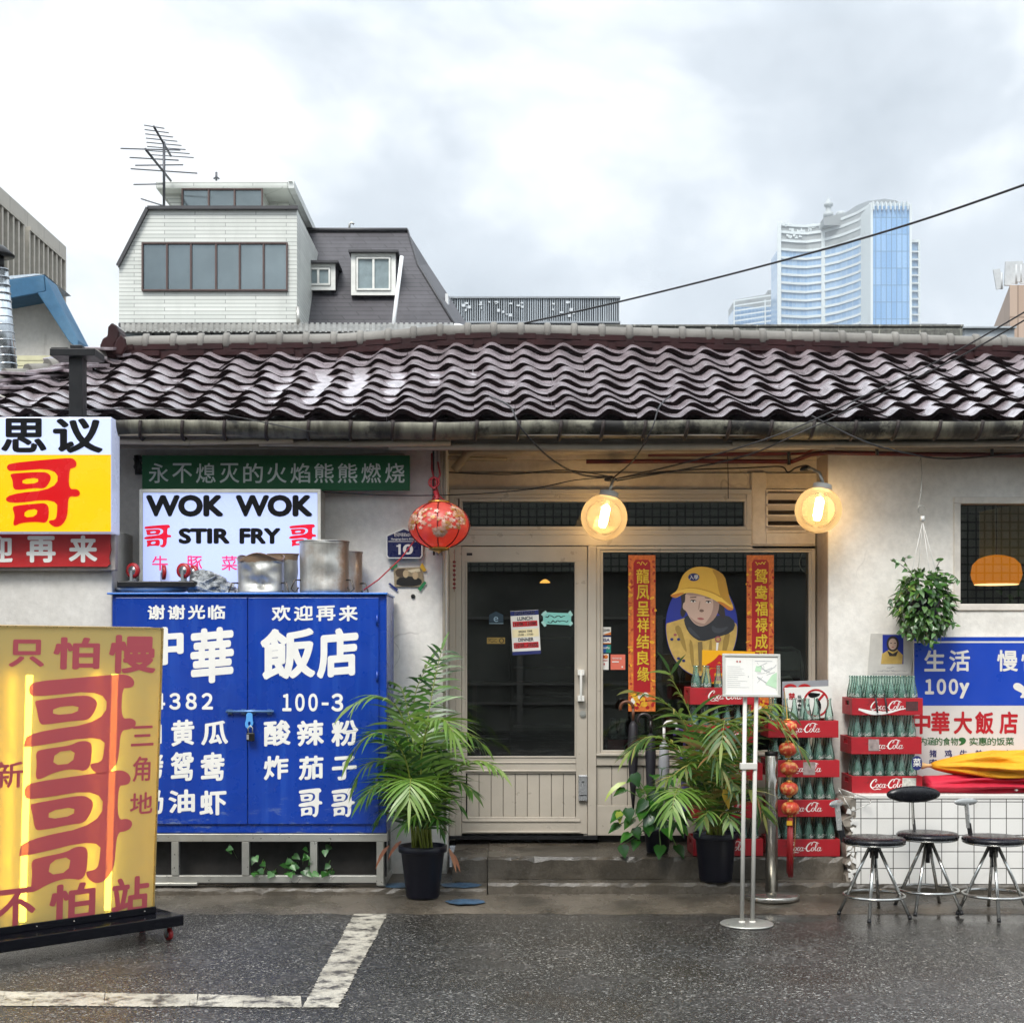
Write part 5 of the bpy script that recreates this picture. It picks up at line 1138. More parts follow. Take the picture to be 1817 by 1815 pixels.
for a in (-.06,-.27,-.48,-.69,-.9): b.lathe([(.004,0),(.003,.003),(0,.004)], Vector((GP.o.x,GP.o.y,0))+u*a+n_*.013+Vector((0,0,.165)), 8)
obj('rivets', b, M_alu2, gs)
M_cast = pm('red_caster_rubber', C('#9e1a1e'), .4, 0, .08); M_zn = pm('zinc_bracket', C('#8e9192'), .3, .8, .1)
def caster(root, c, ax, up=-1, r=.036):
    """wheel of radius r held in a small fork; up=+1 when the trolley lies upside down"""
    c = Vector(c); ax = Vector(ax).normalized(); b = MB(); rot = Vector((0,0,1)).rotation_difference(ax).to_matrix()
    b.lathe([(r*.62,-.012),(r,-.010),(r,.010),(r*.62,.012)], c, 20, lean=rot); o = obj('caster', b, M_cast, root)
    b = MB(); b.lathe([(0,-.0135),(r*.6,-.0125),(r*.6,.0125),(0,.0135)], c, 16, lean=rot); s_ = Vector((ax.y,-ax.x,0))*.5
    for k in (-1, 1): b.bar(c+ax*.018*k, c+ax*.018*k-Vector((0,0,up*r*1.35)), .022, .003, ax)
    b.obox(c-Vector((0,0,up*r*1.4)), ax*.024, ax.cross(Vector((0,0,1)))*.024, Vector((0,0,.004))); b.tube([c-Vector((0,0,up*r*1.4)), c-Vector((0,0,up*(r*1.4+.014)))], .012, 10); obj('fork', b, M_zn, o)
for a, c_ in ((.05,.08),(.05,-.22),(-PW-.08,.08)): caster(gs, Vector((GP.o.x,GP.o.y,0))+u*a+n_*c_+Vector((0,0,.034)), u, -1, .034)
def cable(label, pts, r=.006, sub=6, m_=M_cable):
    q = catmull([tuple(W(*p)) for p in pts], sub); b = MB(); b.tube(q, r, 6); return tag(obj('cable', b, m_), label, 'cable')
# ================================================================== lamps
m = N('amber_globe_glass'); t = m.n('ShaderNodeBsdfTransparent'); t.inputs[0].default_value = (1,.89,.68,1)
tl = m.n('ShaderNodeBsdfTranslucent'); tl.inputs[0].default_value = (1,.80,.50,1); df = m.n('ShaderNodeBsdfDiffuse'); df.inputs[0].default_value = (.8,.6,.38,1)
gl = m.n('ShaderNodeBsdfGlossy'); gl.inputs['Roughness'].default_value = .04; fr = m.n('ShaderNodeFresnel'); fr.inputs[0].default_value = 1.45
a = m.n('ShaderNodeMixShader'); a.inputs[0].default_value = .5; m.l(tl.outputs[0], a.inputs[1]); m.l(df.outputs[0], a.inputs[2])
lwt = m.n('ShaderNodeLayerWeight'); lwt.inputs[0].default_value = .35
c_ = m.n('ShaderNodeMixShader'); m.l(m.math('ADD', .22, m.math('MULTIPLY', lwt.outputs['Facing'], .35)), c_.inputs[0]); m.l(t.outputs[0], c_.inputs[1]); m.l(a.outputs[0], c_.inputs[2])
x = m.n('ShaderNodeMixShader'); m.l(fr.outputs[0], x.inputs[0]); m.l(c_.outputs[0], x.inputs[1]); m.l(gl.outputs[0], x.inputs[2]); m.l(x.outputs[0], m.out.inputs[0]); M_globe = m.mat
M_bulb = pm('bulb_glow', (1,.8,.5), .5, emit=(1.0,.72,.40), es=42); M_cap = pm('white_lamp_cap', C('#b9b9b5'), .4, 0, .05)
for (px, py, y, lean, label, top) in ((1072, 918, -.38, (8,-34), 'lit amber globe lamp hanging over the door and window corner', (1090,850)), (1452, 905, -.56, (6,-30), 'lit amber globe lamp hanging at the edge of the white wall', (1441,832))):
    c = W(px, py, y); r = 41.5*K(y); t = thing('globe_lamp', label, 'lamp', c, 'amber globe lamps outside the shopfront')
    capc = W(px+lean[0], py+lean[1]-4, y); ax = (capc-c).normalized(); rot = Vector((0,0,1)).rotation_difference(ax).to_matrix()
    b = MB(); b.lathe([(r*math.sin(math.pi*k/20)+1e-7, -r*math.cos(math.pi*k/20)) for k in range(1, 19)], c, 32, lean=rot); obj('globe', b, M_globe, t)
    b = MB(); b.lathe([(r*.40,r*.88),(r*.42,r*.92),(r*.40,r*1.12),(r*.30,r*1.16),(.012,r*1.17)], c, 24, lean=rot); obj('cap', b, M_cap, t)
    b = MB(); b.lathe([(.001,-.085),(.02,-.080),(.029,-.05),(.029,.05),(.018,.07),(.001,.075)], c+ax*.012, 14, lean=rot); obj('bulb', b, M_bulb, t)
    b = MB(); b.lathe([(.001,.075),(.015,.076),(.015,.125),(.02,.13),(.02,.15)], c, 12, lean=rot); obj('socket', b, M_alu2, t)
    b = MB(); tp_ = W(top[0], top[1], y+.10 if px < 1200 else y+.08); b.tube([c+ax*r*1.16, (c+ax*r*1.5).lerp(tp_,.4), tp_+Vector((0,0,.0)), tp_+Vector((-.03,.16,.03))], .011, 8); obj('rod', b, M_alu2, t)
    b = MB(); b.lathe([(.04,0),(.045,.01),(.03,.03),(.01,.035)], tp_+Vector((-.02,.1,.0)), 12); obj('ceiling_rose', b, M_black, t)
# red silk lantern
y = -.62; c = W(779, 932, y); rx, rz = 54*K(y), 42*K(y)
rl_ = thing('red_lantern', 'round red silk lantern printed with pale flowers, hanging beside the door', 'lantern', c)
m = N('red_silk'); m.set(Base_Color=m.ramp(m.noise(9, 4), [(.3, C('#a64640')), (.7, C('#b85b53'))]), Roughness=.34); m.p.inputs['Emission Color'].default_value = (.9,.05,.03,1); m.p.inputs['Emission Strength'].default_value = .03
t = m.n('ShaderNodeBsdfTranslucent'); t.inputs[0].default_value = (1,.13,.08,1); x = m.n('ShaderNodeMixShader'); x.inputs[0].default_value = .3; m.l(m.p.outputs[0], x.inputs[1]); m.l(t.outputs[0], x.inputs[2]); m.l(x.outputs[0], m.out.inputs[0])
b = MB(); NS = 48
def lan(th, ph, lift=0): 
    k = 1 - .035*abs(math.cos(4*th))**8*0 + lift; s_ = math.sin(ph); p_ = .82
    return c + Vector((rx*k*math.cos(th)*s_, rx*k*math.sin(th)*s_, rz*k*math.cos(ph)))
vs_ = [lan(2*math.pi*j/NS, .32+(math.pi-.64)*i/18, -.03*(1-abs(math.sin(4*(2*math.pi*j/NS))))) for i in range(19) for j in range(NS)]
b.add(vs_, [(i*NS+j, i*NS+(j+1) % NS, (i+1)*NS+(j+1) % NS, (i+1)*NS+j) for i in range(18) for j in range(NS)], 0, True); obj('shade', b, m.mat, rl_)
b = MB()
for k in range(8): th = math.pi/4*k+math.pi/8*0; b.tube([lan(th, .32+(math.pi-.64)*i/14, .0) for i in range(15)], .004, 5)
obj('ribs', b, pm('dark_red_rib', C('#5e0d10'), .5), rl_)
b = MB(); rr = random.Random(12)
for (th0, ph0, R_) in ((-2.05,1.3,.60),(-1.0,1.5,.46),(-.7,1.0,.3),(-2.7,1.5,.36),(-1.5,1.95,.22),(.4,1.4,.4),(1.6,1.4,.4)):
    for k in range(46):
        a_, r_ = rr.uniform(0,6.28), R_*math.sqrt(rr.random()); th, ph = th0+r_*math.cos(a_), ph0+r_*math.sin(a_)*.8; q = rr.uniform(.06,.13)
        pt = [lan(th+q*(.7+.3*math.cos(5*u_))*math.cos(u_), ph+q*(.7+.3*math.cos(5*u_))*math.sin(u_)*.9, .012+.0006*k) for u_ in [2*math.pi*i/20 for i in range(20)]]
        b.add(pt, [tuple(range(20))], rr.choice((0,0,1,2)))
b.flat = True; obj('flower_print', b, [pm('lantern_cream', C('#b98b78'), .5), pm('lantern_gold', C('#a9793f'), .4, .2), pm('lantern_pale', C('#c9ab9a'), .5)], rl_)
b = MB(); b.lathe([(rx*.36,rz*.93),(rx*.36,rz*1.02),(rx*.30,rz*1.03)], c, 20); obj('collar', b, pm('lantern_brass', C('#b98a42'), .3, .7), rl_); b = MB(); b.lathe([(rx*.36,-rz*.93),(rx*.33,-rz*1.04),(.02,-rz*1.12),(.004,-rz*1.2)], c, 20); obj('collar', b, pm('lantern_brass', C('#b98a42'), .3, .7), rl_)
b = MB(); b.lathe([(.001,-.03),(.03,-.02),(.035,.02),(.012,.06)], c+Vector((0,0,-.03)), 12); obj('bulb', b, pm('lantern_bulb', (1,.7,.4), .5, emit=(1,.5,.2), es=10), rl_)
b = MB(); y2 = y; 
for dx_ in (-26, 0, 26): b.tube([W(779+dx_*.6,893,y), W(775+dx_*.15,880,y), W(772,868,y), W(770,845,y)], .005, 6)
b.tube([W(770+9*math.cos(t_), 856+9*math.sin(t_), y-.01) for t_ in [2*math.pi*k/14 for k in range(14)]], .006, 6, closed=True); b.tube([W(770+5*math.cos(t_), 857+10*math.sin(t_), y-.016) for t_ in [2*math.pi*k/14 for k in range(14)]], .005, 6, closed=True)
b.tube([W(770,850,y), W(766,832,y+.1), W(766,805,y+.2)], .006, 6); b.tube([W(772,872,y), W(776,884,y-.02), W(771,890,y-.03)], .014, 8); b.tube([W(777,820,y+.1), W(781,842,y+.02), W(774,862,y), W(779,880,y)], .006, 6)
obj('cord', b, pm('red_cord', C('#8f1420'), .6, 0, .1), rl_)
b = MB(); b.tube([W(735,960,y), W(712,990,-.7), W(672,1028,-.8), W(645,1047,-.84)], .0045, 6); tag(obj('red_string', b, pm('red_cord', 0)), 'thin red string stretched from the lantern down to the cabinet top', 'string')
b = MB(); b.tube([W(806,975,-.12), W(806,1050,-.12)], .002, 5)
for i, py in enumerate((997,1004,1012,1020,1028,1036,1043)): b.lathe([(.001,-.012),(.011,-.004),(.011,.004),(.001,.012)], W(806,py,-.12), 8)
tag(obj('bead_string', b, pm('red_bead', C('#7d2a2c'), .4, 0, .2)), 'thin string of small dull red beads by the door frame', 'beads')

# ================================================================== things on the cabinet
ZT = sz(1051.5, YC)
def onz(px, y): return Vector((sx(px,y), y, ZT))
dy = thing('upturned_dolly', 'black furniture dolly lying upside down with its red casters in the air', 'dolly', onz(275,-.72))
b = MB(); b.box((sx(207,-.84), -.84, ZT+.038), (sx(345,-.84), -.52, ZT+.078)); obj('deck', b, M_black, dy, .006)
for (px, yy, ang) in ((236,-.80,1.15),(290,-.60,.45),(326,-.80,1.2),(352,-.60,1.0)):
    z = ZT+.078+.07; caster(dy, (sx(min(px,342),yy), yy, z), (math.cos(ang),math.sin(ang),0), 1, .05)
b = MB(); b.lathe([(0,.004),(.20,.004),(.25,.02),(.27,.036),(.265,.037),(.2,.012),(0,.010)], onz(270,-.66), 36, sxy=(.92,.62)); tag(obj('white_platter', b, pm('white_enamel', C('#c9c9c4'), .25, 0, .05)), 'white enamel platter lying under the upturned dolly', 'platter')
m = N('crinkled_plastic'); m.set(Base_Color=m.ramp(m.noise(14, 5, .7), [(.35, C('#3d4144')), (.55, C('#a9adaf')), (.7, C('#d3d5d6'))]), Roughness=.2); m.bump(m.noise(26, 5, .7, 1.5), .9, .03); M_bag = m.mat
b = MB(); rr = random.Random(31); c = onz(376,-.74)
vs_ = []; n1, n2 = 18, 10
for i in range(n2+1):
    for j in range(n1):
        ph = math.pi/2*i/n2; th = 2*math.pi*j/n1; k = 1+.16*math.sin(7*th+3*i)+rr.uniform(-.10,.10); X = .15*math.sin(ph)*math.cos(th)*k; Yy = .09*math.sin(ph)*math.sin(th)*k; Z = .145*math.cos(ph)*(1+rr.uniform(-.1,.12))
        vs_.append(c+Vector((X-Z*.45+.02, Yy, max(.001, Z))))
b.add(vs_, [(i*n1+j, i*n1+(j+1) % n1, (i+1)*n1+(j+1) % n1, (i+1)*n1+j) for i in range(n2) for j in range(n1)], 0, False); bg_ = obj('plastic_bag', b, M_bag); tag(bg_, 'crumpled silvery plastic bag beside the upturned dolly', 'bag')
b = MB(); p_, q_ = onz(388,-.55)+Vector((0,0,.07)), onz(426,-.50)+Vector((0,0,.055)); b.tube([p_, q_], .045, 14); b.tube([onz(390,-.55)+Vector((0,0,.02)), onz(424,-.52)+Vector((0,0,.02))], .02, 10); tag(obj('black_roll', b, M_black), 'short black roll lying behind the plastic bag', 'roll')
def pot(label, px0, px1, py0, y, dent, rust, seed, rim=.004):
    r = (px1-px0)/2*K(y); cx_ = (px0+px1)/2; c = onz(cx_, y); h = (1048-py0)*K(y)+.0
    t = thing('aluminium_pot', label, 'pot', c, 'battered cooking pots on the blue cabinet')
    m = N('pot_metal_%d' % seed); 
    rst = m.ramp(m.noise(5, 6, .7, off=(seed,0,0)), [(.62-rust*.35, 0), (.80-rust*.3, 1)])
    sxx = m.n('ShaderNodeSeparateXYZ'); m.l(m.co(), sxx.inputs[0])
    edge = m.ramp(m.math('ADD', m.math('MULTIPLY', sxx.outputs[0], 1/r*.5), m.math('MULTIPLY', m.noise(9,5,.7), .35)), [(.46, 0), (.58, 1)]) if rust > .3 else m.ramp(m.math('ADD', m.math('DIVIDE', sxx.outputs[2], h), m.math('MULTIPLY', m.noise(9,5,.7), .25)), [(.98, 0), (1.12, 1)])
    f = m.math('MAXIMUM', m.math('MULTIPLY', rst, .5), m.math('MULTIPLY', edge, .85))
    m.set(Base_Color=m.mix(f, m.ramp(m.noise(3,4,stretch=(8,8,.5)), [(.3, C('#a5a39d')), (.7, C('#c5c3bc'))]), C('#7c5c3c')), Metallic=m.math('SUBTRACT', .72, m.math('MULTIPLY', f, .5)), Roughness=m.ramp(m.noise(7,4), [(.3,.28),(.7,.5)])); m.bump(m.noise(6,4,.6), .25, .02)
    rr = random.Random(seed); vs_ = []; NZ, NA = 22, 48
    dents = [(rr.uniform(-2.6,-.5), rr.uniform(.2,.95), rr.uniform(.25,.6), rr.uniform(.10,.22)) for _ in range(7)]
    for i in range(NZ+1):
        z = h*i/NZ
        for j in range(NA):
            th = 2*math.pi*j/NA-math.pi; k = 1.0
            for (dt, dz, ds, da) in dents: k -= dent*da*math.exp(-((th-dt)/ds)**2-((z/h-dz)/.16)**2)
            if i == 0: k *= .97
            if i == NZ: k += .02
            vs_.append(c+Vector((r*k*math.cos(th), r*k*math.sin(th), z-(dent*.02*math.sin(3*th+seed) if i > NZ-3 else 0))))
    b = MB(); b.add(vs_, [(i*NA+j, i*NA+(j+1) % NA, (i+1)*NA+(j+1) % NA, (i+1)*NA+j) for i in range(NZ) for j in range(NA)] + [tuple(range(NA))[::-1]], 0, True)
    o = obj('body', b, m.mat, t); md = o.modifiers.new('wall', 'SOLIDIFY'); md.thickness = .003
    b = MB(); b.tube([c+Vector((r*1.012*math.cos(a_), r*1.012*math.sin(a_), h)) for a_ in [2*math.pi*k/36 for k in range(36)]], rim, 6, closed=True) if dent < .5 else b.tube([c+Vector((r*1.0*math.cos(a_), r*math.sin(a_), h-.02*dent*math.sin(3*a_+seed))) for a_ in [2*math.pi*k/36 for k in range(36)]], rim, 6, closed=True)
    obj('rim', b, m.mat, t)
    for s_ in (-1, 1):
        b = MB(); e_ = c+Vector((s_*r*.93, -r*.32, h*.20+.02)); b.tube([e_, e_+Vector((s_*.035,-.02,.0)), e_+Vector((s_*.055,-.03,-.06)), e_+Vector((s_*.03,-.03,-.08)), e_+Vector((s_*.01,-.015,-.05))], .0055, 8); obj('handle', b, pm('pot_handle', C('#4f4944'), .4, .7), t)
pot('low dented pot with a scorched rim, at the front beside the plastic bag', 422, 504, 984, -.74, 1.0, .1, 3)
pot('grey pot standing behind the dented one, only its rim and side showing', 468, 545, 977, -.50, .15, .1, 4)
pot('tallest pot on the cabinet, shiny with a brown scorched right edge', 532, 619, 956, -.72, .28, .45, 5)
pot('brown scorched pot half hidden behind the tallest pot', 575, 643, 972, -.48, .15, .9, 6)
b = MB(); b.lathe([(0,.003),(.12,.003),(.20,.006),(.205,.012),(.12,.008),(0,.007)], onz(574,-.73), 36); 
# ================================================================== plants
def leaf_mat(name, cols, trans=.3, rough=.35):
    m = N(name); g_ = m.n('ShaderNodeNewGeometry'); st_ = [(i/(len(cols)-1), C(c)) for i, c in enumerate(cols)]
    col = m.ramp(g_.outputs['Random Per Island'], st_); m.set(Base_Color=col, Roughness=rough); m.p.inputs['Specular IOR Level'].default_value = .6
    t = m.n('ShaderNodeBsdfTranslucent'); m.l(m.mix(1, col, (1.3,1.35,.6), 'MULTIPLY'), t.inputs[0]); x = m.n('ShaderNodeMixShader'); x.inputs[0].default_value = trans
    m.l(m.p.outputs[0], x.inputs[1]); m.l(t.outputs[0], x.inputs[2]); m.l(x.outputs[0], m.out.inputs[0]); return m.mat
L_palm = leaf_mat('palm_leaf', ['#1f3d11','#2d5518','#3f691f','#567d2a','#1e3a14','#74933d'])
L_palm2 = leaf_mat('palm_leaf_dry', ['#2a4719','#3d6427','#587c33','#7c9448','#38521d','#a09c58','#7d5e3a','#96a65e'])
L_pale = leaf_mat('palm_leaf_young', ['#5d8030','#789548','#4f7529','#92a863'])
L_dead = leaf_mat('palm_leaf_dead', ['#a3674a','#8c5238','#b48060'])
L_stem = pm('palm_stem', C('#6f7a2c'), .45, 0, .25, 20); L_dark = leaf_mat('pothos_leaf', ['#1b4214','#275619','#356a22','#204a16'], .2, .22); L_hang = leaf_mat('trailing_leaf', ['#26431c','#345a24','#426b2c','#5a7f3a','#22381a'], .2, .28); L_ivy = leaf_mat('ivy_leaf', ['#29541f','#356628','#467a33'], .3)
M_pot = pm('navy_plastic_pot', C('#090b1a'), .4, 0, .1, 4, spec=.3); M_soil = pm('potting_soil', C('#2a2019'), .9, 0, .3, 40, .8, 40)
UP = Vector((0,0,1))
def leaflet(mb, base, d, side_n, ln, wd, droop, mi=0, seg=4):
    p = Vector(base); d = d.normalized(); sd = d.cross(side_n)
    if sd.length < 1e-3: sd = d.cross(Vector((1,0,0)))
    sd.normalize(); vs_ = []; prof_ = [.35, 1, .85, .5, .03]
    for i in range(seg+1):
        t = i/seg; w_ = wd*prof_[min(4, int(round(t*4)))]/2
        vs_ += [p - sd*w_, p + sd*w_]
        d = (d + Vector((0,0,-droop/seg))).normalized(); p = p + d*ln/seg
        sd = (sd - d*sd.dot(d)).normalized()
    mb.add(vs_, [(2*i, 2*i+1, 2*i+3, 2*i+2) for i in range(seg)], mi, True)
def frond(root, path, n, ln, rr, mats, wd=.021, droop=.75, t0=.3, r0=.007, spread=.95, fwd=.55):
    pts = [W(*p) if not isinstance(p, Vector) else p for p in path]
    q = [Vector(v_) for v_ in catmull([tuple(p) for p in pts], 10)]
    mb = MB(); mb.tube(q, [r0*(1-.75*i/(len(q)-1)) for i in range(len(q))], 5, 1, cap=False)
    L_ = [0]
    for a_, b_ in zip(q, q[1:]): L_.append(L_[-1]+(b_-a_).length)
    tot = L_[-1]
    side0 = None
    for k in range(n):
        t = t0+(1-t0)*(k+.5)/n; s_ = t*tot; i = max(1, next((j for j, l in enumerate(L_) if l >= s_), len(L_)-1)); u_ = (s_-L_[i-1])/max(1e-6, L_[i]-L_[i-1]); p = q[i-1].lerp(q[i], u_); tg_ = (q[i]-q[i-1]).normalized()
        s = tg_.cross(UP)
        if s.length < .35: s = tg_.cross(Vector((.3,1,0)))
        s.normalize()
        if side0 is not None and s.dot(side0) < 0: s = -s
        side0 = s; nrm = s.cross(tg_); shape = .55+.45*math.sin(math.pi*min(1, (t-t0)/(1-t0)*.85+.15))
        for sg in (-1, 1):
            d = tg_*(fwd+.5*t*t)+s*sg*spread+nrm*rr.uniform(.05,.30)+Vector((rr.gauss(0,.07),rr.gauss(0,.07),rr.gauss(0,.05)))
            leaflet(mb, p, d, nrm, ln*shape*rr.uniform(.85,1.12), wd*rr.uniform(.8,1.2), droop*rr.uniform(.6,1.4))
    leaflet(mb, q[-1], (q[-1]-q[-2]), Vector((0,-1,0)), ln*.6, wd, droop)
    return obj('frond', mb, mats, root)
def plant_pot(root, c, rt, rb, h, mat=M_pot):
    b = MB(); b.lathe([(rb*.9,0),(rb,.012),(rt*.93,h*.86),(rt*.95,h*.87),(rt*1.03,h*.875),(rt*1.05,h*.9),(rt*1.05,h),(rt*.98,h),(rt*.95,h*.9),(rt*.9,h*.85)], c, 36); obj('pot', b, mat, root)
    b = MB(); b.lathe([(.001,h*.9),(rt*.5,h*.91),(rt*.93,h*.87)], c, 20, smooth=True); obj('soil', b, M_soil, root)
c1 = Vector((sx(750,-1.0), -1.0, .045)); P1 = thing('palm_plant', 'large bright green palm in a navy pot left of the door', 'plant', c1)
plant_pot(P1, c1, .148, .105, .335); rr = random.Random(41)
def cp(x, y_): return 600+x*.25344, 1150+y_*.25344
B1 = lambda dx, dy_: (c1.x+dx, c1.y+dy_, c1.z+.30)
def pth(bx, by, *pts): return [Vector(B1(bx,by))] + [W(*cp(a_,b_), y_) for a_, b_, y_ in pts]
spec = [  # base offset, (crop x, crop y, depth)..., leaflets, length, mats
 ((.02,.03),[(600,900,-.95),(620,560,-.85),(670,250,-.75),(725,10,-.7)],22,.24,L_palm),
 ((-.01,.05),[(560,850,-.9),(530,500,-.75),(545,300,-.6),(640,90,-.5)],24,.28,L_palm),
 ((-.03,.0),[(520,850,-1.05),(470,560,-1.05),(400,400,-1.1),(250,330,-1.15),(110,390,-1.2)],22,.32,L_pale),
 ((-.02,.04),[(540,800,-.9),(490,450,-.8),(440,280,-.75),(360,230,-.7)],20,.24,L_palm),
 ((-.05,-.02),[(500,900,-1.1),(420,680,-1.15),(300,590,-1.25),(170,640,-1.3),(95,740,-1.3)],22,.28,L_palm),
 ((-.05,.02),[(480,1000,-1.05),(400,850,-1.05),(290,790,-1.1),(190,820,-1.15),(130,920,-1.15)],20,.26,L_palm),
 ((-.06,-.03),[(490,1050,-1.15),(400,930,-1.2),(290,940,-1.25),(180,1040,-1.3)],22,.26,L_palm),
 ((.03,-.03),[(580,900,-1.1),(600,650,-1.15),(640,530,-1.2),(740,500,-1.3),(810,600,-1.35)],24,.36,L_pale),
 ((.05,.02),[(620,950,-1.0),(680,750,-1.0),(780,620,-1.05),(900,590,-1.1),(1010,670,-1.1)],20,.22,L_palm),
 ((.06,.0),[(640,1050,-1.0),(740,900,-1.05),(880,810,-1.15),(1010,790,-1.2),(1120,850,-1.25)],22,.24,L_pale),
 ((.0,-.06),[(540,1150,-1.15),(525,1000,-1.3),(515,915,-1.4),(505,945,-1.55),(500,1060,-1.6)],26,.34,L_pale),
 ((.06,-.02),[(650,1120,-1.05),(740,980,-1.1),(840,930,-1.15),(940,1000,-1.2)],18,.22,L_palm),
 ((.06,-.04),[(650,1180,-1.1),(720,1080,-1.15),(790,1050,-1.2),(850,1100,-1.2)],14,.18,L_palm),
 ((.02,-.05),[(590,1250,-1.1),(590,1170,-1.2),(560,1150,-1.3),(480,1220,-1.35)],16,.22,L_palm),
 ((.04,-.05),[(620,1260,-1.1),(650,1180,-1.2),(690,1190,-1.3),(720,1260,-1.3)],14,.18,L_palm),
 ((-.04,.06),[(500,1000,-.85),(440,700,-.75),(380,560,-.7),(330,560,-.7)],18,.24,L_palm),
 ((.05,.06),[(640,900,-.85),(690,640,-.75),(740,560,-.7),(800,560,-.65)],18,.22,L_palm),
 ((.0,.05),[(560,900,-.9),(560,700,-.85),(600,600,-.8),(650,640,-.8)],18,.24,L_palm),
 ((.01,-.02),[(560,1000,-1.05),(570,800,-1.05),(540,690,-1.1),(480,680,-1.15)],18,.24,L_palm),
 ((.03,.0),[(600,1000,-1.0),(650,860,-1.0),(700,780,-1.05),(760,790,-1.05)],16,.22,L_palm),
 ((-.02,.02),[(530,1050,-1.0),(470,900,-1.0),(420,820,-1.05),(350,840,-1.05)],16,.22,L_palm),
 ((-.05,-.04),[(500,1200,-1.1),(430,1120,-1.2),(340,1120,-1.25),(290,1180,-1.25)],14,.2,L_palm)]
for (bx, by), pts, n, ln, mt in spec: frond(P1, pth(bx, by, *pts), n, ln, rr, [mt, L_stem])
b = MB()
for k in range(9): a_ = rr.uniform(0,6.28); r_ = rr.uniform(.01,.06); p = Vector(B1(r_*math.cos(a_), r_*math.sin(a_))); b.tube([p-Vector((0,0,.03)), p+Vector((rr.uniform(-.03,.03),rr.uniform(-.03,.03),.22)), p+Vector((rr.uniform(-.08,.08),rr.uniform(-.06,.06),.42))], [.013,.010,.006], 7)
obj('stems', b, L_stem, P1)
b = MB(); 
for (x0,y0,dx_,ln) in ((690,1500,-.5,.17),(797,1505,.22,.16),(800,1512,.4,.14),(712,1492,-.75,.15)): leaflet(b, W(x0,y0,-1.12), Vector((dx_,-.1,-.35)), Vector((0,-1,.3)), ln, .024, 1.3)
obj('dead_leaves', b, L_dead, P1)
# second palm
c2 = Vector((sx(1269,-.78), -.80, .12)); P2 = thing('palm_plant', 'palm with browning leaf tips in a navy pot in front of the bottle crates', 'plant', c2)
plant_pot(P2, c2, .140, .105, .315)
def cq(x, y_): return 1040+x*.25344, 1130+y_*.25344
B2 = lambda dx, dy_: Vector((c2.x+dx, c2.y+dy_, c2.z+.28))
spec2 = [
 ((-.03,.03),[(860,1100,-.75),(800,800,-.75),(720,520,-.75),(620,330,-.75),(585,240,-.75)],18,.27,L_palm2),
 ((-.04,.02),[(850,1100,-.8),(760,800,-.8),(660,560,-.85),(500,430,-.9),(330,380,-.95)],20,.2,L_palm2),
 ((-.05,.0),[(830,1150,-.9),(720,880,-.95),(580,730,-1.05),(430,700,-1.1),(310,800,-1.15)],22,.27,L_palm2),
 ((.0,-.05),[(900,1000,-.95),(930,700,-1.05),(965,590,-1.15),(965,610,-1.3),(950,740,-1.4)],22,.30,L_palm2),
 ((.03,.0),[(930,1000,-.85),(1010,700,-.9),(1130,540,-.95),(1260,520,-1.0),(1390,600,-1.05)],20,.24,L_palm2),
 ((.04,.02),[(950,1000,-.8),(1050,720,-.8),(1180,540,-.8),(1320,470,-.85),(1420,520,-.9)],18,.22,L_palm2),
 ((.05,-.02),[(960,1100,-.9),(1080,800,-1.0),(1230,600,-1.1),(1370,640,-1.15),(1500,780,-1.2)],16,.24,L_palm2),
 ((.0,-.05),[(890,1150,-.95),(880,950,-1.05),(880,840,-1.15),(900,830,-1.25),(960,940,-1.3)],20,.26,L_palm2),
 ((-.04,-.06),[(840,1250,-.95),(760,1130,-1.1),(660,1060,-1.25),(620,1110,-1.4),(600,1220,-1.45)],24,.28,L_pale),
 ((.04,-.05),[(950,1250,-.95),(1040,1130,-1.05),(1130,1070,-1.15),(1200,1130,-1.2),(1240,1240,-1.2)],20,.22,L_palm2),
 ((-.03,-.04),[(860,1150,-.95),(800,960,-1.0),(740,880,-1.1),(690,930,-1.15)],16,.22,L_palm2),
 ((.03,-.04),[(920,1200,-.95),(960,1040,-1.0),(1010,1000,-1.1),(1040,1060,-1.15)],14,.2,L_palm2),
 ((-.02,.03),[(880,1050,-.8),(870,800,-.8),(880,680,-.85),(840,640,-.9)],16,.22,L_palm2),
 ((.0,-.06),[(880,1300,-1.0),(870,1230,-1.1),(850,1220,-1.2),(820,1290,-1.25)],14,.18,L_palm2),
 ((.02,-.06),[(930,1320,-1.0),(960,1240,-1.1),(990,1230,-1.15),(1010,1300,-1.2)],14,.18,L_palm2),
 ((-.05,-.02),[(820,1200,-.95),(720,1010,-1.0),(640,960,-1.1),(560,1000,-1.15)],16,.22,L_palm2)]
for (bx, by), pts, n, ln, mt in spec2: frond(P2, [B2(bx,by)]+[W(*cq(a_,b_), y_) for a_, b_, y_ in pts], n, ln, rr, [mt, L_stem])
b = MB()
for k in range(10): a_ = rr.uniform(0,6.28); r_ = rr.uniform(.01,.06); p = B2(r_*math.cos(a_), r_*math.sin(a_)); b.tube([p-Vector((0,0,.03)), p+Vector((rr.uniform(-.03,.03),rr.uniform(-.03,.03),.2)), p+Vector((rr.uniform(-.07,.07),rr.uniform(-.06,.06),.38))], [.011,.009,.005], 7)
obj('stems', b, pm('brown_stem', C('#6a5a2c'), .5, 0, .3, 20), P2)
b = MB(); leaflet(b, W(1285,1400,-1.12), Vector((.1,-.1,-.3)), Vector((0,-1,.2)), .13, .05, .8); leaflet(b, W(1290,1396,-1.1), Vector((.4,-.1,-.25)), Vector((0,-1,.2)), .11, .035, .8); obj('yellow_leaf', b, leaf_mat('yellow_leaf', ['#c79a1c','#d4ab2a']), P2)
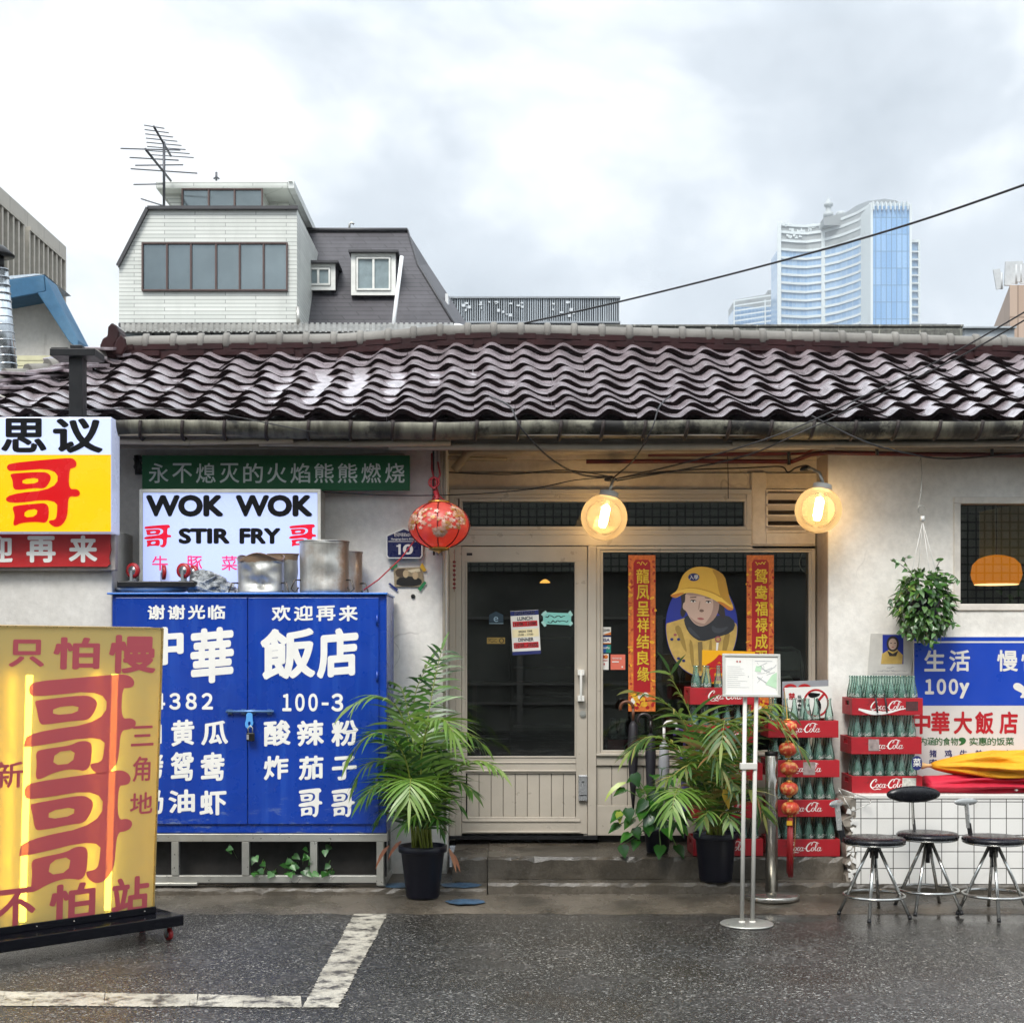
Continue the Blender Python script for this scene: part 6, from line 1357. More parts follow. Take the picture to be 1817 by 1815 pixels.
# pothos
def heart(mb, p, d, n, ln, wd, fold=.25, mi=0):
    d = d.normalized(); s = d.cross(n).normalized(); n = s.cross(d).normalized(); P_ = []
    out_ = [(0,0),(-.06,.30),(.08,.52),(.35,.50),(.65,.32),(.88,.12),(1.0,0)]
    mid = [p + d*ln*t - n*ln*.10*t*t for t in (0,.2,.45,.7,1.0)]
    L_ = [p + d*ln*t + s*wd*w_ + n*(wd*w_*fold - ln*.10*t*t) for t, w_ in ((-.05,.28),(.2,.52),(.45,.44),(.7,.24))]; R2 = [p + d*ln*t - s*wd*w_ + n*(wd*w_*fold - ln*.10*t*t) for t, w_ in ((-.05,.28),(.2,.52),(.45,.44),(.7,.24))]
    vs_ = mid+L_+R2; f = [(0,5,6,1),(1,6,7,2),(2,7,8,3),(3,8,4),(0,1,10,9),(1,2,11,10),(2,3,12,11),(3,4,12)]
    mb.add(vs_, f, mi, True)
c3 = Vector((sx(1167,-.52), -.50, .262)); P3 = thing('leafy_plant', 'glossy broad-leaved plant in a small dark pot beside the shop window', 'plant', c3); plant_pot(P3, c3, .095, .075, .16)
b = MB(); bs_ = MB(); b2 = MB(); s2 = MB(); rr = random.Random(77)
for (px, py, y_, ln) in ((1160,1375,-.62,.13),(1188,1385,-.66,.12),(1175,1362,-.6,.11),(1140,1400,-.66,.13),(1110,1400,-.62,.12),(1104,1440,-.62,.14),(1122,1452,-.66,.13),(1142,1435,-.72,.15),(1165,1420,-.76,.15),(1190,1430,-.74,.14),(1205,1410,-.66,.12),(1150,1465,-.76,.12),(1118,1478,-.7,.12),(1180,1470,-.78,.13),(1172,1500,-.74,.14),(1205,1465,-.70,.12),(1200,1500,-.66,.13),(1130,1490,-.66,.11),(1100,1462,-.6,.12),(1155,1395,-.7,.13),(1215,1440,-.6,.12),(1196,1370,-.58,.11),(1130,1380,-.56,.11)):
    p = W(px, py, y_); o_ = c3+Vector((0,0,.17)); d = (p-o_); d.z *= .3; d = d.normalized()+Vector((rr.uniform(-.4,.4),-.25,-.75)); heart(b, p, d, Vector((d.x*.3,-.6,.75)), ln*.9, ln*.6); bs_.tube([o_, o_.lerp(p,.5)+Vector((0,0,.07)), p], .0035, 5)
obj('foliage', b, L_dark, P3); obj('stems', bs_, pm('green_stem', C('#4a6b26'), .45), P3)
for k in range(26):
    p = W(1158+rr.gauss(0,26), 1425+rr.gauss(0,38), -.56-.2*rr.random()); heart(b2, p, Vector((rr.uniform(-.7,.7),-.3,-.8)), Vector((rr.uniform(-.4,.4),-.7,.6)), rr.uniform(.08,.12), rr.uniform(.055,.08)); s2.tube([c3+Vector((0,0,.16)), (c3+Vector((0,0,.2))).lerp(p,.6), p], .003, 4)
obj('foliage', b2, L_dark, P3); obj('stems', s2, pm('green_stem', 0), P3)
b = MB(); p = W(1098,1425,-.64); leaflet(b, W(1110,1388,-.62), Vector((-.5,-.1,.05)), Vector((0,-.8,.5)), .2, .035, 1.6, 0, 4); heart(b, W(1098,1440,-.66), Vector((.1,-.1,-1)), Vector((0,-1,0)), .08, .05); obj('yellowing_leaf', b, leaf_mat('lime_leaf', ['#8fa83a','#a9b64c']), P3)
# hanging plant on the white wall
c4 = W(1640,1068,-.60); P4 = thing('hanging_plant', 'bushy trailing plant in a basket hanging by a white hook on the wall', 'plant', c4)
b = MB(); b.lathe([(.06,-.10),(.085,-.08),(.115,.07),(.12,.08),(.11,.08)], c4, 24); obj('basket', b, M_pot, P4)
b = MB(); rr = random.Random(5)
for k in range(620):
    th, u_ = rr.uniform(0,6.283), rr.uniform(-1,1); r_ = rr.uniform(.80,1.06); s_ = math.sqrt(1-u_*u_); d = Vector((math.cos(th)*s_, math.sin(th)*s_, u_)); k_ = 1.0 if u_ > -.2 else 1+.12*math.sin(3*th)
    p = c4+Vector((d.x*.185*r_*k_, d.y*.17*r_, d.z*.225*r_-.01)); dd = Vector((d.x*.6+rr.gauss(0,.3), d.y*.6+rr.gauss(0,.25), -.55+.45*u_+rr.gauss(0,.3))); heart(b, p, dd, d+Vector((rr.gauss(0,.3),-.2,.5+rr.gauss(0,.3))), rr.uniform(.04,.072), rr.uniform(.03,.044))
stm = MB()
def strand(pts, n, ln=.045):
    q = [W(*p) for p in pts]; q = [Vector(v_) for v_ in catmull([tuple(p) for p in q], 8)]; stm.tube(q, .0022, 4)
    for k in range(n): i = int((k+.5)/n*(len(q)-1)); d = Vector((rr.uniform(-1,1), -.4, rr.uniform(-.9,.2))); heart(b, q[i], d, Vector((rr.uniform(-.3,.3),-.8,.5)), ln*rr.uniform(.6,1.2), ln*.6)
for pts, n in (([(1640,1110,-.74),(1648,1135,-.76),(1655,1140,-.76),(1651,1148,-.74)],5),([(1605,1105,-.7),(1598,1118,-.72),(1596,1126,-.72)],6),([(1660,1095,-.72),(1680,1100,-.74),(1700,1112,-.74)],7),([(1620,1020,-.72),(1596,1000,-.74),(1580,993,-.74)],6),([(1665,1015,-.7),(1690,1020,-.72),(1702,1032,-.72)],6),([(1600,1060,-.74),(1582,1064,-.76),(1579,1080,-.76)],5),([(1662,1080,-.74),(1672,1108,-.76),(1690,1106,-.76)],6),([(1622,1110,-.76),(1615,1128,-.78),(1600,1122,-.78)],5),([(1650,1105,-.78),(1658,1124,-.79),(1652,1146,-.78)],7),([(1660,1010,-.7),(1668,995,-.72),(1672,990,-.7)],4),([(1610,1005,-.72),(1604,992,-.72),(1612,988,-.7)],4)): strand(pts, n)
obj('foliage', b, L_hang, P4); obj('stems', stm, pm('brown_vine', C('#4a3a28'), .6), P4)
b = MB(); top = W(1637,925,-.6)
for dx_, dy_ in ((-.11,0),(.11,0),(.02,-.11),(-.02,.11)): b.tube([c4+Vector((dx_,dy_,.08)), top], .0022, 5)
b.tube([top, top+Vector((0,0,.035))], .014, 8); obj('hanger', b, pm('white_plastic_hanger', C('#cfcfcc'), .4), P4)
b = MB(); b.tube([W(1635+7*math.cos(a_),904+7*math.sin(a_),-.6) for a_ in [1.2+5.2*k/16 for k in range(17)]], .0025, 5); b.tube([W(1631,910,-.6), W(1629,900,-.6), W(1634,875,-.58), W(1636,840,-.55), W(1634,812,-.48), W(1630,822,-.5)], .0025, 5)
tag(obj('wire_hook', b, M_alu2), 'thin bent wire hook hanging from the red pipe on the white wall', 'hook')
# weeds beneath the cabinet
b = MB(); stm2 = MB(); rr = random.Random(15); root_ = W(500,1566,-.62)
for k in range(44):
    px, py = rr.uniform(452,590), 1560-abs(rr.gauss(0,1))*22; 
    if k < 6: px, py = rr.choice(((452,1520),(585,1500),(592,1520),(575,1530),(404,1505),(556,1525)))
    y_ = rr.uniform(-.93,-.80); p = W(px, min(max(py,1496),1548), y_); heart(b, p, Vector((rr.uniform(-1,1),-.5,rr.uniform(-.8,.3))), Vector((rr.uniform(-.4,.4),-.9,.6)), rr.uniform(.04,.065), rr.uniform(.035,.055))
    if k % 3 == 0: stm2.tube([Vector((p.x*.7+root_.x*.3, -.65, .1)), p+Vector((0,.06,.02)), p], .002, 4)
iv = thing('ground_weed', 'bright green heart-leaved weed growing under the blue cabinet', 'plant', root_); obj('foliage', b, L_ivy, iv); obj('stems', stm2, pm('green_stem', 0), iv)

# ================================================================== crates and bottles
_m = N('bottle_glass_green'); t = _m.n('ShaderNodeBsdfTransparent'); t.inputs[0].default_value = (.86,.96,.91,1); g_ = _m.n('ShaderNodeBsdfGlossy'); g_.inputs['Roughness'].default_value = .06; df = _m.n('ShaderNodeBsdfDiffuse'); df.inputs[0].default_value = (.26,.52,.41,1)
fr = _m.n('ShaderNodeFresnel'); fr.inputs[0].default_value = 1.5; x = _m.n('ShaderNodeMixShader'); x.inputs[0].default_value = .18; _m.l(t.outputs[0], x.inputs[1]); _m.l(df.outputs[0], x.inputs[2]); z_ = _m.n('ShaderNodeMixShader'); _m.l(_m.math('ADD', fr.outputs[0], .03), z_.inputs[0]); _m.l(x.outputs[0], z_.inputs[1]); _m.l(g_.outputs[0], z_.inputs[2]); _m.l(z_.outputs[0], _m.out.inputs[0]); M_bottle = _m.mat
def make_bottle():
    t = thing('glass_bottle', 'x', 'bottle'); b = MB(); b.lathe([(.0,.002),(.025,0),(.0285,.008),(.029,.04),(.0265,.075),(.0285,.10),(.0295,.12),(.027,.145),(.020,.175),(.0145,.20),(.0125,.225),(.0125,.233),(.0145,.236),(.0145,.246),(.011,.246)], (0,0,0), 14); obj('body', b, M_bottle, t, local=True)
    b = MB(); v, f = LOGO; xs = [p[0] for p in v]; ys = [p[1] for p in v]; w_ = max(xs)-min(xs); h_ = max(ys)-min(ys); vs_ = []
    for p in v: a_ = ((p[0]-min(xs))/w_-.5)*1.7; z = .105+((p[1]-min(ys))/h_)*.026; vs_.append((.0302*math.sin(a_), -.0302*math.cos(a_), z))
    b.add(vs_, f); b.flat = True; obj('lettering', b, I_white, t, local=True); return t
BT = make_bottle(); BT_used = [False]
def bottle(loc, zs, label, group):
    if not BT_used[0]: BT_used[0] = True; r = BT; r.location = loc; r['label'] = label; r['group'] = group
    else: r = dup(BT, loc, None, label, group)
    r.rotation_euler = (0, 0, rb_.uniform(-1.2, 1.2)); r.scale = (1, 1, zs)
rb_ = random.Random(99)
_m = N('red_crate_paint'); _c = _m.ramp(_m.noise(5, 5, .6), [(.3, C('#8d0f1b')), (.7, C('#a9121f'))]); _c = _m.mix(_m.ramp(_m.noise(11, 6, .75), [(.60, 0), (.72, .7)]), _c, C('#54181a')); _c = _m.mix(_m.ramp(_m.noise(30, 5, .8, off=(1,4,2), stretch=(.3,1,1)), [(.64, 0), (.72, .5)]), _c, C('#c08a80')); _m.set(Base_Color=_c, Roughness=.5); _m.bump(_m.noise(30,4,.6,stretch=(.2,1,1)), .2, .006); M_crate = _m.mat
CW, CD, CHH = .464, .31, .112
def make_crate():
    t = thing('bottle_crate', 'x', 'crate'); b = MB(); th = .014
    b.box((-CW/2,-CD/2,0), (CW/2,-CD/2+th,CHH)); b.box((-CW/2,CD/2-th,0), (CW/2,CD/2,CHH)); b.box((-CW/2+th,-CD/2+th,0.004), (CW/2-th,CD/2-th,.014))
    for s_ in (-1, 1):
        xa_, xb_ = sorted((s_*CW/2, s_*(CW/2-th))); b.box((xa_,-CD/2+th,0), (xb_,CD/2-th,.062)); b.box((xa_,-CD/2+th,.092), (xb_,CD/2-th,CHH)); b.box((xa_,-CD/2+th,.062), (xb_,-.055,.092)); b.box((xa_,.055,.062), (xb_,CD/2-th,.092))
    obj('body', b, M_crate, t, .0015, local=True)
    b = MB(); v, f = LOGO; xs = [p[0] for p in v]; ys = [p[1] for p in v]; w_ = max(xs)-min(xs); h_ = max(ys)-min(ys)
    for s_ in (1,): b.add([(((p[0]-min(xs))/w_-.5)*.225*s_, -(CD/2+.0012)*s_, .022+(p[1]-min(ys))/h_*.076) for p in v], f)
    b.flat = True; obj('lettering', b, I_white, t, local=True); return t
CR = make_crate(); CR_used = [False]
def crate(loc, rz, label, group):
    if not CR_used[0]: CR_used[0] = True; r = CR; r.location = loc; r.rotation_euler = (0,0,rz); r['label'] = label; r['group'] = group
    else: r = dup(CR, loc, rz, label, group)
    return r
def stack(pxs, yf, z0, pitch, names, grp, cols, rows_of, where, rots):
    res = []
    for i, px in enumerate(pxs):
        yy = yf+CD/2+rb_.uniform(-.004,.006); cx_ = sx(px, yf); z = z0+pitch*i; rz = rots[i]
        res.append(crate((cx_, yy, z), rz, names[i], grp)); M_ = Matrix.Rotation(rz, 3, 'Z')
        for (r_, c_) in rows_of[i]:
            p = M_ @ Vector(((c_-(cols-1)/2)*.0725, -CD/2+.05+r_*.0705, 0)); bottle((cx_+p.x, yy+p.y, z+.012), (pitch-.012)/.246 if i < len(pxs)-1 else 1.0, 'green glass bottle standing in the ' + where[i], 'green glass bottles in the ' + where[i])
    return res
full = [(r_, c_) for r_ in range(4) for c_ in range(6)]; front2 = [(r_, c_) for r_ in range(3) for c_ in range(6)]
SA = stack([1574.5,1573,1576], -.72, .6835, .2565, ['red wooden bottle crate at the bottom of the stack on the tiled counter', 'red wooden bottle crate in the middle of the stack on the tiled counter', 'red wooden bottle crate with a white stripe, topmost on the tiled counter'], 'bottle crates stacked on the tiled counter', 6, [front2, front2, full], ['lowest crate on the tiled counter', 'middle crate on the tiled counter', 'topmost crate on the tiled counter'], [R(-.6), R(.4), R(-1.2)])
SB = stack([1428,1429,1427,1426], -.69, .263, .2615, ['red bottle crate at the very bottom of the stack behind the lantern string', 'second lowest red bottle crate in the stack behind the lantern string', 'third red crate up behind the lantern string, grey tape over its lettering', 'topmost red bottle crate of the stack behind the lantern string, under the penguin sign'], 'bottle crates stacked behind the string of small lanterns', 6, [front2, front2, front2, [(0,0),(0,1),(1,2),(0,3),(1,4),(0,5),(2,0),(2,3)]], ['lowest crate behind the lantern string', 'second crate behind the lantern string', 'third crate behind the lantern string', 'top crate under the penguin sign'], [R(.4), R(-.5), R(.8), R(-.3)])
SC = stack([1292,1289,1291,1283,1286], -.67, .263, .2505, ['red bottle crate at the very bottom of the stack behind the potted palm', 'second lowest red bottle crate behind the potted palm', 'middle red bottle crate of the stack behind the potted palm', 'second highest red bottle crate behind the potted palm', 'topmost red bottle crate behind the potted palm, under the notice board'], 'bottle crates stacked behind the potted palm', 6, [front2[:12], front2[:12], front2[:12], front2, [(0,0),(0,1),(0,2),(0,4),(1,0),(1,3),(1,5),(2,1)]], ['lowest crate behind the potted palm', 'second crate behind the potted palm', 'middle crate behind the potted palm', 'fourth crate behind the potted palm', 'top crate behind the potted palm'], [R(.3), R(-.4), R(.5), R(-.6), R(.4)])
SI = stack([1135], .10, sz(1340,.10)+.001, .25, ['faded red bottle crate inside the shop window'], 'bottle crate inside the shop window', 6, [full], ['crate inside the shop window'], [R(0)])
b = MB(); b.box((sx(1063,.06), .06, .262), (sx(1300,.06), .5, sz(1340,.10))); tag(obj('window_shelf', b, M_innerd), 'dark low shelf just inside the shop window', 'shelf')
b = MB()
q_ = [(-.19,.040,.012),(-.10,.016,.026),(0,.018,.016),(.10,.042,.007),(.16,.045,.003)]; v, f = ribbon([(a_, c_, w_) for a_, c_, w_ in q_], n=5); b.add([(p[0], -CD/2-.0014, p[1]) for p in v], f); b.flat = True
obj('white_stripe', b, I_white, SA[2], local=True)
def patch(cr, x0, x1, z0, z1, m_, name):
    b = MB(); b.add([(x0,-CD/2-.002,z0),(x1,-CD/2-.002,z0),(x1,-CD/2-.002,z1),(x0,-CD/2-.002,z1)], [(0,1,2,3)]); b.flat = True; return obj(name, b, m_, cr, local=True)
M_gtape = pm('grey_tape_residue', C('#8e807c'), .45, 0, .35, 30); M_label = pm('paper_label', C('#b9b7ad'), .6, 0, .3, 60)
patch(SA[2], .12, .20, .03, .09, pm('dark_sticker_rest', C('#4b2a2b'), .5, 0, .4, 40), 'torn_sticker'); patch(SA[1], -.12, -.05, .022, .098, M_gtape, 'tape_patch'); patch(SA[0], .10, .19, .012, .10, M_label, 'paper_label'); patch(SB[2], -.01, .07, .015, .10, M_gtape, 'tape_patch')
b = MB(); 
for px in (1553, 1570): b.tube([W(px-1,1232,-.70), W(px+1,1240,-.735), W(px+3,1255,-.737), W(px+4,1264,-.735)], .006, 6)
tag(obj('rope', b, M_cable), 'black cord tied round the topmost crate on the tiled counter', 'cord')
# penguin sign among the bottles of the second stack
y = -.50; pg = thing('penguin_sign', 'white board with a black bird in a red prohibition ring on the top crate', 'sign', W(1436,1275,y))
b = MB(); b.pprism([(1392,1220),(1475,1217),(1480,1272),(1396,1276)], y, y+.008); obj('board', b, I_paper, pg)
b = MB(); pl = yplane(y)
poly(b, pl, ell(1448,1247,23,25,36), .001, 0, 0, (ell(1448,1247,19.5,21.5,36),)); poly(b, pl, [(1462,1228),(1465,1231),(1435,1266),(1432,1263)], .0012, 0)
poly(b, pl, [(1433,1231),(1440,1228),(1450,1230),(1456,1230),(1453,1235),(1443,1238),(1436,1237)], .0016, 1, 1); poly(b, pl, [(1446,1238),(1453,1240),(1458,1252),(1454,1266),(1449,1268),(1452,1254)], .0016, 1, 1); poly(b, pl, [(1440,1238),(1447,1240),(1451,1254),(1447,1266),(1438,1262),(1437,1248)], .0014, 2, 1)
poly(b, pl, [(1432,1250),(1436,1248),(1437,1252),(1433,1254)], .0016, 1)
write(b, '禁', pl, (1399,1229,1411,1241), .03, .0012, 0); column(b, '投喂食物', pl, (1415,1233,1422,1262), .02, .0012, 1)
obj('lettering', b, [I_red, I_black, I_paper], pg)
y = -.42; b = MB(); b.pprism([(1388,1209),(1470,1206),(1470,1270),(1388,1270)], y, y+.006); g2 = tag(obj('grey_board', b, I_grey), 'grey board with dark red lettering leaning behind the penguin sign', 'sign')
b = MB(); put(b, glyphs('OO', .05), yplane(y), (1390,1213,1440,1232)); obj('lettering', b, I_red, g2)
y = -.44; b = MB(); b.pprism([(1246,1153),(1340,1156),(1338,1215),(1245,1212)], y, y+.006); g3 = tag(obj('yellow_board', b, pm('yellow_board_paint', C('#d79a0c'), .4, 0, .06)), 'bright yellow board with a thick red character behind the top bottles', 'sign')
b = MB(); write(b, '合', yplane(y), (1252,1161,1300,1210), .05); obj('lettering', b, I_red, g3)

# ================================================================== stands in front
zb_ = 0
t = thing('notice_stand', 'white twin-pole floor stand holding a framed notice with a small map', 'sign stand', (sx(1325,-1.67), -1.67, 0)); M_wp = pm('white_pole', C('#c6c3bb'), .35, 0, .06)
b = MB(); c = Vector((sx(1325,-1.67), -1.67, .002)); b.lathe([(.157,0),(.158,.006),(.15,.011),(.02,.016),(0,.016)], c, 40); obj('base', b, M_alu2, t)
for px0, px1 in ((1322,1316.5),(1342,1335)): b = MB(); b.tube([W(px1,1636,-1.67), W(px0,1237,-1.67)], .0125, 12); b.lathe([(.02,0),(.02,.014),(.0126,.016)], W(px1,1638,-1.67), 14); obj('pole', b, M_wp, t)
b = MB(); b.pbox(1314, 1354, 1344, 1365, -1.69, -1.648); obj('clamp', b, M_wp, t, .003)
b = MB(); bp = Plane(W(1282,1236,-1.70)+Vector((0,0,0)), (1,0,-.012), (.012,.12,1)); 
def nb(mb, a0, a1, c0, c1, d0, d1): mb.obox(bp.at((a0+a1)/2,(c0+c1)/2,(d0+d1)/2), bp.u*(a1-a0)/2, bp.n*(d1-d0)/2, bp.v*(c1-c0)/2)
bw, bh = 103*K(-1.7), 77*K(-1.7)
nb(b, 0, bw, 0, .016, -.008, .010); nb(b, 0, bw, bh-.016, bh, -.008, .010); nb(b, 0, .016, .0162, bh-.0162, -.008, .010); nb(b, bw-.016, bw, .0162, bh-.0162, -.008, .010); obj('frame', b, pm('pale_frame', C('#bdbcb4'), .35, .3), t, .002)
b = MB(); nb(b, .012, bw-.012, .012, bh-.012, -.006, .003); obj('sheet', b, I_paper, t)
b = MB()
def gp(u0, v0): return bp.o + bp.u*u0*bw + bp.v*v0*bh + bp.n*.0045
def nrect(u0, v0, u1, v1, mi): b.add([gp(u0,v0), gp(u1,v0), gp(u1,v1), gp(u0,v1)], [(0,1,2,3)], mi)
rr = random.Random(3)
for i in range(11): nrect(.08, .70-i*.048, .08+rr.uniform(.18,.38), .705-i*.048, 0)
nrect(.24,.80,.27,.84,1); nrect(.29,.80,.32,.84,1); nrect(.44,.46,.455,.485,0); nrect(.52,.10,.522,.90,0)
for i in range(16): a_ = (rr.uniform(.54,.92), rr.uniform(.14,.78)); q_ = (a_[0]+rr.uniform(-.18,.18), a_[1]+rr.uniform(-.2,.2)); q_ = (min(.93,max(.54,q_[0])), min(.8,max(.12,q_[1]))); pa, pb_ = gp(*a_), gp(*q_); dd = (pb_-pa).normalized().cross(bp.n)*.0012; b.add([pa-dd, pa+dd, pb_+dd, pb_-dd], [(0,1,2,3)], 0)
b.add([gp(.74,.30), gp(.93,.20), gp(.94,.58), gp(.86,.52)], [(0,1,2,3)], 2); b.add([gp(.56,.60), gp(.66,.58), gp(.68,.72), gp(.58,.72)], [(0,1,2,3)], 2); nrect(.56,.83,.86,.84,0)
b.flat = True; obj('printing', b, [pm('pale_grey_print', C('#9da0a0'), .6), pm('faded_red_print', C('#a85a56'), .6), pm('map_green', C('#a5c2a2'), .6)], t)
t = thing('steel_bollard', 'polished steel queue post on a round base beside the lantern string', 'queue post', (sx(1369,-1.0), -1.0, .03)); M_st = pm('polished_steel', C('#a9a59d'), .18, .9, .1, 3)
c = Vector((sx(1369,-1.0), -1.0, .036)); b = MB(); b.lathe([(.170,0),(.176,.006),(.176,.026),(.168,.034),(.06,.042),(.042,.046)], c, 40); obj('base', b, M_st, t)
b = MB(); b.lathe([(.040,.04),(.040,.93),(.036,.934),(0,.934)], c, 24); obj('post', b, M_st, t); b = MB(); b.lathe([(.0405,.915),(.0425,.918),(.0425,.932),(.041,.940),(0,.942)], c, 24); obj('head', b, M_black, t)
# string of small lanterns
y = -1.02; t = thing('lantern_string', 'string of five little red pumpkin lanterns with a long red tassel', 'ornament', W(1400,1290,y)); M_lan = N('pumpkin_lantern'); M_lan.set(Base_Color=M_lan.ramp(M_lan.noise(38, 3, .5), [(.42, C('#b8371f')), (.52, C('#c4512c')), (.60, C('#d69a5a'))]), Roughness=.45); M_lan = M_lan.mat
for i, (px, py) in enumerate(((1398,1290),(1398,1329),(1400,1363),(1400,1399),(1402,1434))):
    b = MB(); c = W(px,py,y); NA = 40; vs_ = []
    for k in range(13):
        ph = .22+(math.pi-.44)*k/12
        for j in range(NA): th = 2*math.pi*j/NA; q_ = (1-.10*abs(math.cos(5*th))**4)*math.sin(ph)**.7; vs_.append(c+Vector((.058*q_*math.cos(th), .058*q_*math.sin(th), .043*math.cos(ph))))
    b.add(vs_, [(k*NA+j, k*NA+(j+1) % NA, (k+1)*NA+(j+1) % NA, (k+1)*NA+j) for k in range(12) for j in range(NA)], 0, True); o = obj('small_lantern', b, M_lan, t)
    b = MB(); b.lathe([(.020,.040),(.020,.052),(.012,.056)], c, 12); obj('collar', b, pm('lantern_brass', 0), o); b = MB(); b.lathe([(.014,-.056),(.020,-.052),(.020,-.040)], c, 12); obj('collar', b, pm('lantern_brass', 0), o)
b = MB(); b.tube([W(1392,1228,-.75), W(1396,1262,-.98), W(1398,1290,y), W(1400,1363,y), W(1402,1450,y)], .003, 6); b.tube([W(1412,1440,y), W(1410,1500,y-.01), W(1408,1530,y)], .0016, 5); obj('cord', b, pm('gold_cord', C('#a5813b'), .5, .2), t)
b = MB(); b.lathe([(.014,0),(.019,-.01),(.019,-.05),(.020,-.06)], W(1402,1449,y), 12); obj('tassel_cap', b, pm('tassel_red', C('#8a0f14'), .5), t)
b = MB(); rr = random.Random(8); c = W(1402,1465,y)
for k in range(60): a_ = rr.uniform(0,6.28); r_ = .018*math.sqrt(rr.random()); p = c+Vector((r_*math.cos(a_), r_*math.sin(a_), 0)); b.tube([p, p+Vector((rr.uniform(-.004,.004),0,-.15)), p+Vector((rr.uniform(-.010,.008),0,-.29-rr.uniform(0,.04)))], .0022, 4)
obj('tassel', b, pm('tassel_red', 0), t)
b = MB(); b.pbox(1396,1456,1406,1464,y-.022,y-.0195); obj('tassel_band', b, I_gold, t)
cable('short pale cord hanging inside the top right corner of the shop window', [(1425,978,.03),(1419,995,.03),(1421,1008,.03),(1431,1018,.03)], .004, 6, pm('pale_cord', C('#a59a88'), .6))
# umbrellas standing by the window
for (px, py, y_, mh, ms, label, flip) in ((1112,1246,-.16,'#5d3620','#17141a','closed dark umbrella with a curved brown wooden handle',1), (1190,1281,-.42,'#d0ccc8','#8f8f93','closed pale umbrella with a white hooked handle',-1), (1206,1292,-.38,'#5a4a8c','#4b3d77','closed purple umbrella with a small purple hook handle',1), (1143,1268,-.18,'#231c1c','#191820','closed black umbrella leaning behind the brown-handled one',1)):
    t = thing('closed_umbrella', label, 'umbrella', W(px,1500,y_), 'closed umbrellas standing by the shop window'); b = MB(); r_ = .045 if px != 1206 else .034
    c = W(px,py+10,y_); arc = [c+Vector((-flip*r_*math.cos(a_), 0, r_*math.sin(a_))) for a_ in [math.pi*k/9-.35 for k in range(11)]]; arc = arc[::-1] if flip < 0 else arc[::-1]
    end = arc[0]; b.tube(arc[::1], .011, 8); lo_ = arc[0] if True else arc[-1]; b.tube([arc[0], arc[0]+Vector((0,0,-.09))], .010, 8); obj('handle', b, pm('umbrella_handle_%d' % px, C(mh), .35), t)
    b = MB(); s0 = arc[0]+Vector((0,0,-.091)); b.lathe([(.012,-.0),(.03,-.03),(.038,-.15),(.028,-.4),(.006,-.62)], s0, 12); obj('canopy', b, pm('umbrella_cloth_%d' % px, C(ms), .6), t)

# ================================================================== tiled counter, stools, parasols
_m = N('white_square_tile'); br = _m.n('ShaderNodeTexBrick'); br.offset = 0; sxyz = _m.n('ShaderNodeSeparateXYZ'); cmb = _m.n('ShaderNodeCombineXYZ'); _m.l(_m.co(), sxyz.inputs[0]); _m.l(_m.math('ADD', sxyz.outputs[0], .065), cmb.inputs[0]); _m.l(_m.math('ADD', sxyz.outputs[2], .008), cmb.inputs[1]); _m.l(cmb.outputs[0], br.inputs['Vector'])
br.inputs['Scale'].default_value = 1; br.inputs['Brick Width'].default_value = .1055; br.inputs['Row Height'].default_value = .1085; br.inputs['Mortar Size'].default_value = .0026; br.inputs['Mortar Smooth'].default_value = .1
br.inputs['Color1'].default_value = C('#dcdad5')+(1,); br.inputs['Color2'].default_value = C('#cfcdc8')+(1,); br.inputs['Mortar'].default_value = C('#26231f')+(1,)
_m.set(Base_Color=_m.mix(_m.ramp(_m.noise(2.5, 6, .7), [(.55, 0), (.8, .35)]), br.outputs[0], C('#8b857a')), Roughness=_m.mix(br.outputs['Fac'], (.14,.14,.14), (.8,.8,.8))); _m.bump(_m.math('SUBTRACT', 1.0, br.outputs['Fac']), .5, .004); M_sq = _m.mat
YT = -.80; t = thing('tiled_counter', 'low counter of white square tiles with dark grout and a broken left end', 'counter', (sx(1660,YT), YT, .1)); xL, zT = sx(1519,YT), .683
b = MB(); b.box((xL, YT, .10), (5.0, -.37, zT-.0305)); obj('tiled_front', b, M_sq, t)
b = MB(); b.box((xL-.012, YT-.006, zT-.03), (5.0, -.365, zT)); obj('top', b, pm('counter_top_white', C('#cfccc5'), .3, 0, .1, 3), t, .006)
b = MB(); rr = random.Random(44); ns_ = 16; vs_ = []
for i in range(ns_+1):
    z = .08+(zT-.11)*i/ns_; w_ = .028+.055*abs(math.sin(i*.9+.5))*rr.uniform(.5,1)+.02*rr.random()
    vs_ += [(xL-w_, YT+.01+rr.uniform(-.008,.012), z), (xL-w_*.5, YT-.004+rr.uniform(-.01,.008), z), (xL-.0005, YT+.004, z), (xL-.0005, -.4, z), (xL-w_, -.4, z)]
fs = []
for i in range(ns_):
    for k in range(5): fs.append((i*5+k, i*5+(k+1) % 5, (i+1)*5+(k+1) % 5, (i+1)*5+k))
b.add(vs_, fs + [(0,1,2,3,4), tuple(ns_*5+k for k in range(5))]); obj('broken_end', b, plaster('crumbling_mortar', C('#8b8378'), C('#3f382f'), .9, False), t)
b = MB()
for i in range(34): z = rr.uniform(.1,.62); p = Vector((xL-rr.uniform(.0,.05), YT-rr.uniform(.0,.012), z)); b.obox(p, Vector((rr.uniform(.004,.018),0,rr.uniform(-.01,.01))), Vector((0,.004,0)), Vector((rr.uniform(-.006,.006),0,rr.uniform(.006,.02))))
obj('tile_chips', b, M_sq, t)
M_seat = pm('black_vinyl', (.004,.004,.006), .25, 0, .1, 12, spec=.35); M_chr = pm('stool_chrome', C('#b4b4b0'), .16, .95, .08, 6); M_backp = pm('pale_back_plate', C('#a9aba9'), .25, .5, .1, 8)
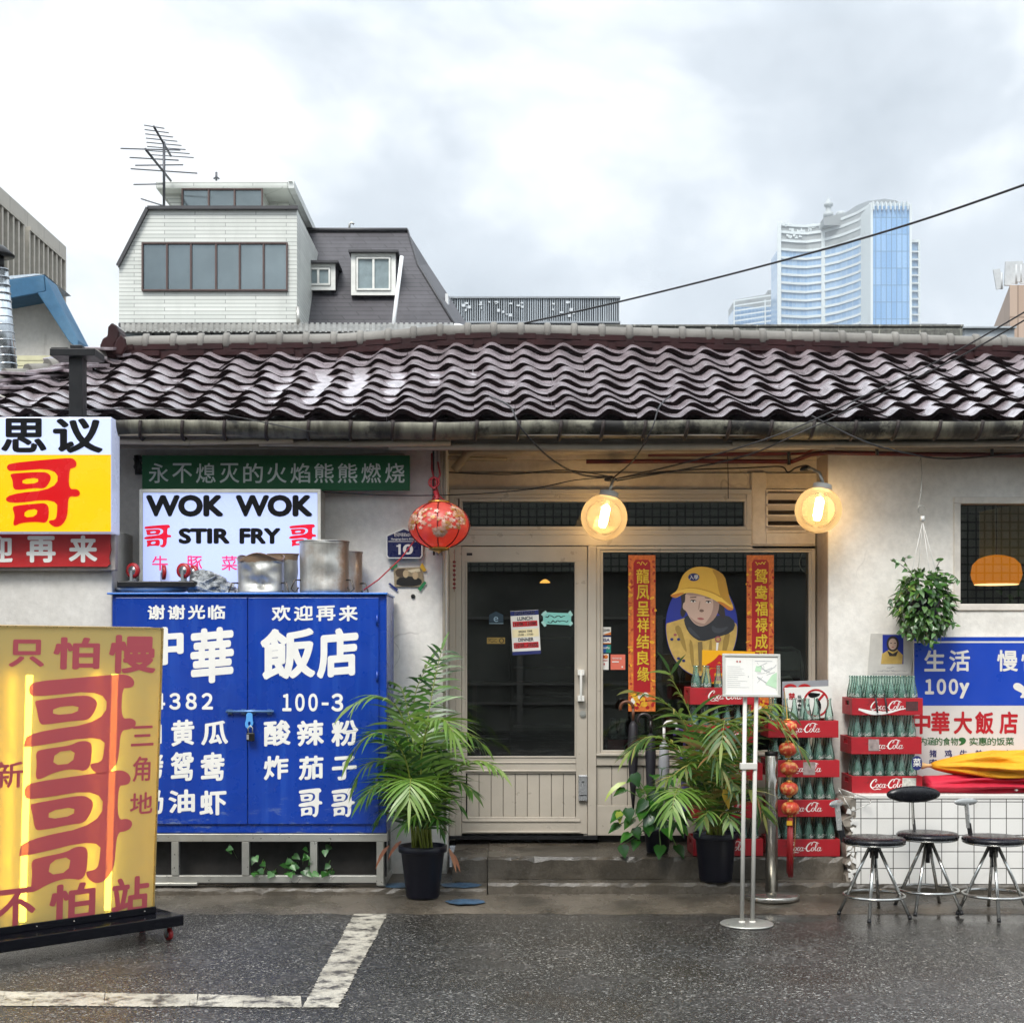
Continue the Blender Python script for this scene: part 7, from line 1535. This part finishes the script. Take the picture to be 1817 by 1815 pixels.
def make_stool(kind, label, loc, rz, pad_rz):
    t = thing('bar_stool', label, 'stool', loc, 'black round stools at the tiled counter')
    b = MB(); b.lathe([(.180,.452),(.188,.462),(.188,.474),(.178,.484),(.12,.489),(0,.487)], (0,0,0), 40); obj('seat', b, M_seat, t, local=True)
    b = MB(); b.lathe([(.05,.444),(.178,.444),(.187,.452),(.183,.4535)], (0,0,0), 40); obj('seat_rim', b, M_chr, t, local=True)
    b = MB(); b.lathe([(.026,.36),(.026,.40),(.032,.402),(.032,.443)], (0,0,0), 16); b.tube([(0,0,.30),(0,0,.37)], .014, 10); obj('hub', b, M_black, t, local=True)
    for k in range(4):
        a_ = math.pi/4+k*math.pi/2+.25; d = Vector((math.cos(a_), math.sin(a_), 0)); b = MB(); b.tube([d*.024+Vector((0,0,.43)), d*.21+Vector((0,0,.014))], .0105, 10); o = obj('leg', b, M_chr, t, local=True)
        b = MB(); b.tube([d*.207+Vector((0,0,.022)), d*.213+Vector((0,0,.0005))], .0125, 10); obj('foot', b, M_black, o, local=True)
    b = MB(); b.tube([(.182*math.cos(a_), .182*math.sin(a_), .135) for a_ in [2*math.pi*k/40 for k in range(40)]], .0095, 8, closed=True); obj('foot_ring', b, M_chr, t, local=True)
    d = Vector((math.cos(pad_rz), math.sin(pad_rz), 0)); s_ = Vector((-d.y, d.x, 0)); b = MB()
    b.bar(d*.10+Vector((0,0,.4415)), d*.20+Vector((0,0,.4415)), .034, .005); b.bar(d*.20+Vector((0,0,.44)), d*.225+Vector((0,0,.54)), .038, .006, s_); obj('back_bracket', b, M_black, t, local=True)
    b = MB(); b.bar(d*.2265+Vector((0,0,.51)), d*.245+Vector((0,0,.66)), .034, .007, s_); obj('back_post', b, M_backp if kind != 'pad' else M_chr, t, local=True)
    b = MB(); rot = Matrix((s_, Vector((0,0,1)), d)).transposed()
    if kind == 'pad': b.lathe([(0,-.03),(.12,-.027),(.165,-.014),(.172,0),(.165,.010),(0,.012)], d*.225+Vector((0,0,.70)), 36, sxy=(1.03,.31), lean=rot); obj('backrest', b, M_seat, t, local=True)
    else: b.lathe([(0,-.004),(.085,-.004),(.092,0),(.085,.004),(0,.004)], d*.25+Vector((0,0,.672)), 28, sxy=(1.0,.26), lean=rot); obj('back_plate', b, M_backp, t, local=True)
    t.rotation_euler = (0, 0, rz); return t
make_stool('plate', 'left stool of the three, with a bare pale back plate, nearest the crates', (sx(1551,-1.45), -1.45, .003), .15, R(140)-.15)
make_stool('pad', 'middle stool of the three, with a black padded backrest', (sx(1646,-1.30), -1.30, .012), -.1, R(96)+.1)
make_stool('plate', 'right stool of the three, with a bare pale back plate', (sx(1763,-1.42), -1.42, .004), .35, R(112)-.35)
def parasol(label, mat_, z, y_, x0, r1, seed, group, tip=True):
    t = thing('folded_parasol', label, 'parasol', (x0, y_, z), group); b = MB(); NA, NX = 96, 60; rr = random.Random(seed); vs_ = []; ph = [rr.uniform(0,6.28) for _ in range(4)]
    for i in range(NX+1):
        u_ = i/NX; x = x0+.06+1.25*u_; R_ = (.028 if tip else .11)+(r1-(.028 if tip else .11))*min(1,u_*3.2)**.7
        for j in range(NA):
            th = 2*math.pi*j/NA; k = 1+min(1,u_*3)*(.20*abs(math.sin(4*th+ph[0]+.9*u_))-.12+.10*math.sin(9*th+ph[1]-2.6*u_+1.3*math.sin(4*u_+ph[3]))+.06*math.sin(9*u_+4*th+ph[2])+.04*math.sin(17*u_+7*th)+.16*mnoise.noise((u_*3.5+seed, math.cos(th)*2.2, math.sin(th)*2.2))+.09*mnoise.noise((u_*8+seed, math.cos(th)*5, math.sin(th)*5))); zz = R_*k*math.sin(th)*(.60 if tip else .52)
            vs_.append((x, y_+R_*k*math.cos(th)*1.15, z+max(zz, -r1*.42)+ .02*math.sin(u_*4)*0))
    b.add(vs_, [(i*NA+j, i*NA+(j+1) % NA, (i+1)*NA+(j+1) % NA, (i+1)*NA+j) for i in range(NX) for j in range(NA)] + [tuple(range(NA)), tuple(NX*NA+j for j in range(NA))], 0, True); obj('canopy', b, mat_, t)
    b = MB()
    if tip: b.lathe([(.001,-.025),(.018,-.018),(.024,0),(.016,.018),(.012,.03),(.012,.075)], (x0,y_,z), 14, lean=Matrix.Rotation(R(90),3,'Y'))
    if tip: obj('finial', b, pm('pale_wood', C('#c7a06c'), .45, 0, .2, 20), t)
    b = MB()
    for (dx_, th) in ((.62,-1.9),(.64,-2.7),(.70,-1.2)): b.lathe([(0,-.008),(.011,-.004),(.011,.004),(0,.008)], (x0+dx_, y_-r1*1.12*abs(math.sin(th)), z+r1*.6*math.cos(th)), 10)
    obj('rib_tips', b, pm('white_rib_tip', C('#d2cfc8'), .4), t); return t
def cloth(name, a_, c_): 
    m = N(name); m.set(Base_Color=m.ramp(m.noise(5,4), [(.3, C(a_)), (.7, C(c_))]), Roughness=.75); m.bump(m.noise(3.5, 5, .6, 1.2, stretch=(.5,1.6,1.6)), .7, .05); return m.mat
parasol('folded red parasol lying along the tiled counter under the yellow one', cloth('red_parasol_cloth','#a80f2c','#bd1634'), .683+.048, -.615, sx(1641,-.615)-.057, .125, 5, 'folded parasols on the tiled counter', False)
parasol('folded yellow parasol with a wooden tip lying on the red one', cloth('yellow_parasol_cloth','#d28a06','#e0a012'), .683+.172, -.60, sx(1637,-.6), .165, 6, 'folded parasols on the tiled counter')
# crumpled clear plastic on the counter's broken corner
b = MB(); P_ = [W(1487,1398,-.84), W(1545,1418,-.86), W(1544,1425,-.9), W(1512,1440,-.88), W(1495,1412,-.86)]
for a_, c_ in ((0,1),(1,2),(2,3),(3,4),(4,0),(0,3),(1,4)): b.tube([P_[a_], P_[c_]], .003, 5)
tag(obj('bent_wire', b, M_alu2), 'bent wire rack corner sticking out at the broken end of the tiled counter', 'wire')

# ================================================================== inside the rooms
lampm = N('orange_shade'); lampm.set(Base_Color=C('#b5630f'), Roughness=.25); lampm.p.inputs['Emission Color'].default_value = C('#d87a18')+(1,); lampm.p.inputs['Emission Strength'].default_value = 1.25; lampm = lampm.mat
y = -.09; c = W(1768,1014,y); t = thing('pendant_lamp', 'lit orange dome pendant lamp seen through the right window', 'lamp', c); r_ = 44*K(y)
b = MB(); b.lathe([(r_*.86,-r_*.52),(r_*.96,-r_*.3),(r_,-.02),(r_*.93,r_*.28),(r_*.7,r_*.52),(r_*.35,r_*.64),(.02,r_*.67)], c, 36); obj('shade', b, lampm, t)
b = MB(); b.lathe([(0,-r_*.50),(r_*.84,-r_*.50),(r_*.86,-r_*.53),(0,-r_*.53)], c, 30); obj('diffuser', b, pm('pendant_glow', (1,.7,.4), .5, emit='#ffc080', es=5.0), t); b = MB(); b.tube([c+Vector((0,0,r_*.67)), W(1768,840,y)], .004, 6); obj('flex', b, M_cable, t)
b = MB(); b.pprism([(1738,908),(1850,885),(1850,1000),(1738,1000)], .13, .139); tag(obj('display_board', b, pm('pale_green_panel', C('#7c9481'), .6, 0, .2, 1.5)), 'pale green panel standing inside the right window behind the lamp', 'board')
b = MB(); rr = random.Random(61); c = W(1822,1045,.35)
for k in range(60): p = c+Vector((rr.gauss(0,.05), rr.gauss(0,.05), rr.gauss(0,.07))); heart(b, p, Vector((rr.uniform(-1,.4),-.3,rr.uniform(-.8,.4))), Vector((0,-.8,.5)), rr.uniform(.05,.08), .045)
tag(obj('indoor_plant', b, L_ivy), 'leafy green plant inside the right window beside the orange lamp', 'plant')
t = thing('folding_chair', 'pale folding chair leaning inside the shop window', 'chair', W(1400,1300,.25)); M_ch = pm('pale_chair_paint', C('#b5b2a8'), .4, 0, .08); y = .22
b = MB(); b.tube([W(1424,1320,y), W(1423,1180,y), W(1418,1156,y), W(1405,1149,y), W(1350,1149,y), W(1338,1156,y), W(1333,1180,y), W(1332,1320,y)], .011, 8); obj('frame', b, M_ch, t)
b = MB(); b.pprism([(1340,1155),(1412,1155),(1419,1162),(1420,1189),(1337,1189),(1337,1162)], y-.012, y+.004); obj('backrest', b, M_ch, t, .004); b = MB(); b.pprism([(1336,1215),(1400,1196),(1408,1206),(1410,1240),(1336,1240)], y+.03, y+.06); obj('seat', b, M_ch, t, .004)
fr_ = thing('drinks_fridge', 'dim glass-fronted drinks fridge inside behind the door', 'fridge', W(940,1350,2.6)); b = MB(); b.pbox(905, 1080, 1020, 1400, 2.6, 3.2); obj('body', b, pm('fridge_case', C('#55595a'), .4, 0, .1), fr_, .01)
b = MB()
for i in range(4): b.pbox(911, 1130+i*52, 1014, 1134+i*52, 2.57, 2.6)
obj('shelf', b, pm('fridge_rail', C('#9aa09d'), .4), fr_)
b = MB(); b.pbox(830, 1210, 1440, 1216, 1.7, 2.3); b.pbox(838, 1216, 846, 1420, 1.75, 1.8); b.pbox(1425, 1216, 1433, 1420, 1.75, 1.8); tag(obj('long_table', b, pm('dark_table', C('#4a3c30'), .4)), 'long dark dining table inside the shop', 'table')
b = MB(); c = W(967,1032,2.0); b.lathe([(.045,-.01),(.04,0),(.02,.015),(.01,.02)], c, 16); tag(obj('ceiling_lamp', b, pm('warm_ceiling_lamp', (1,.7,.4), .5, emit='#ffb050', es=2.5)), 'tiny warm lamp glowing deep inside behind the door', 'lamp')

# ================================================================== cables
cable('long black overhead cable rising across the sky to the right', [(866,588,2.2),(1110,533,1.2),(1380,465,.2),(1620,396,-.8),(1900,299,-2)], .0075)
cable('upper of two thin cables crossing the right roof down to the middle lamp', [(1092,850,-.36),(1250,812,-.75),(1400,764,-.98),(1560,690,-.9),(1700,622,-1.1),(1900,505,-1.5)], .005)
cable('lower of two thin cables crossing the right roof down to the middle lamp', [(1094,853,-.36),(1300,815,-.75),(1420,768,-.98),(1580,692,-.92),(1720,624,-1.12),(1900,520,-1.5)], .005)
cable('cable drooping from the gutter to the middle lamp from the left', [(868,703,-.4),(905,722,-.85),(925,760,-.98),(975,812,-.75),(1030,842,-.5),(1086,846,-.36)], .006)
cable('cable dropping steeply from the roof edge to the middle lamp', [(1190,702,-.35),(1170,722,-.85),(1155,765,-.97),(1125,815,-.7),(1100,838,-.45),(1088,848,-.36)], .005)
cable('thin cable sagging under the eave above the white wall', [(1440,738,-.96),(1530,782,-.98),(1600,802,-.85),(1680,814,-.6),(1800,805,-.6),(1920,790,-.6)], .006)
cable('thin cable strung from the green board past the lantern to the lamp', [(560,872,-.45),(700,879,-.5),(830,877,-.3),(940,868,-.3),(1020,852,-.34),(1086,847,-.36)], .004)
cable('thin cable lying across the left end of the tiled roof', [(-60,718,-.6),(120,727,-.85),(330,727,-.88),(520,760,-.95),(640,785,-.6)], .004)
cable('sagging brown cable along the beam above the door', [(795,838,-.02),(900,842,-.03),(1000,834,-.03),(1085,846,-.2)], .004)
cable('old cable looped along the beam to the right lamp', [(1100,848,-.2),(1200,835,-.03),(1330,830,-.03),(1385,828,-.05),(1398,838,-.06),(1412,830,-.08),(1430,826,-.3),(1441,832,-.45)], .006)
cable('thin wire hanging from the red pipe in front of the transom', [(1291,810,-.08),(1292,850,-.07),(1292,885,-.06)], .003)

# ================================================================== damp air
b = MB(); b.box((-420,-60,-1), (520,760,235))
_m = N('damp_air'); _m.t.nodes.remove(_m.p); v = _m.n('ShaderNodeVolumePrincipled'); v.inputs['Color'].default_value = (.86,.90,.94,1); v.inputs['Density'].default_value = .00036
_m.l(v.outputs[0], _m.out.inputs['Volume']); hz = obj('haze', b, _m.mat); tag(hz, kind='stuff'); hz['label'] = 'thin damp haze filling the air over the street'
